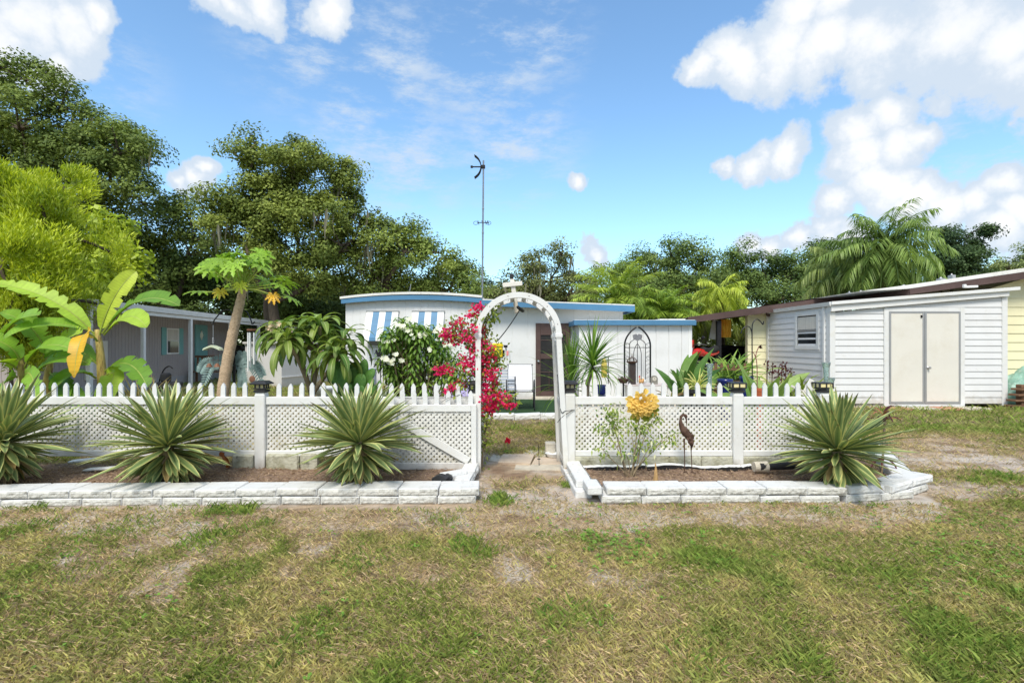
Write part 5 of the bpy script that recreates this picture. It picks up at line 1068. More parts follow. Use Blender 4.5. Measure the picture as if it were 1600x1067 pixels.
for k,(px,py,pb) in enumerate([(1199,565,600),(1207,566,600),(1222,567,600),(1228,570,602),(1236,576,604),(1217,575,605)]):
    e=P(px,py,7.75); b=P(px-3,640,7.8); tube(m,bez(b,(b+e)/2+(.01,0,0),e,8),.006,5,col=lin(110,80,60)); n=26; t=rng.random((n,1)); q=e+np.array((0,0,-.22))*t+rng.normal(0,.022,(n,3)); leaves(m,q,rdir(n)+np.array((0,0,.4)),rdir(n)+np.array((0,-1,.3)),.045,.025,lin(88,34,42)*(.6+.8*rng.random((n,1))),.5)
m.build('flower_spikes',M['petal'],pl)
clump('bushy_plant','yellow green bushy plant beside the burgundy flower spikes','plant',1246,7.7,[(80,.48,.035,85,5,.9,(120,140,50),(176,184,84),.12)],z0=.62)
pl=thing('bird_of_paradise','thin flower stalk with a dark beak shaped bloom before the shepherd hook','flower',P(1182,640,7.9)*np.array((1,1,0))); m=MB(); tube(m,poly3([P(1183,640,7.9),P(1183,575,7.9),P(1181,555,7.9),P(1186,541,7.9)],14),.007,5); tube(m,poly3([P(1182,562,7.9),P(1178,552,7.9),P(1175,549,7.9)],8),.006,5); m.build('stem',mat('red_stalk',lin(140,92,84),.7,.2,10),pl); m=MB(); n=8; leaves(m,np.repeat(P(1185,543,7.9)[None],n,0),rng.normal(0,.4,(n,3))+np.array((1,0,.35)),rdir(n)+np.array((0,-1,0)),.07,.025,lin(70,40,36)); m.build('bloom',M['petal'],pl)
clump('small_bromeliad','small reddish green bromeliad on the ground before the lean-to','plant',1045,8.2,[(26,.34,.03,75,5,1.0,(126,92,62),(120,140,70),.02)],z0=.52)
clump('low_bush','fine stemmed straggly bush growing by the grey home steps','bush',222,11.2,[(70,.9,.02,88,20,.5,(120,120,60),(160,140,90),.12),(60,.6,.03,80,10,.8,(96,112,52),(140,140,84),.14)])
clump('low_bush','dark leafy low plants under the banana leaves','plant',110,9.2,[(60,.7,.10,80,10,.8,(60,92,38),(110,140,56),.35)])
clump('aloe_plant','grey green aloe with upright leaves behind the second agave','aloe',270,6.9,[(16,.6,.05,86,60,.3,(110,130,96),(150,164,124),.05)],z0=.3)
# ================================================================== TREES
def tree(name,label,px,d,blobs,leaf=.17,upright=0.,tight=.5,cl=.75,per=90,ca=(52,70,30),cb=(104,122,54),tr=.28,moss=0,k=1.5,group=None,asp=.55,up=.7,fork=None,transl='leaf',flat=.6,cat='tree',skip_trunk=False,limbs=1.):
    base=np.array((X(px,d),d,0.)); root=thing(name,label,cat,base,group); m=MB(); tb=MB(); mo=MB()
    ca=lin(*ca)*1.6;cb=lin(*cb)*1.4; cents=[]
    for B in blobs:
        bx_,by_,rx=B[:3]; ry=B[3] if len(B)>3 else rx*.8; dy=B[4] if len(B)>4 else rng.normal(0,.8)
        c=np.array((X(bx_,d),d+dy,Z(by_,d))); R=np.array((rx/F*d,min(rx/F*d*.9,3.2),ry/F*d)); cents.append((c,R))
        n=max(3,int(1.5*k*(R[0]*R[2]+R[0]*R[1])/cl**2)); u=rdir(n); rad=.45+.58*rng.random((n,1))**.6; cc=c+u*R*rad
        tone=rng.random((n,1))
        for j in range(n):
            q=int(per*2.9); cr=cl*(.55+.7*rng.random()); g_=rng.normal(0,tight,(q,3)); g_*=np.minimum(1,(2.1*tight)/np.linalg.norm(g_,axis=1,keepdims=True)); g_*=np.array((cr,cr,cr*flat)); pts=cc[j]+g_
            out=unit(g_)*.5+u[j]*.35+np.array((0,-.05,up)); N=unit(rdir(q)*.75+out); D=unit(unit(np.cross(N,rdir(q)))+upright*(np.array((0,0,1.))+u[j]*.6))
            v=np.clip(.55*tone[j]+.45*rng.random((q,1))-.05,0,1); col=(ca*(1-v)+cb*v)*(.85+.3*rng.random((q,1)))
            s=.80*leaf*(.65+.7*rng.random(q)); leaves(m,pts,D,N,s,s*asp,col,.5)
            if moss and rng.random()<moss:
                for w_ in range(5):
                    p=cc[j]+rng.normal(0,.4*cl,3)*np.array((1,1,.2))-np.array((0,0,.2)); Lm=.5+1.0*rng.random(); sp=np.stack((p[0]+.05*np.sin(np.linspace(0,4,6)+w_),np.full(6,p[1]),p[2]-np.linspace(0,Lm,6)),1); gc=lin(138,136,116)*(.7+.5*rng.random()); ribbon(mo,sp,(rng.normal(),-1,0),.07+.07*rng.random(),[.6,1,.9,.7,.45,.05],[(-1,gc),(0,gc*.85),(1,gc)],.3)
        for j in range(n):
            if rng.random()<.30*limbs: tube(tb,bez(c-np.array((0,0,R[2]*.35)),(c+cc[j])/2,cc[j],5),np.linspace(.05,.015,5)*tr/.28,5)
    if not skip_trunk:
        fk=fork if fork is not None else np.array((base[0],base[1],min(c[2] for c,_ in cents)*.75)); fk=np.array(fk,float)
        tube(tb,poly3([base,base*.45+fk*.55+rng.normal(0,.08,3)*np.array((1,1,0)),fk],12),np.linspace(tr*1.15,tr*.8,len(poly3([base,base,fk],12))),10)
        done=[(fk,tr*.62)]
        for c,R in sorted(cents,key=lambda q:np.linalg.norm(q[0]-fk)):
            pa,pr=min(done,key=lambda q:np.linalg.norm(q[0]-c)+.25*np.linalg.norm(q[0]-fk)+(50 if q[0][2]>c[2]+1.5 else 0)); r2=max(.04,pr*.62)
            tube(tb,bez(pa-np.array((0,0,.05)),np.array((pa[0]*.35+c[0]*.65,(pa[1]+c[1])/2,pa[2]*.55+c[2]*.45))+rng.normal(0,.25,3),c,9),np.linspace(pr*.85,r2,9),7); done.append((c,r2))
    m.build('crown',M[transl],root); 
    if tb.n: tb.build('trunk',M['bark'],root,True)
    if mo.n: mo.build('spanish_moss',M['leaf'],root)['kind']='stuff'
    return root
OC=dict(ca=(58,76,36),cb=(128,142,70))
tree('oak_tree','massive dark oak rising behind the bright yellow green conifer',40,25,[(10,105,30,22),(45,125,40,26),(95,165,46,30),(60,200,70,45),(140,200,50,36),(185,215,45,34),(215,245,38,30),(120,255,75,48),(190,290,55,40),(40,270,70,60),(230,310,32,30),(110,330,80,46),(-40,180,60,60),(175,345,60,36),(-30,320,70,60)],leaf=.20,cl=.85,per=95,moss=.07,k=1.8,tr=.36,fork=P(60,450,25),**OC)
tree('oak_tree','dark rounded oak just past the bright conifer, above the grey home',265,27,[(265,315,36,28),(300,335,34,28),(240,365,44,34),(290,385,46,34),(225,405,50,34),(270,420,50,34),(315,370,26,26),(210,450,60,40)],leaf=.20,cl=.85,per=80,k=1.5,tr=.35,**dict(ca=(54,72,34),cb=(118,132,64)))
tree('oak_tree','tall ragged oak with open upper limbs directly behind the papaya',440,25,[(400,225,20,22),(385,250,22,16),(405,265,16,14),(437,235,20,18),(475,228,20,14),(470,255,40,26),(515,260,38,24),(530,295,36,28),(470,300,44,28),(555,330,34,28),(505,345,48,30),(430,340,40,28),(390,365,40,30),(460,385,52,32),(540,385,46,32),(355,310,24,22),(345,345,28,26),(590,365,30,26),(420,420,46,30),(500,430,48,30),(400,305,44,28),(440,310,44,30),(420,345,44,28),(380,330,36,24),(450,275,36,24),(495,385,44,28)],leaf=.19,cl=.72,per=90,moss=.10,k=1.9,tr=.27,fork=P(425,470,25),**dict(ca=(66,82,36),cb=(138,148,72)))
tree('oak_tree','broad oak sloping down behind the white home roof toward the mast',640,26,[(625,365,30,20),(655,370,26,20),(600,400,46,30),(640,400,40,28),(690,400,34,24),(715,425,34,24),(660,430,50,28),(600,440,50,30),(735,445,28,20),(560,430,40,34),(700,450,50,26)],leaf=.19,cl=.75,per=80,k=1.6,tr=.34,moss=.03,**dict(ca=(68,86,38),cb=(140,152,76)))
# darker understorey trees closing the view under the oaks
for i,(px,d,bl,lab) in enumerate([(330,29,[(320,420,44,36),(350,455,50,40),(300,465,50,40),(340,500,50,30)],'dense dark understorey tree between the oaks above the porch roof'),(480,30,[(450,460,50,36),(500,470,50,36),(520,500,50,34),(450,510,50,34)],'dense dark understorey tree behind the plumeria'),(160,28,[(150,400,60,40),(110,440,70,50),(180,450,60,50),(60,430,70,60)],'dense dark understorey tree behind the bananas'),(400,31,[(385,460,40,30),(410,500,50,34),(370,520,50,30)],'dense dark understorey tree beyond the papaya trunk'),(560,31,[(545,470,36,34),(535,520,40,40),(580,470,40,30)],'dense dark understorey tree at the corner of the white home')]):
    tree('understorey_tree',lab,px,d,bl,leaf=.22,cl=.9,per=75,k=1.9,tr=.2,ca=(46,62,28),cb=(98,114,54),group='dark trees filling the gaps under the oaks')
# distant trunk of a second oak seen under the crowns
m=MB(); tube(m,poly3([np.array((X(424,26),26,0)),P(424,520,26),P(420,480,26),P(428,440,26)],12),.27,10); 
tag(m.build('tree_trunk',M['bark'],None,True),'thick brown oak trunk standing beyond the end of the porch roof','tree trunk')
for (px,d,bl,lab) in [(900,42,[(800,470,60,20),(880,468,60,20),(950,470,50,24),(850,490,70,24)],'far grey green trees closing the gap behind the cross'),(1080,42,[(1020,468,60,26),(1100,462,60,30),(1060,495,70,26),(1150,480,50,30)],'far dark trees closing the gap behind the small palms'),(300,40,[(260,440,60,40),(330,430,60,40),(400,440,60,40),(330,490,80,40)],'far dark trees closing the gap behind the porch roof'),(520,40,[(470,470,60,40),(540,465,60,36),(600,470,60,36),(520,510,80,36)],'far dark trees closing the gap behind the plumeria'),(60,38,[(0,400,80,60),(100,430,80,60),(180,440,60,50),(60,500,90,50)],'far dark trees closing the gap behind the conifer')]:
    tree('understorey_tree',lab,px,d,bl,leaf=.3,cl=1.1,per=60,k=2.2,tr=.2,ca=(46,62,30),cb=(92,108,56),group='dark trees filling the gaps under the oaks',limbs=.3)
# right half tree line
tree('oak_tree','airy oak hung with grey moss behind the cross and the arch',860,32,[(845,405,26,16),(875,400,26,16),(825,420,24,20),(900,425,22,22),(860,435,40,24),(810,445,26,20),(890,455,36,22),(840,465,44,22),(780,462,24,16)],leaf=.19,cl=.62,per=52,moss=.22,k=1.25,tr=.28,**dict(ca=(70,80,50),cb=(132,138,84)))
tree('oak_tree','green oak with a tall knobbly crown above the palms',1050,33,[(1078,385,24,16),(1050,395,30,20),(1010,400,24,16),(1095,405,28,22),(1030,420,46,28),(1080,430,50,30),(1000,440,46,30),(1055,465,50,30),(960,425,28,18),(940,435,24,18),(1110,445,40,34)],leaf=.2,cl=.8,per=75,k=1.6,tr=.3,**dict(ca=(62,82,42),cb=(126,142,76)))
tree('oak_tree','oak with a thin top limb between the small palm and the roofline',1160,34,[(1147,393,18,14),(1165,410,30,20),(1190,405,22,14),(1140,425,36,24),(1200,430,44,26),(1160,455,50,28),(1230,430,36,28),(1220,465,50,24)],leaf=.2,cl=.78,per=75,k=1.6,tr=.28,**dict(ca=(56,76,40),cb=(112,130,68)))
tree('oak_tree','dark oak filling in behind the large weeping palm',1290,36,[(1270,388,26,16),(1300,395,30,18),(1240,410,34,22),(1285,425,50,26),(1330,410,40,24),(1250,450,50,24),(1320,450,50,20),(1380,430,50,26)],leaf=.2,cl=.82,per=75,k=1.6,tr=.28,**dict(ca=(58,78,42),cb=(116,132,70)))
tree('cedar_tree','dark layered tree poking up past the large weeping palm',1495,32,[(1490,360,22,12),(1515,362,18,12),(1478,378,26,13),(1510,383,26,12),(1495,400,36,16),(1470,412,30,16),(1520,412,28,16),(1495,430,46,18)],leaf=.19,cl=.62,per=85,k=1.7,tr=.22,**dict(ca=(38,56,34),cb=(80,100,58)))
tree('oak_tree','pale green oak at the picture edge above the yellow home roof',1590,35,[(1565,412,22,12),(1590,400,22,14),(1610,412,26,18),(1545,422,20,10),(1580,428,34,14),(1640,420,40,24)],leaf=.19,cl=.66,per=60,k=1.4,tr=.22,**dict(ca=(76,92,54),cb=(136,146,92)))
tree('oak_tree','low distant oak closing the gap beside the antenna mast',745,36,[(770,455,26,14),(745,462,30,12),(800,468,40,16),(720,470,40,14),(850,478,50,14),(900,480,50,18),(1000,490,60,20)],leaf=.22,cl=.8,per=60,k=1.5,tr=.2,ca=(62,76,38),cb=(116,128,68))
# bright conifer and lime tree
cf=[(-10,235,34,30),(25,265,40,32),(-20,300,60,40),(45,305,42,36),(65,345,46,36),(20,360,60,44),(85,375,40,34),(95,395,36,32),(60,410,60,44),(0,430,70,50),(100,435,34,32),(80,460,60,40),(30,490,70,36),(100,470,30,30),(-30,380,60,60),(30,520,56,34),(70,510,36,30),(0,540,60,34),(50,550,40,26)]
tree('conifer_tree','bright yellow green feathery conifer at the picture edge',20,11.5,cf,leaf=.15,cl=.40,per=120,k=1.5,limbs=0,upright=1.2,tight=.40,ca=(92,116,26),cb=(186,194,48),asp=.2,up=1.0,flat=1.15,tr=.035,fork=P(20,520,11.8),transl='soft_leaf')
tree('lime_leaf_tree','yellow green broad leaved tree tucked between the conifer and the dark oaks',150,17,[(115,330,24,18),(140,350,26,20),(165,375,28,20),(190,400,22,18),(150,395,34,26),(175,430,34,26),(200,425,18,16),(150,450,40,30)],leaf=.24,cl=.5,per=36,k=1.5,ca=(96,116,26),cb=(172,184,56),asp=.7,tr=.12,transl='soft_leaf')

# ---- palms
def palm(name,label,px,d,py,nf,L,ca,cb,droop=1.6,el0=85,el1=-25,lw=.035,ll=.55,hang=.5,tr=.14,nl=34,dy=0):
    base=np.array((X(px,d),d,0.)); h=P(px,py,d); root=thing(name,label,'palm',base); m=MB(); tube(m,[base,(base+h)/2,h],[tr*1.2,tr,tr*.8],10); m.build('trunk',M['palm_bark'],root,True); m=MB(); ra=MB(); ca=lin(*ca);cb=lin(*cb)
    for i in range(nf):
        u=(i+.5)/nf; az=i*2.39996+rng.normal(0,.1); el=math.radians(el0+(el1-el0)*u); Lf=L*(.85+.3*rng.random()); sp=spine(h+np.array((0,0,.2*(1-u))),az,el,Lf,droop*(.55+.5*rng.random()),14,1.3); tube(ra,sp,np.linspace(.02,.006,14)*L/2,4,col=ca*1.2)
        t=np.linspace(.12,1,nl); idx=t*13; i0=np.minimum(idx.astype(int),12); f=(idx-i0)[:,None]; p=sp[i0]*(1-f)+sp[i0+1]*f; T=unit(sp[i0+1]-sp[i0]); S=unit(np.cross(T,np.array((0,0,1.))+.001)); v=rng.random((nl,1))*.7+.3*rng.random(); col=ca*(1-v)+cb*v
        for s in (-1,1):
            D=S*s+T*.7+np.array((0,0,-hang))*(.5+rng.random((nl,1)))+rng.normal(0,.12,(nl,3))+np.array((0,0,.25))*(1-hang); l=ll*L/2.4*(np.interp(t,[.1,.35,.75,1],[.6,1,.9,.45]))*(.85+.3*rng.random(nl)); leaves(m,p,D,rdir(nl)*.3+np.array((0,0,1.)),l,lw*(1+0*t),col,.4,.28*hang*2)
    m.build('crown',M['soft_leaf'],root); ra.build('frond_ribs',M['soft_leaf'],root)
palm('queen_palm','large weeping palm with long hanging fronds above the yellow home',1385,24,402,66,2.6,(84,112,54),(158,180,98),droop=1.75,el0=92,el1=-50,lw=.06,ll=.7,hang=.65,tr=.2,nl=44)
palm('queen_palm','weeping palm leaning into the big one from the carport side',1325,26,436,48,2.5,(92,114,56),(166,180,100),droop=1.9,el0=80,el1=-35,lw=.05,ll=.75,hang=.85,tr=.18,nl=42)
palm('areca_palm','bright yellow green palm standing alone over the carport roof',1128,21,470,32,1.25,(134,158,52),(206,214,86),droop=2.3,el0=82,el1=-15,lw=.04,ll=.8,hang=.7,tr=.12,nl=36)
palm('areca_palm','feathery yellow green palm rising behind the end of the blue roof',962,18.5,478,40,1.75,(124,152,54),(196,210,100),droop=1.3,el0=85,el1=-10,lw=.04,ll=.8,hang=.35,tr=.12,nl=36)
palm('areca_palm','dark green arching palm beside the overhanging blue roof corner',1000,18,496,30,1.6,(100,132,52),(164,188,88),droop=1.9,el0=75,el1=-20,lw=.035,ll=.7,hang=.5,tr=.12,nl=36)
palm('areca_palm','low bright green palm between the blue roof and the carport',1042,17.6,498,34,1.3,(112,146,46),(186,206,84),droop=1.4,el0=85,el1=-10,lw=.035,ll=.75,hang=.4,tr=.12,nl=34)
palm('areca_palm','hanging yellow green palm seen through the carport opening',1100,25,505,18,1.8,(112,130,46),(170,180,78),droop=2.3,el0=60,el1=-40,lw=.045,ll=.8,hang=.8,tr=.14,nl=32)
palm('areca_palm','small weeping palm behind the hanging orange cloth',1158,26,505,16,1.6,(112,134,54),(176,186,90),droop=2.3,el0=60,el1=-40,lw=.045,ll=.8,hang=.8,tr=.14,nl=30)
tree('hedge','leafy dark green hedge closing the far end of the carport',1120,28,[(1090,525,40,30),(1150,530,50,34),(1210,530,50,30),(1050,525,40,30)],leaf=.18,cl=.8,per=70,k=1.6,ca=(44,60,28),cb=(96,112,54),skip_trunk=True,cat='hedge')
# ================================================================== YARD THINGS
# sling chair
def chair():
    d=11.4; x=X(813,d); z0=.055; c=thing('patio_chair','white sling patio chair with dark metal frame beside the screen door','chair',(x,d,z0)); w=.27; 
    m=MB(); A=[(0,.30,.42),(0,-.0,.405),(0,-.22,.44)]
    def seatp(u,t): return None
    fr=[]
    for s in (-1,1):
        m=MB(); xs=x+s*(w+.035)
        tube(m,poly3([(xs,d-.26,z0),(xs,d-.28,z0+.30),(xs,d-.27,z0+.58),(xs,d-.20,z0+.655),(xs,d-.02,z0+.65),(xs,d+.13,z0+.60),(xs,d+.20,z0+.42),(xs,d+.30,z0)],36),.014,8); m.build('arm_frame',M['chair_frame'],c,True)
        m=MB(); xs=x+s*w; tube(m,poly3([(xs,d-.27,z0+.42),(xs,d+.0,z0+.39),(xs,d+.19,z0+.40),(xs,d+.26,z0+.52),(xs,d+.38,z0+.98)],24),.013,8); m.build('side_rail',M['chair_frame'],c,True)
    for (yy,zz) in ((-.27,.42),(.20,.40),(.38,.98)): m=MB(); tube(m,[(x-w-.03,d+yy,z0+zz),(x+w+.03,d+yy,z0+zz)],.012,8); m.build('crossbar',M['chair_frame'],c)
    def sheet(p0,p1,p2,nm):
        sp=bez(p0,p1,p2,10); m=MB(); V=[]
        for p in sp: V+=[(x-w,p[1],p[2]),(x+w,p[1],p[2])]
        for p in sp: V+=[(x-w,p[1]+.006,p[2]+.004),(x+w,p[1]+.006,p[2]+.004)]
        n=len(sp); m.add(V,[(2*i,2*i+1,2*i+3,2*i+2) for i in range(n-1)]+[(2*n+2*i+2,2*n+2*i+3,2*n+2*i+1,2*n+2*i) for i in range(n-1)]); m.build(nm,M['sling'],c,True)
    sheet((x,d-.27,z0+.425),(x,d-.02,z0+.37),(x,d+.2,z0+.40),'seat'); sheet((x,d+.2,z0+.42),(x,d+.25,z0+.55),(x,d+.37,z0+.98),'backrest'); return c
chair()
# folded grey lounger beside it
d=11.6; x=X(787,d); c=thing('lounge_chair','grey slatted lounge chair half hidden by the bougainvillea','lounge chair',(x,d,.055))
m=MB()
for s in (-.26,.26): tube(m,[(x+s,d-.5,.055),(x+s,d-.2,.40),(x+s,d+.3,1.0)],.016,8); tube(m,[(x+s,d+.35,.055),(x+s,d-.1,.42)],.016,8); tube(m,[(x+s,d-.45,.62),(x+s,d+.05,.66)],.014,8)
m.build('frame',M['chair_frame'],c); m=MB()
for k in range(8): t=k/8; cbox(m,(x,d-.18+.46*t,.44+.52*t),(.5,.012,.055),.004,R=rotx(-.85))
for k in range(5): cbox(m,(x,d-.2-.06*k,.42-.0*k),(.5,.05,.012),.004)
m.build('slats',mat('grey_slat',lin(150,156,164),.5,.08,5),c)
# yellow tray on white pole
d=12.4; b=np.array((X(789,d),d,.055)); c=thing('mop_bucket','yellow plastic wringer tray hanging on a white pole against the wall','mop bucket',b)
m=MB(); tube(m,[b+(.12,0,0),b+(.02,.05,1.42)],.022,8); tube(m,[b+(.24,.1,.0),b+(.1,.1,1.3)],.018,8); m.build('pole',M['white_paint'],c); m=MB(); q=P(777,548,d); cbox(m,q,(.27,.10,.36),.03); cbox(m,q+(0,-.055,.13),(.29,.03,.06),.01); cbox(m,q+(0,-.052,-.02),(.16,.02,.12),.01); m.build('tray',M['yellow_plastic'],c)
m=MB(); cbox(m,P(790,541,d-.03),(.10,.06,.06),.01); cbox(m,P(787,552,d-.04),(.05,.05,.16),.01); m.build('bracket',M['black_metal'],c); m=MB(); cbox(m,P(793,552,d-.03),(.05,.03,.12),.01); m.build('tag',mat('pink_tag',lin(230,140,140),.6),c)
# lavender adirondack chair
d=9.6; x=X(713,d); c=thing('wooden_chair','lavender painted wooden garden chair behind the white fence','chair',(x,d,0)); m=MB()
for k in range(5): cbox(m,(x-.22+.11*k,d+.25,.62+.02*(2-abs(k-2))),(.095,.02,.62),.006,R=rotx(-.25)); 
m.build('backrest',M['lavender'],c); m=MB()
for k in range(5): cbox(m,(x,d-.22+.1*k,.38-.02*k),(.54,.085,.02),.005)
m.build('seat',M['lavender'],c)
for s in (-1,1):
    m=MB(); cbox(m,(x+s*.30,d-.02,.56),(.11,.62,.025),.006); m.build('armrest',M['lavender'],c)
    m=MB(); cbox(m,(x+s*.29,d-.24,.27),(.03,.09,.545),.006); m.build('leg',M['lavender'],c); m=MB(); cbox(m,(x+s*.28,d+.08,.2),(.03,.6,.09),.006,R=rotx(-.35)); m.build('leg',M['lavender'],c)
# weather vane
d=7.2; x=X(594.5,d); c=thing('weather_vane','black iron weather vane with a rooster on a thin pole behind the fence','weather vane',(x,d,0)); V=lambda a,b,o=0:P(a,b,d+o)
m=MB(); tube(m,[(x,d,0),V(594.5,557)],.006,6); tube(m,[V(594.5,557),V(594.5,553)],.012,8); ball(m,V(594.5,571),.012,8,6); m.build('pole',M['black_metal'],c)
m=MB(); tube(m,[V(577,562.5),V(610,558)],.005,6); prism(m,[(q[0],q[2]) for q in (V(576.5,558.5),V(583,561),V(577.5,565),V(579.5,562))],d-.004,d+.004); prism(m,[(q[0],q[2]) for q in (V(606,555),V(613,557.5),V(607,562))],d-.004,d+.004); m.build('arrow',M['black_metal'],c)
ro=[(590,558),(588,553),(586.5,549),(588,547),(590,550),(591.5,551),(593,548),(592.2,546.5),(593.5,545),(596,545),(597,547.5),(599,548),(597.3,549),(597.5,552),(596,555),(594,557)]
m=MB(); prism(m,[(q[0],q[2]) for q in (V(a,b) for a,b in ro)],d-.005,d+.005); 
for (a,b) in ((589,546.5),(587.5,551)): tube(m,poly3([V(590,553),V(a-.6,b),V(a-2.2,b+2.5)],8),.005,5)
m.build('rooster',M['black_metal'],c)
m=MB(); tube(m,[V(586,571,-.0),V(603,569.5,0)],.004,5); tube(m,[V(594.5,570.5,-.11),V(594.5,570.5,.11)],.004,5); m.build('compass_arms',M['black_metal'],c)
def glyph(strokes,cx,cz,y,s,flip=1):
    m=MB()
    for (a,b,e,f) in strokes: tube(m,[(cx+flip*a*s,y,cz+b*s),(cx+flip*e*s,y,cz+f*s)],.0045,5)
    return m
E_=[(-.4,-.6,-.4,.6),(-.4,.6,.4,.6),(-.4,0,.3,0),(-.4,-.6,.4,-.6)]; W_=[(-.5,.6,-.25,-.6),(-.25,-.6,0,.3),(0,.3,.25,-.6),(.25,-.6,.5,.6)]; N_=[(-.4,-.6,-.4,.6),(-.4,.6,.4,-.6),(.4,-.6,.4,.6)]; S_=[(.4,.55,-.3,.6),(-.3,.6,-.4,.15),(-.4,.15,.35,-.1),(.35,-.1,.35,-.55),(.35,-.55,-.4,-.6)]
for g_,q,fl_ in ((E_,V(585,571),-1),(W_,V(604,569.5),-1),(N_,V(594.5,566.5,.12),-1),(S_,V(594.5,566.5,-.12),-1)): glyph(g_,q[0],q[2],q[1],.032,fl_).build('compass_letter',M['black_metal'],c)
# double shepherd hook with chimes, teal metal palm sculpture
d=7.7; x=X(366,d); c=thing('shepherd_hook','dark double shepherd hook holding both wind chimes behind the papaya trunk','garden hook',(x,d,0)); m=MB(); tube(m,[(x,d,0),P(366,495,d)],.012,8); m.build('pole',M['black_metal'],c)
for s,(tx) in ((-1,333),(1,394)):
    m=MB(); tube(m,poly3([P(366,500,d),P(366+s*6,486,d),P(366+s*18,486,d),P(tx-s*2,500,d),P(tx,506,d),P(tx+s*4,503,d)],30),.009,6); m.build('hook_arm',M['black_metal'],c)
d=7.6; q=P(394,508,d); c=thing('wind_chime','tubular wind chime with a round wooden top and white tubes','wind chime',q); m=MB()
for a in range(3): tube(m,[q,q+np.array((.055*math.cos(a*2.09),.055*math.sin(a*2.09),-.06))],.0015,4)
tube(m,[q+(0,0,-.06),q+(0,0,-.86)],.0015,4); m.build('cords',M['string'],c); m=MB(); lathe(m,[(.07,-.085),(.073,-.075),(.073,-.062),(.07,-.058)],q,18); m.build('top_disc',M['rosewood'],c)
for a in range(6): t=a*1.047+.4; Lc=.42+.05*(a%4); m=MB(); p=q+np.array((.054*math.cos(t),.054*math.sin(t),-.11)); tube(m,[p,p-(0,0,Lc)],.0125,10); m.build('tube',M['white_paint'],c)
m=MB(); lathe(m,[(.0,-.01),(.055,-.01),(.055,.01),(0,.01)],q+(0,0,-.80),14,R=None); 
m=MB(); ball(m,q+(0,0,-.80),(.045,.012,.05),12,8); m.build('wind_catcher',M['rosewood'],c)
q=P(333,508,d); c=thing('bird_feeder','hanging pagoda roofed feeder with small rust coloured bells','bird feeder',q); m=MB(); tube(m,[q,q+(0,0,-.30)],.005,6); 
for z in (-.2,-.23,-.26): ball(m,q+(0,0,z),(.018,.018,.012),8,6)
m.build('hanger',M['steel'],c); m=MB(); rf=[(-.125,-.375),(-.115,-.345),(-.05,-.315),(0,-.295),(.05,-.315),(.115,-.345),(.125,-.375),(.10,-.36),(.045,-.338),(0,-.325),(-.045,-.338),(-.10,-.36)]; prism(m,[(a+q[0],b+q[2]) for a,b in rf],d-.06,d+.06); m.build('roof',mat('pale_green_paint',lin(196,204,176),.6,.1,8),c)
m=MB()
for s in (-1,0,1): tube(m,[q+(s*.075,0,-.34),q+(s*.075,0,-.60)],.003,5)
for z in (-.44,-.52): tube(m,[q+(-.08,0,z),q+(.08,0,z)],.003,5)
m.build('bars',M['rust'],c)
for s in (-1,1): m=MB(); lathe(m,[(.0,.035),(.02,.03),(.035,0),(.045,-.02),(0,-.015)],q+(s*.058,0,-.60),12); m.build('bell',M['rosewood'],c)
d=7.85; x=X(366,d); b=np.array((x,d,0)); c=thing('metal_palm_sculpture','pale teal metal palm frond sculpture on a dark pole behind the papaya','sculpture',b); m=MB(); tube(m,[b,P(366,570,d)],.02,8); m.build('pole',M['black_metal'],c)
for pts in ([(366,572),(348,562),(332,570),(320,598)],[(366,572),(340,566),(322,568),(314,580)],[(366,570),(374,562),(378,558),(379,551)],[(368,572),(376,575),(380,592),(378,603)],[(366,570),(384,562),(396,572),(410,600)],[(368,570),(390,568),(402,572),(412,586)],[(364,572),(356,566),(345,566),(336,572)]):
    sp=poly3([P(a,b_,d-.1) for a,b_ in pts],26); n=len(sp); m=MB(); tube(m,sp,.007,5); T=unit(np.gradient(sp,axis=0))
    for i in range(2,n):
        for s in (-1,1):
            S=np.cross(T[i],(0,-1.,0))*s; w=.085*np.interp(i/n,[0,.3,.8,1],[.6,1,.9,.5]); e=sp[i]+S*w+T[i]*w*.6+np.array((0,-.02,0)); ribbon(m,bez(sp[i],(sp[i]+e)/2+(0,-.02,0),e,4),(0,-1,.2),.026,[.6,1,.9,.2],[(-1,(1,1,1)),(1,(1,1,1))],.2)
    m.build('frond',M['verdigris'],c)
# birdbath
d=9.4; b=np.array((X(506,d),d,0)); c=thing('birdbath','white concrete birdbath between the plumeria and the cactus','birdbath',b); m=MB(); lathe(m,[(.15,0),(.16,.04),(.10,.09),(.07,.16),(.062,.42),(.085,.52),(.12,.56)],b,20); m.build('pedestal',M['white_paint'],c,True); m=MB(); lathe(m,[(.0,.55),(.12,.56),(.24,.63),(.275,.69),(.285,.72),(.265,.72),(.2,.66),(0,.62)],b,26); m.build('bowl',M['white_paint'],c,True)
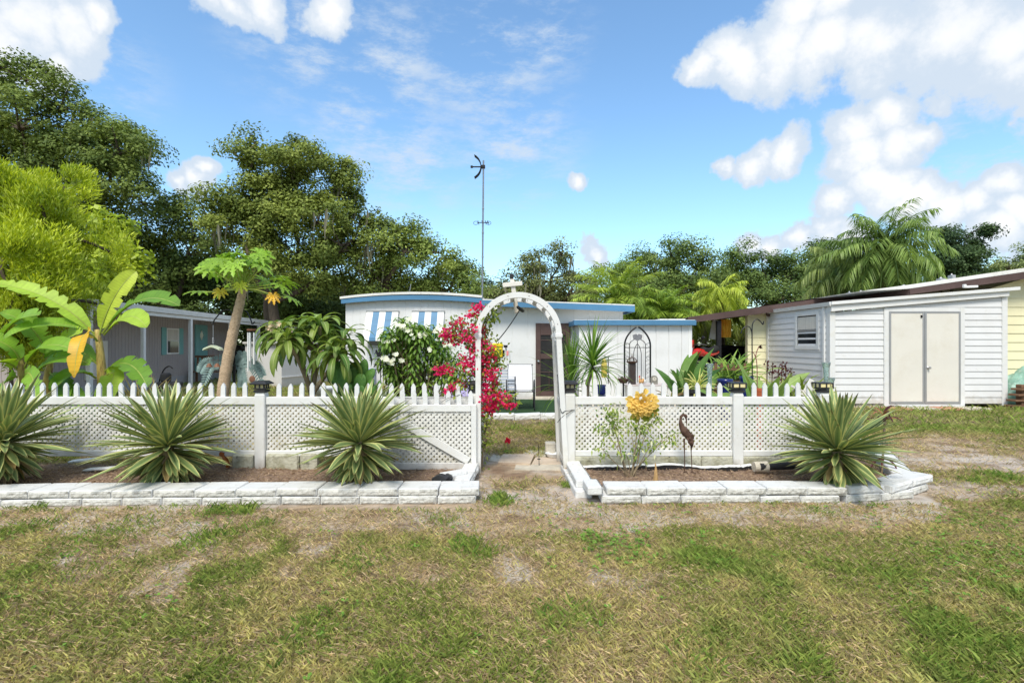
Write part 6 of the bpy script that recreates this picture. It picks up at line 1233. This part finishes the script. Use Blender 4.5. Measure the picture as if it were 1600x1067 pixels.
# iron arch trellis
d=12.1; cx1=X(996,d); hw=.305; zt_=Z(511,d); zs=Z(541,d); c=thing('iron_trellis','black gothic arch iron trellis leaning on the white lean-to wall','trellis',(cx1,d,0)); zb=.60
def gothic(m,w_,z0,zs_,zt2,r,y):
    n=16; t=np.linspace(0,1,n); lx=-w_*np.cos(t*math.pi/2*.98)**.75; lz=zs_+(zt2-zs_)*t**.92
    L_=[(cx1-w_,y,z0),(cx1-w_,y,(z0+zs_)/2)]+[(cx1+a,y,b) for a,b in zip(lx,lz)]; tube(m,L_,r,6); tube(m,[(2*cx1-a,b,e) for a,b,e in L_],r,6)
m=MB(); gothic(m,hw,zb,zs,zt_,.021,d); m.build('frame',M['black_metal'],c); m=MB(); gothic(m,hw*.62,zb,zs+.03,zt_-.27,.009,d); gothic(m,hw*.3,zb,Z(556,d),zt_-.40,.008,d); tube(m,[(cx1,d,zb),(cx1,d,zt_-.25)],.008,5); tube(m,[(cx1-hw,d,Z(543,d)),(cx1+hw,d,Z(543,d))],.008,5)
for s in (-1,1):
    for k in range(9): tube(m,[(cx1+s*hw*.66,d,zb+.1+.1*k),(cx1+s*hw*.95,d,zb+.15+.1*k)],.004,4)
    for k in range(3):
        t=np.linspace(0,5,20); r_=.05*(1-t/6.5); tube(m,[(cx1+s*hw*.8+a*math.cos(b),d,zb+.25+.32*k+a*math.sin(b)) for a,b in zip(r_,t)],.005,4)
m.build('scrollwork',M['black_metal'],c); m=MB(); lf=[(0,-.0),(-.10,.05),(-.115,.14),(-.03,.17),(0,.135),(.03,.17),(.115,.14),(.10,.05)]; prism(m,[(cx1+a,zt_-.33+b) for a,b in lf],d-.012,d+.002); m.build('leaf_plate',mat('grey_iron',lin(128,128,132),.6,.2,12,metal=.3),c)
# table with ornaments
d=11.6; x=X(1000,d); c=thing('garden_table','low white plank table standing in front of the iron trellis','table',(x,d,0)); m=MB()
for k in range(4): cbox(m,(x+.15,d-.21+.14*k,.59),(1.0,.13,.03),.005)
m.build('tabletop',mat('pink_grey_board',lin(196,186,184),.7,.1,6,.1,20),c)
for sx_ in (-.28,.58):
    for sy_ in (-.2,.2): m=MB(); cbox(m,(x+sx_,d+sy_,.287),(.05,.05,.57),.005); m.build('leg',M['white_paint'],c)
b=np.array((X(987.5,d-.1),d-.1,.606)); c=thing('lantern','tall dark metal lantern with a crown top on the garden table','lantern',b); m=MB(); cbox(m,b+(0,0,.235),(.145,.145,.46),.006); m.build('body',mat('dark_bronze',lin(72,64,62),.5,.2,15,.2,40,metal=.3),c); m=MB(); lathe(m,[(.075,.46),(.085,.47),(.13,.50),(.135,.51),(.0,.515)],b,16)
for k in range(8): a=k*.785; tube(m,bez(b+(.12*math.cos(a),.12*math.sin(a),.50),b+(.09*math.cos(a),.09*math.sin(a),.60),b+(0,0,.60),7),.006,5)
tube(m,[b+(0,0,.59),b+(0,0,.68)],.008,6); ball(m,b+(0,0,.62),.016,8,6); m.build('crown_top',M['rust'],c); m=MB(); tube(m,[b+(-.05,-.076,.34),b+(0,-.076,.2),b+(.05,-.076,.34)],.005,5); m.build('wire_motif',M['rust'],c)
b=P(974,594,10.9); c=thing('hanging_basket','small dark rusty bowl of dried plants on a stand beside the lantern','basket',(b[0],b[1],0)); m=MB(); lathe(m,[(.0,-.07),(.07,-.06),(.11,0),(.12,.03),(.10,.03),(0,.01)],b,14); m.build('bowl',M['rust'],c); m=MB(); n=50; leaves(m,b+rng.normal(0,.04,(n,3))*np.array((1,1,.3))+np.array((0,0,.03)),rdir(n)+np.array((0,0,.3)),rdir(n)+np.array((0,-1,.5)),.06,.02,lin(110,92,74)*(.5+rng.random((n,1)))); m.build('dried_plants',M['soft_leaf'],c); m=MB(); tube(m,[(b[0],b[1],0),b-(0,0,.06)],.018,8); m.build('stand',M['black_metal'],c)
b=P(1006.5,598,11.45); b[2]=.606; c=thing('goose_figurine','small white goose figurine on the garden table','figurine',b); m=MB(); pts=poly3([b+(.05,0,.06),b+(.0,0,.07),b+(-.03,0,.08),b+(-.03,0,.14),b+(-.045,0,.165)],20); tube(m,pts,np.interp(np.linspace(0,1,len(pts)),[0,.2,.4,.55,.8,1],[.01,.05,.055,.03,.016,.012]),10); m.build('body',M['white_paint'],c,True); m=MB(); tube(m,[b+(-.04,0,.16),b+(-.075,0,.155)],[.008,.002],6); m.build('beak',M['amber'],c)
b=P(1002,598,11.4); b[2]=.606; c=thing('rooster_figurine','small brown and tan rooster figurine beside the white goose','figurine',b); m=MB(); pts=poly3([b+(.05,0,.13),b+(.02,0,.07),b+(-.02,0,.06),b+(-.03,0,.11),b+(-.035,0,.15)],18); tube(m,pts,np.interp(np.linspace(0,1,len(pts)),[0,.3,.5,.8,1],[.02,.045,.04,.02,.014]),9); tube(m,[b,b+(0,0,.04)],.02,8); m.build('body',mat('tan_glaze',lin(196,150,96),.4,.3,20),c,True); m=MB(); prism(m,[(b[0]-.06,b[2]+.15),(b[0]-.02,b[2]+.17),(b[0]-.03,b[2]+.2),(b[0]-.05,b[2]+.19)],b[1]-.006,b[1]+.006); m.build('comb',M['red_gloss'],c)
b=P(1022,597,11.5); b[2]=.606; c=thing('mantel_clock','arched metal clock ornament at the end of the garden table','clock',b); m=MB(); ar_=[(-.075,0),(.075,0),(.075,.12)]+[(.075*math.cos(t),.12+.075*math.sin(t)) for t in np.linspace(0,math.pi,12)][1:]; prism(m,[(b[0]+p,b[2]+q) for p,q in ar_],b[1]-.03,b[1]+.03); m.build('case',mat('pewter',lin(150,146,138),.5,.2,20,metal=.4),c); m=MB(); lathe(m,[(0,0),(.045,0),(.045,.006),(0,.007)],b+(0,-.031,.12),18,R=rotx(math.pi/2)); m.build('dial',M['cream_paint'],c); m=MB(); tube(m,[b+(0,-.04,.12),b+(0,-.04,.15)],.003,4); tube(m,[b+(0,-.04,.12),b+(.02,-.04,.11)],.003,4); m.build('hand',M['black_metal'],c)
b=np.array((X(940,9),9.0,.45)); m=MB(); lathe(m,[(.0,0),(.055,0),(.075,.02),(.085,.14),(.08,.17),(.065,.17),(.06,.05),(0,.05)],b+(0,0,.17),16); lathe(m,[(.10,-.45),(.10,-.42),(.02,-.40),(.02,.13),(.10,.15),(.10,.165),(0,.166)],b,14); tag(m.build('blue_pot',M['blue_glaze']),'small blue glazed pot on a stand behind the pickets','pot')
b=P(944,575,8.9); c=thing('yellow_feeder','yellow glass feeder on a pole behind the spiky dracaena','feeder',(b[0],b[1],0)); m=MB(); lathe(m,[(.0,-.17),(.05,-.16),(.055,.0),(.045,.12),(.02,.16),(0,.165)],b,12); m.build('bottle',mat('yellow_glass',lin(214,190,96),.3,.2,10),c); m=MB(); tube(m,[(b[0]+.07,b[1],0),b+(.07,0,.2),b+(0,0,.2)],.009,6); m.build('pole',M['black_metal'],c)
# glass torches
def torch(px,py0,d,label,sc=1.):
    b=np.array((X(px,d),d,0)); zt2=Z(py0,d); c=thing('glass_torch',label,'garden torch',b,'fluted glass garden torches'); m=MB(); L_=.46*sc; prof=[(.035,0),(.03,.02),(.028,L_*.55),(.034,L_*.8),(.05,L_*.95),(.052,L_),(.046,L_),(.03,L_*.8),(.024,L_*.5),(.0,.05)]; lathe(m,[(r,z+zt2-L_) for r,z in prof],b,14); m.build('glass_shade',M['tealglass'],c,True); m=MB(); tube(m,[b,b+(0,0,zt2-L_)],.014,8); m.build('pole',M['steel'],c)
torch(1109,568,7.3,'teal rimmed glass torch in front of the wooden planter'); torch(1291,566,6.7,'teal rimmed glass torch at the shed corner, taller of the pair'); torch(1298,590,6.9,'plain glass torch close behind the taller one at the shed corner',.9)
# wooden planter and fern
d=10.6; x0,x1=X(1113,d),X(1166,d); c=thing('wooden_planter','weathered wooden planter box edged with tiny pickets under the carport edge','planter',((x0+x1)/2,d,0)); m=MB()
for k in range(5): cbox(m,((x0+x1)/2,d,.12+.14*k),(x1-x0,.03,.13),.005)
for xx in (x0,x1): cbox(m,(xx,d+.2,.4),(.04,.44,.78),.005)
cbox(m,((x0+x1)/2,d-.03,Z(577,d)),(x1-x0+.06,.05,.05),.005); m.build('box',M['wood'],c)
for k in range(6): m=MB(); xx=x0+.05+(x1-x0-.1)*k/5; zz=Z(575,d); prism(m,[(xx-.03,zz),(xx+.03,zz),(xx+.03,zz+.07),(xx+.018,zz+.10),(xx,zz+.11),(xx-.018,zz+.10),(xx-.03,zz+.07)],d-.06,d-.045); m.build('picket',M['wood'],c)
m=MB(); cbox(m,((x0+x1)/2,d+.2,.72),(x1-x0-.06,.36,.1),.01,jit=.01); m.build('soil',M['soil'],c)
clump('fern','bright green fern spilling over the wooden planter','fern',1140,10.8,[(150,.62,.04,88,0,1.1,(84,124,44),(150,176,76),.20)],z0=.74)
for k,(px,py,d,r_,lab) in enumerate([(1133,617,9.6,.13,'dark blue glazed pot in front of the wooden planter'),(1166,605,9.9,.12,'blue glazed pot beside the planter end, behind the broad canna leaf')]):
    b=np.array((X(px,d),d,0)); h=Z(592 if k==0 else 588,d); m=MB(); lathe(m,[(0,0),(r_*.7,0),(r_*.8,.03),(r_*1.05,h*.6),(r_,h*.92),(r_*1.1,h*.95),(r_*1.1,h),(r_*.9,h),(r_*.85,h*.6),(0,h*.6)],b,20); tag(m.build('glazed_pot',M['blue_glaze'],None,True),lab,'pot')
b=np.array((X(1186,6.7),6.7,.0)); h=Z(607,6.7); m=MB(); lathe(m,[(0,0),(.04,0),(.045,h-.16),(.055,h-.13),(.065,h-.03),(.07,h-.03),(.07,h),(.06,h),(.05,h-.1),(0,h-.1)],b,18); tag(m.build('plant_pot',M['terracotta']),'orange terracotta pot just behind the pickets by the canna','pot')
m=MB(); d=6.6; q=P(1262,606,d); cbox(m,q,(.07,.02,.24),.006,R=roty(.5)); cbox(m,q+(-.09,.02,-.03),(.25,.02,.03),.004,R=roty(.45)); cbox(m,q+(.08,.02,-.02),(.22,.02,.03),.004,R=roty(.5)); cbox(m,q+(.0,.02,-.09),(.3,.03,.02),.004,R=roty(.15)); cbox(m,q+(0,.05,-.3),(.04,.04,.5),.004); tag(m.build('broken_windmill',M['cream_paint']),'broken cream wooden windmill blades behind the end pickets','windmill')
# shepherd hook near yellow wall
d=8.6; b=np.array((X(1176,d),d,0)); c=thing('shepherd_hook','dark double shepherd hook standing before the yellow siding','garden hook',b); m=MB(); tube(m,[b,P(1175,518,d)],.010,8); m.build('pole',M['black_metal'],c); m=MB(); tube(m,poly3([P(1175,520,d),P(1176,506,d),P(1182,499,d),P(1188,502,d),P(1192,507,d),P(1193,502,d)],26),.009,6); m.build('hook_arm',M['black_metal'],c); m=MB(); tube(m,poly3([P(1175,520,d),P(1172,512,d),P(1166,510,d),P(1160,515,d),P(1158,521,d)],24),.009,6); m.build('hook_arm',M['black_metal'],c)
# orange cloth and grey board under the carport
d=15.6; m=MB(); x0,x1=X(1127,d),X(1143,d); n=16; t=np.linspace(0,1,n); V=[]
for i in range(n): xx=x0+(x1-x0)*t[i]; yy=d+.03*math.sin(i*1.4); V+=[(xx,yy,Z(499,d)),(xx,yy+.02*math.sin(i),Z(527,d))]
m.add(V,[(2*i,2*i+2,2*i+3,2*i+1) for i in range(n-1)]); o=m.build('hanging_cloth',M['orange_cloth']); o.modifiers.new('thick','SOLIDIFY').thickness=.006; tag(o,'orange and yellow cloth hanging under the carport roof','cloth')
m=MB(); beam(m,P(1113,530,15.9),P(1119,500,15.9),.22,.03,up=(0,1,0)); tag(m.build('grey_board',mat('pale_board',lin(188,190,184),.7,.1,6)),'pale grey board hanging askew in the carport opening','board')
# cars
def car(name,label,x,y,rz,L_=4.5):
    c=thing(name,label,'car',(0,0,0)); h=L_/2; W=.86
    low=[(-h,.35),(-h,.72),(-h+.08,.92),(-h*.55,.99),(h*.38,.95),(h-.25,.80),(h-.03,.66),(h,.42),(h-.1,.28),(-h+.1,.28)]
    m=MB(); secs=[(-W,.90),(-W*.97,.98),(-W*.8,1),(W*.8,1),(W*.97,.98),(W,.90)]; V=[];n=len(low)
    for yy,s in secs: V+=[(a*(.985 if s<.95 else 1),yy,.62+(b-.62)*s) for a,b in low]
    Fc=[tuple(range(n))[::-1],tuple(range(5*n,6*n))]+[(k*n+i,k*n+(i+1)%n,(k+1)*n+(i+1)%n,(k+1)*n+i) for k in range(5) for i in range(n)]; m.add(V,Fc); m.build('body',M['car_black'],c,True)
    cab=[(-h*.86,.95),(-h*.62,1.38),(-h*.1,1.46),(h*.06,1.42),(h*.42,.95)]
    m=MB(); V=[(a,s*(W*.95 if b<1 else W*.72),b) for s in (-1,1) for a,b in cab]; n=5; m.add(V,[tuple(range(n))[::-1],tuple(range(n,2*n))]+[(i,i+1,n+i+1,n+i) for i in range(n-1)]); m.build('windows',M['glass'],c)
    m=MB(); V=[(a,s*W*.735,b+.012) for s in (-1,1) for a,b in cab[1:4]]; m.add(V,[(0,1,4,3),(1,2,5,4)])
    for s in (-1,1):
        for (a,b) in zip(cab[:-1],cab[1:]): tube(m,[(a[0],s*(W*.95 if a[1]<1 else W*.72),a[1]),(b[0],s*(W*.95 if b[1]<1 else W*.72),b[1])],.03,5)
    m.build('roof',M['car_black'],c)
    for fx in (-h*.60,h*.62):
        for s in (-1,1):
            m=MB(); lathe(m,[(.2,-.1),(.31,-.1),(.335,-.06),(.335,.06),(.31,.1),(.2,.1)],(fx,s*(W-.08),.335),20,R=rotx(math.pi/2)); wh=m.build('wheel',M['rubber'],c); m=MB(); lathe(m,[(0,-.08),(.06,-.07),(.2,-.09),(.2,.09),(.06,.07),(0,.08)],(fx,s*(W-.075),.335),14,R=rotx(math.pi/2)); m.build('rim',M['chrome'],wh)
    for s in (-1,1):
        m=MB(); ball(m,(h-.13,s*.62,.68),(.12,.17,.07),12,8); m.build('headlight',M['chrome'],c); m=MB(); ball(m,(-h+.03,s*.62,.75),(.05,.18,.08),10,6); m.build('tail_light',M['red_gloss'],c); m=MB(); ball(m,(h*.33,s*(W+.09),1.0),(.06,.09,.06),10,6); m.build('mirror',M['car_black'],c)
        m=MB(); tube(m,[(-h*.9,s*(W+.005),.62),(h*.3,s*(W+.008),.62)],.012,5); m.build('side_trim',M['chrome'],c)
    c.location=(x,y,0); c.rotation_euler=(0,0,rz); return c
car('parked_car','black car parked under the grey home carport by the end post',-13.0,25.2,math.radians(-12)); car('parked_car','black car parked in the shade of the yellow home carport',7.0,18.3,math.radians(190))
# red motorbike by the carport
d=14.2; bx0=X(1094,d); c=thing('motorbike','red motorbike with black handlebars parked at the carport edge','motorbike',(0,0,0))
m=MB(); pts=poly3([(.58,0,.74),(.35,0,.84),(.05,0,.88),(-.25,0,.84),(-.55,0,.83),(-.85,0,.87)],30); tube(m,pts,np.interp(np.linspace(0,1,len(pts)),[0,.15,.35,.5,.7,1],[.05,.09,.12,.10,.09,.04]),12); m.build('body',M['red_gloss'],c,True)
m=MB(); tube(m,poly3([(-.1,0,.94),(-.4,0,.90),(-.75,0,.98)],12),.10,10); m.build('seat',M['rubber'],c,True)
for fx in (.72,-.72): 
    m=MB(); a=np.linspace(0,2*math.pi,25); tube(m,[(fx+.28*math.cos(t),0,.32+.28*math.sin(t)) for t in a],.055,8,cap=False); wh=m.build('wheel',M['rubber'],c,True); m=MB(); lathe(m,[(.22,-.02),(.24,0),(.22,.02),(.05,.04),(0,.04)],(fx,0,.32),16,R=rotx(math.pi/2)); m.build('rim',M['chrome'],wh)
m=MB()
for s in (-1,1): tube(m,[(.72,s*.09,.32),(.48,s*.09,1.0)],.025,8)
m.build('fork',M['chrome'],c); m=MB(); tube(m,poly3([(.28,-.38,1.08),(.40,-.2,1.1),(.46,0,1.04),(.40,.2,1.1),(.28,.38,1.08)],20),.017,8); m.build('handlebars',M['black_metal'],c)
m=MB(); ball(m,(.62,0,.93),(.10,.12,.12),14,10); m.build('headlight',M['chrome'],c,True); m=MB(); prism(m,[(.40,1.0),(.62,.98),(.50,1.2),(.42,1.22)],-.10,.10); m.build('fairing',M['red_gloss'],c,True)
for s in (-1,1): m=MB(); tube(m,[(.38,s*.25,1.1),(.36,s*.33,1.25)],.008,5); ball(m,(.36,s*.34,1.28),(.02,.06,.04),8,6); m.build('mirror',M['black_metal'],c)
m=MB(); cbox(m,(.05,0,.50),(.5,.28,.34),.05); tube(m,[(.1,.18,.35),(-.9,.2,.42)],.045,8); m.build('engine',M['black_metal'],c); c.location=(bx0,d,0.40); c.rotation_euler=(0,0,math.radians(215))
m=MB(); bx(m,bx0-.9,bx0+.9,d-1.1,d+.9,-.02,.40,.02); tag(m.build('concrete_pad',M['concrete']),'raised concrete pad under the red motorbike','slab')
# tarp pile
c=thing('tarp_pile','pale teal tarp draped over a stack of old boards beside the yellow wall','tarp',(X(1592,12.3),12.3,0)); m=MB(); A,B=np.meshgrid(np.linspace(-1,1,34),np.linspace(-1,1,24)); hgt=.95*np.clip(1-(np.abs(A)**2.2*.5+np.abs(B)**2.6*.6),0,1)*(.65+.5*fbm(A*2.2+3,B*2.2,8,4))+.13*fbm(A*6,B*6,9,4)-.05*np.abs(np.sin(A*9+B*4)); hgt=np.where((np.abs(A)>.97)|(np.abs(B)>.97),.01,hgt); n=34; i=np.arange(23)[:,None]*n+np.arange(33)[None]
m.add(np.stack((X(1612,12.3)+A*.62,12.35+B*.45,hgt),-1).reshape(-1,3),np.stack((i,i+1,i+n+1,i+n),-1).reshape(-1,4)); m.build('tarp',M['tarp'],c,True); m=MB()
for k in range(4): cbox(m,(X(1588,11.95)+.04*k,11.93,.07+.13*k),(.42,.22,.045),.005,R=rotz(.1*k)); cbox(m,(X(1588,11.95)+.1,11.95,.135+.13*k),(.1,.15,.08),.01)
m.build('boards',M['wood'],c)
# porch things by the grey home
b=np.array((X(258,13.6),13.6,0)); c=thing('garden_cart','dark wheeled garden cart standing by the grey home skirting','cart',b); m=MB(); cbox(m,b+(.12,0,.42),(.55,.35,.16),.03); cbox(m,b+(.02,0,.62),(.22,.2,.24),.04); m.build('tray',M['black_plastic'],c)
for s in (-1,1): m=MB(); lathe(m,[(.0,-.03),(.15,-.03),(.16,0),(.15,.03),(0,.03)],b+(-.1,s*.2,.16),16,R=rotx(math.pi/2)); m.build('wheel',M['rubber'],c)
m=MB(); tube(m,poly3([b+(-.18,0,.45),b+(-.05,0,.8),b+(.1,0,.92),b+(.2,0,.86)],14),.018,7); tube(m,[b+(.3,0,.35),b+(.34,0,0)],.018,6); m.build('handle',M['black_metal'],c)
d=19.6; x=X(326,d); c=thing('porch_bench','brown wooden porch bench in front of the teal door','bench',(x,d,0)); m=MB()
for k in range(4): cbox(m,(x,d-.2+.1*k,.45),(1.3,.085,.03),.004)
m.build('seat',M['wood'],c); m=MB()
for k in range(7): cbox(m,(x-.55+.18*k,d+.22,.75),(.08,.03,.55),.004)
cbox(m,(x,d+.22,1.03),(1.3,.04,.08),.005); m.build('backrest',M['wood'],c)
for sx_ in (-.58,.58):
    for sy_ in (-.2,.2): m=MB(); cbox(m,(x+sx_,d+sy_,.217),(.07,.07,.43),.005); m.build('leg',M['wood'],c)
m=MB(); q=P(576,588,13.2); cbox(m,q,(.36,.22,.42),.02); cbox(m,q+(0,-.115,.03),(.28,.01,.28),.003); bx(m,q[0]-.15,q[0]+.15,q[1]-.1,q[1]+.1,0,q[2]-.2); tag(m.build('utility_box',mat('blue_grey_box',lin(150,158,176),.5,.1,4)),'pale blue grey utility box against the white wall, behind the cactus','utility box')
m=MB(); b=np.array((X(592,10),10,0)); cbox(m,b+(0,0,.25),(.34,.3,.5),.02); tag(m.build('storage_bin',M['black_plastic']),'dark storage bin on the lawn behind the weather vane','bin')
clump('potted_plant','straggly tan potted plant on top of the dark bin','plant',592,10,[(26,.3,.04,85,20,.8,(150,130,80),(120,140,70),.05)],z0=.5)
m=MB(); b=np.array((X(728,8.4),8.4,0)); cbox(m,b+(0,0,.27),(.5,.35,.54),.02); cbox(m,b+(0,0,.565),(.54,.38,.04),.01); tag(m.build('storage_box',mat('grey_box',lin(120,116,112),.6,.15,4)),'grey lidded box behind the gate, under the bougainvillea','box')
m=MB(); tube(m,poly3([P(610,620,5.98),P(640,621,5.96),P(700,620,5.96),P(742,619,5.96)],20),.003,4); tube(m,poly3([P(690,628,5.84),P(700,622,5.84),P(720,616,5.86),P(735,606,5.9)],20),.003,4); tag(m.build('light_cord',M['string']),'thin dark cord strung along the pickets above the gate','cord')
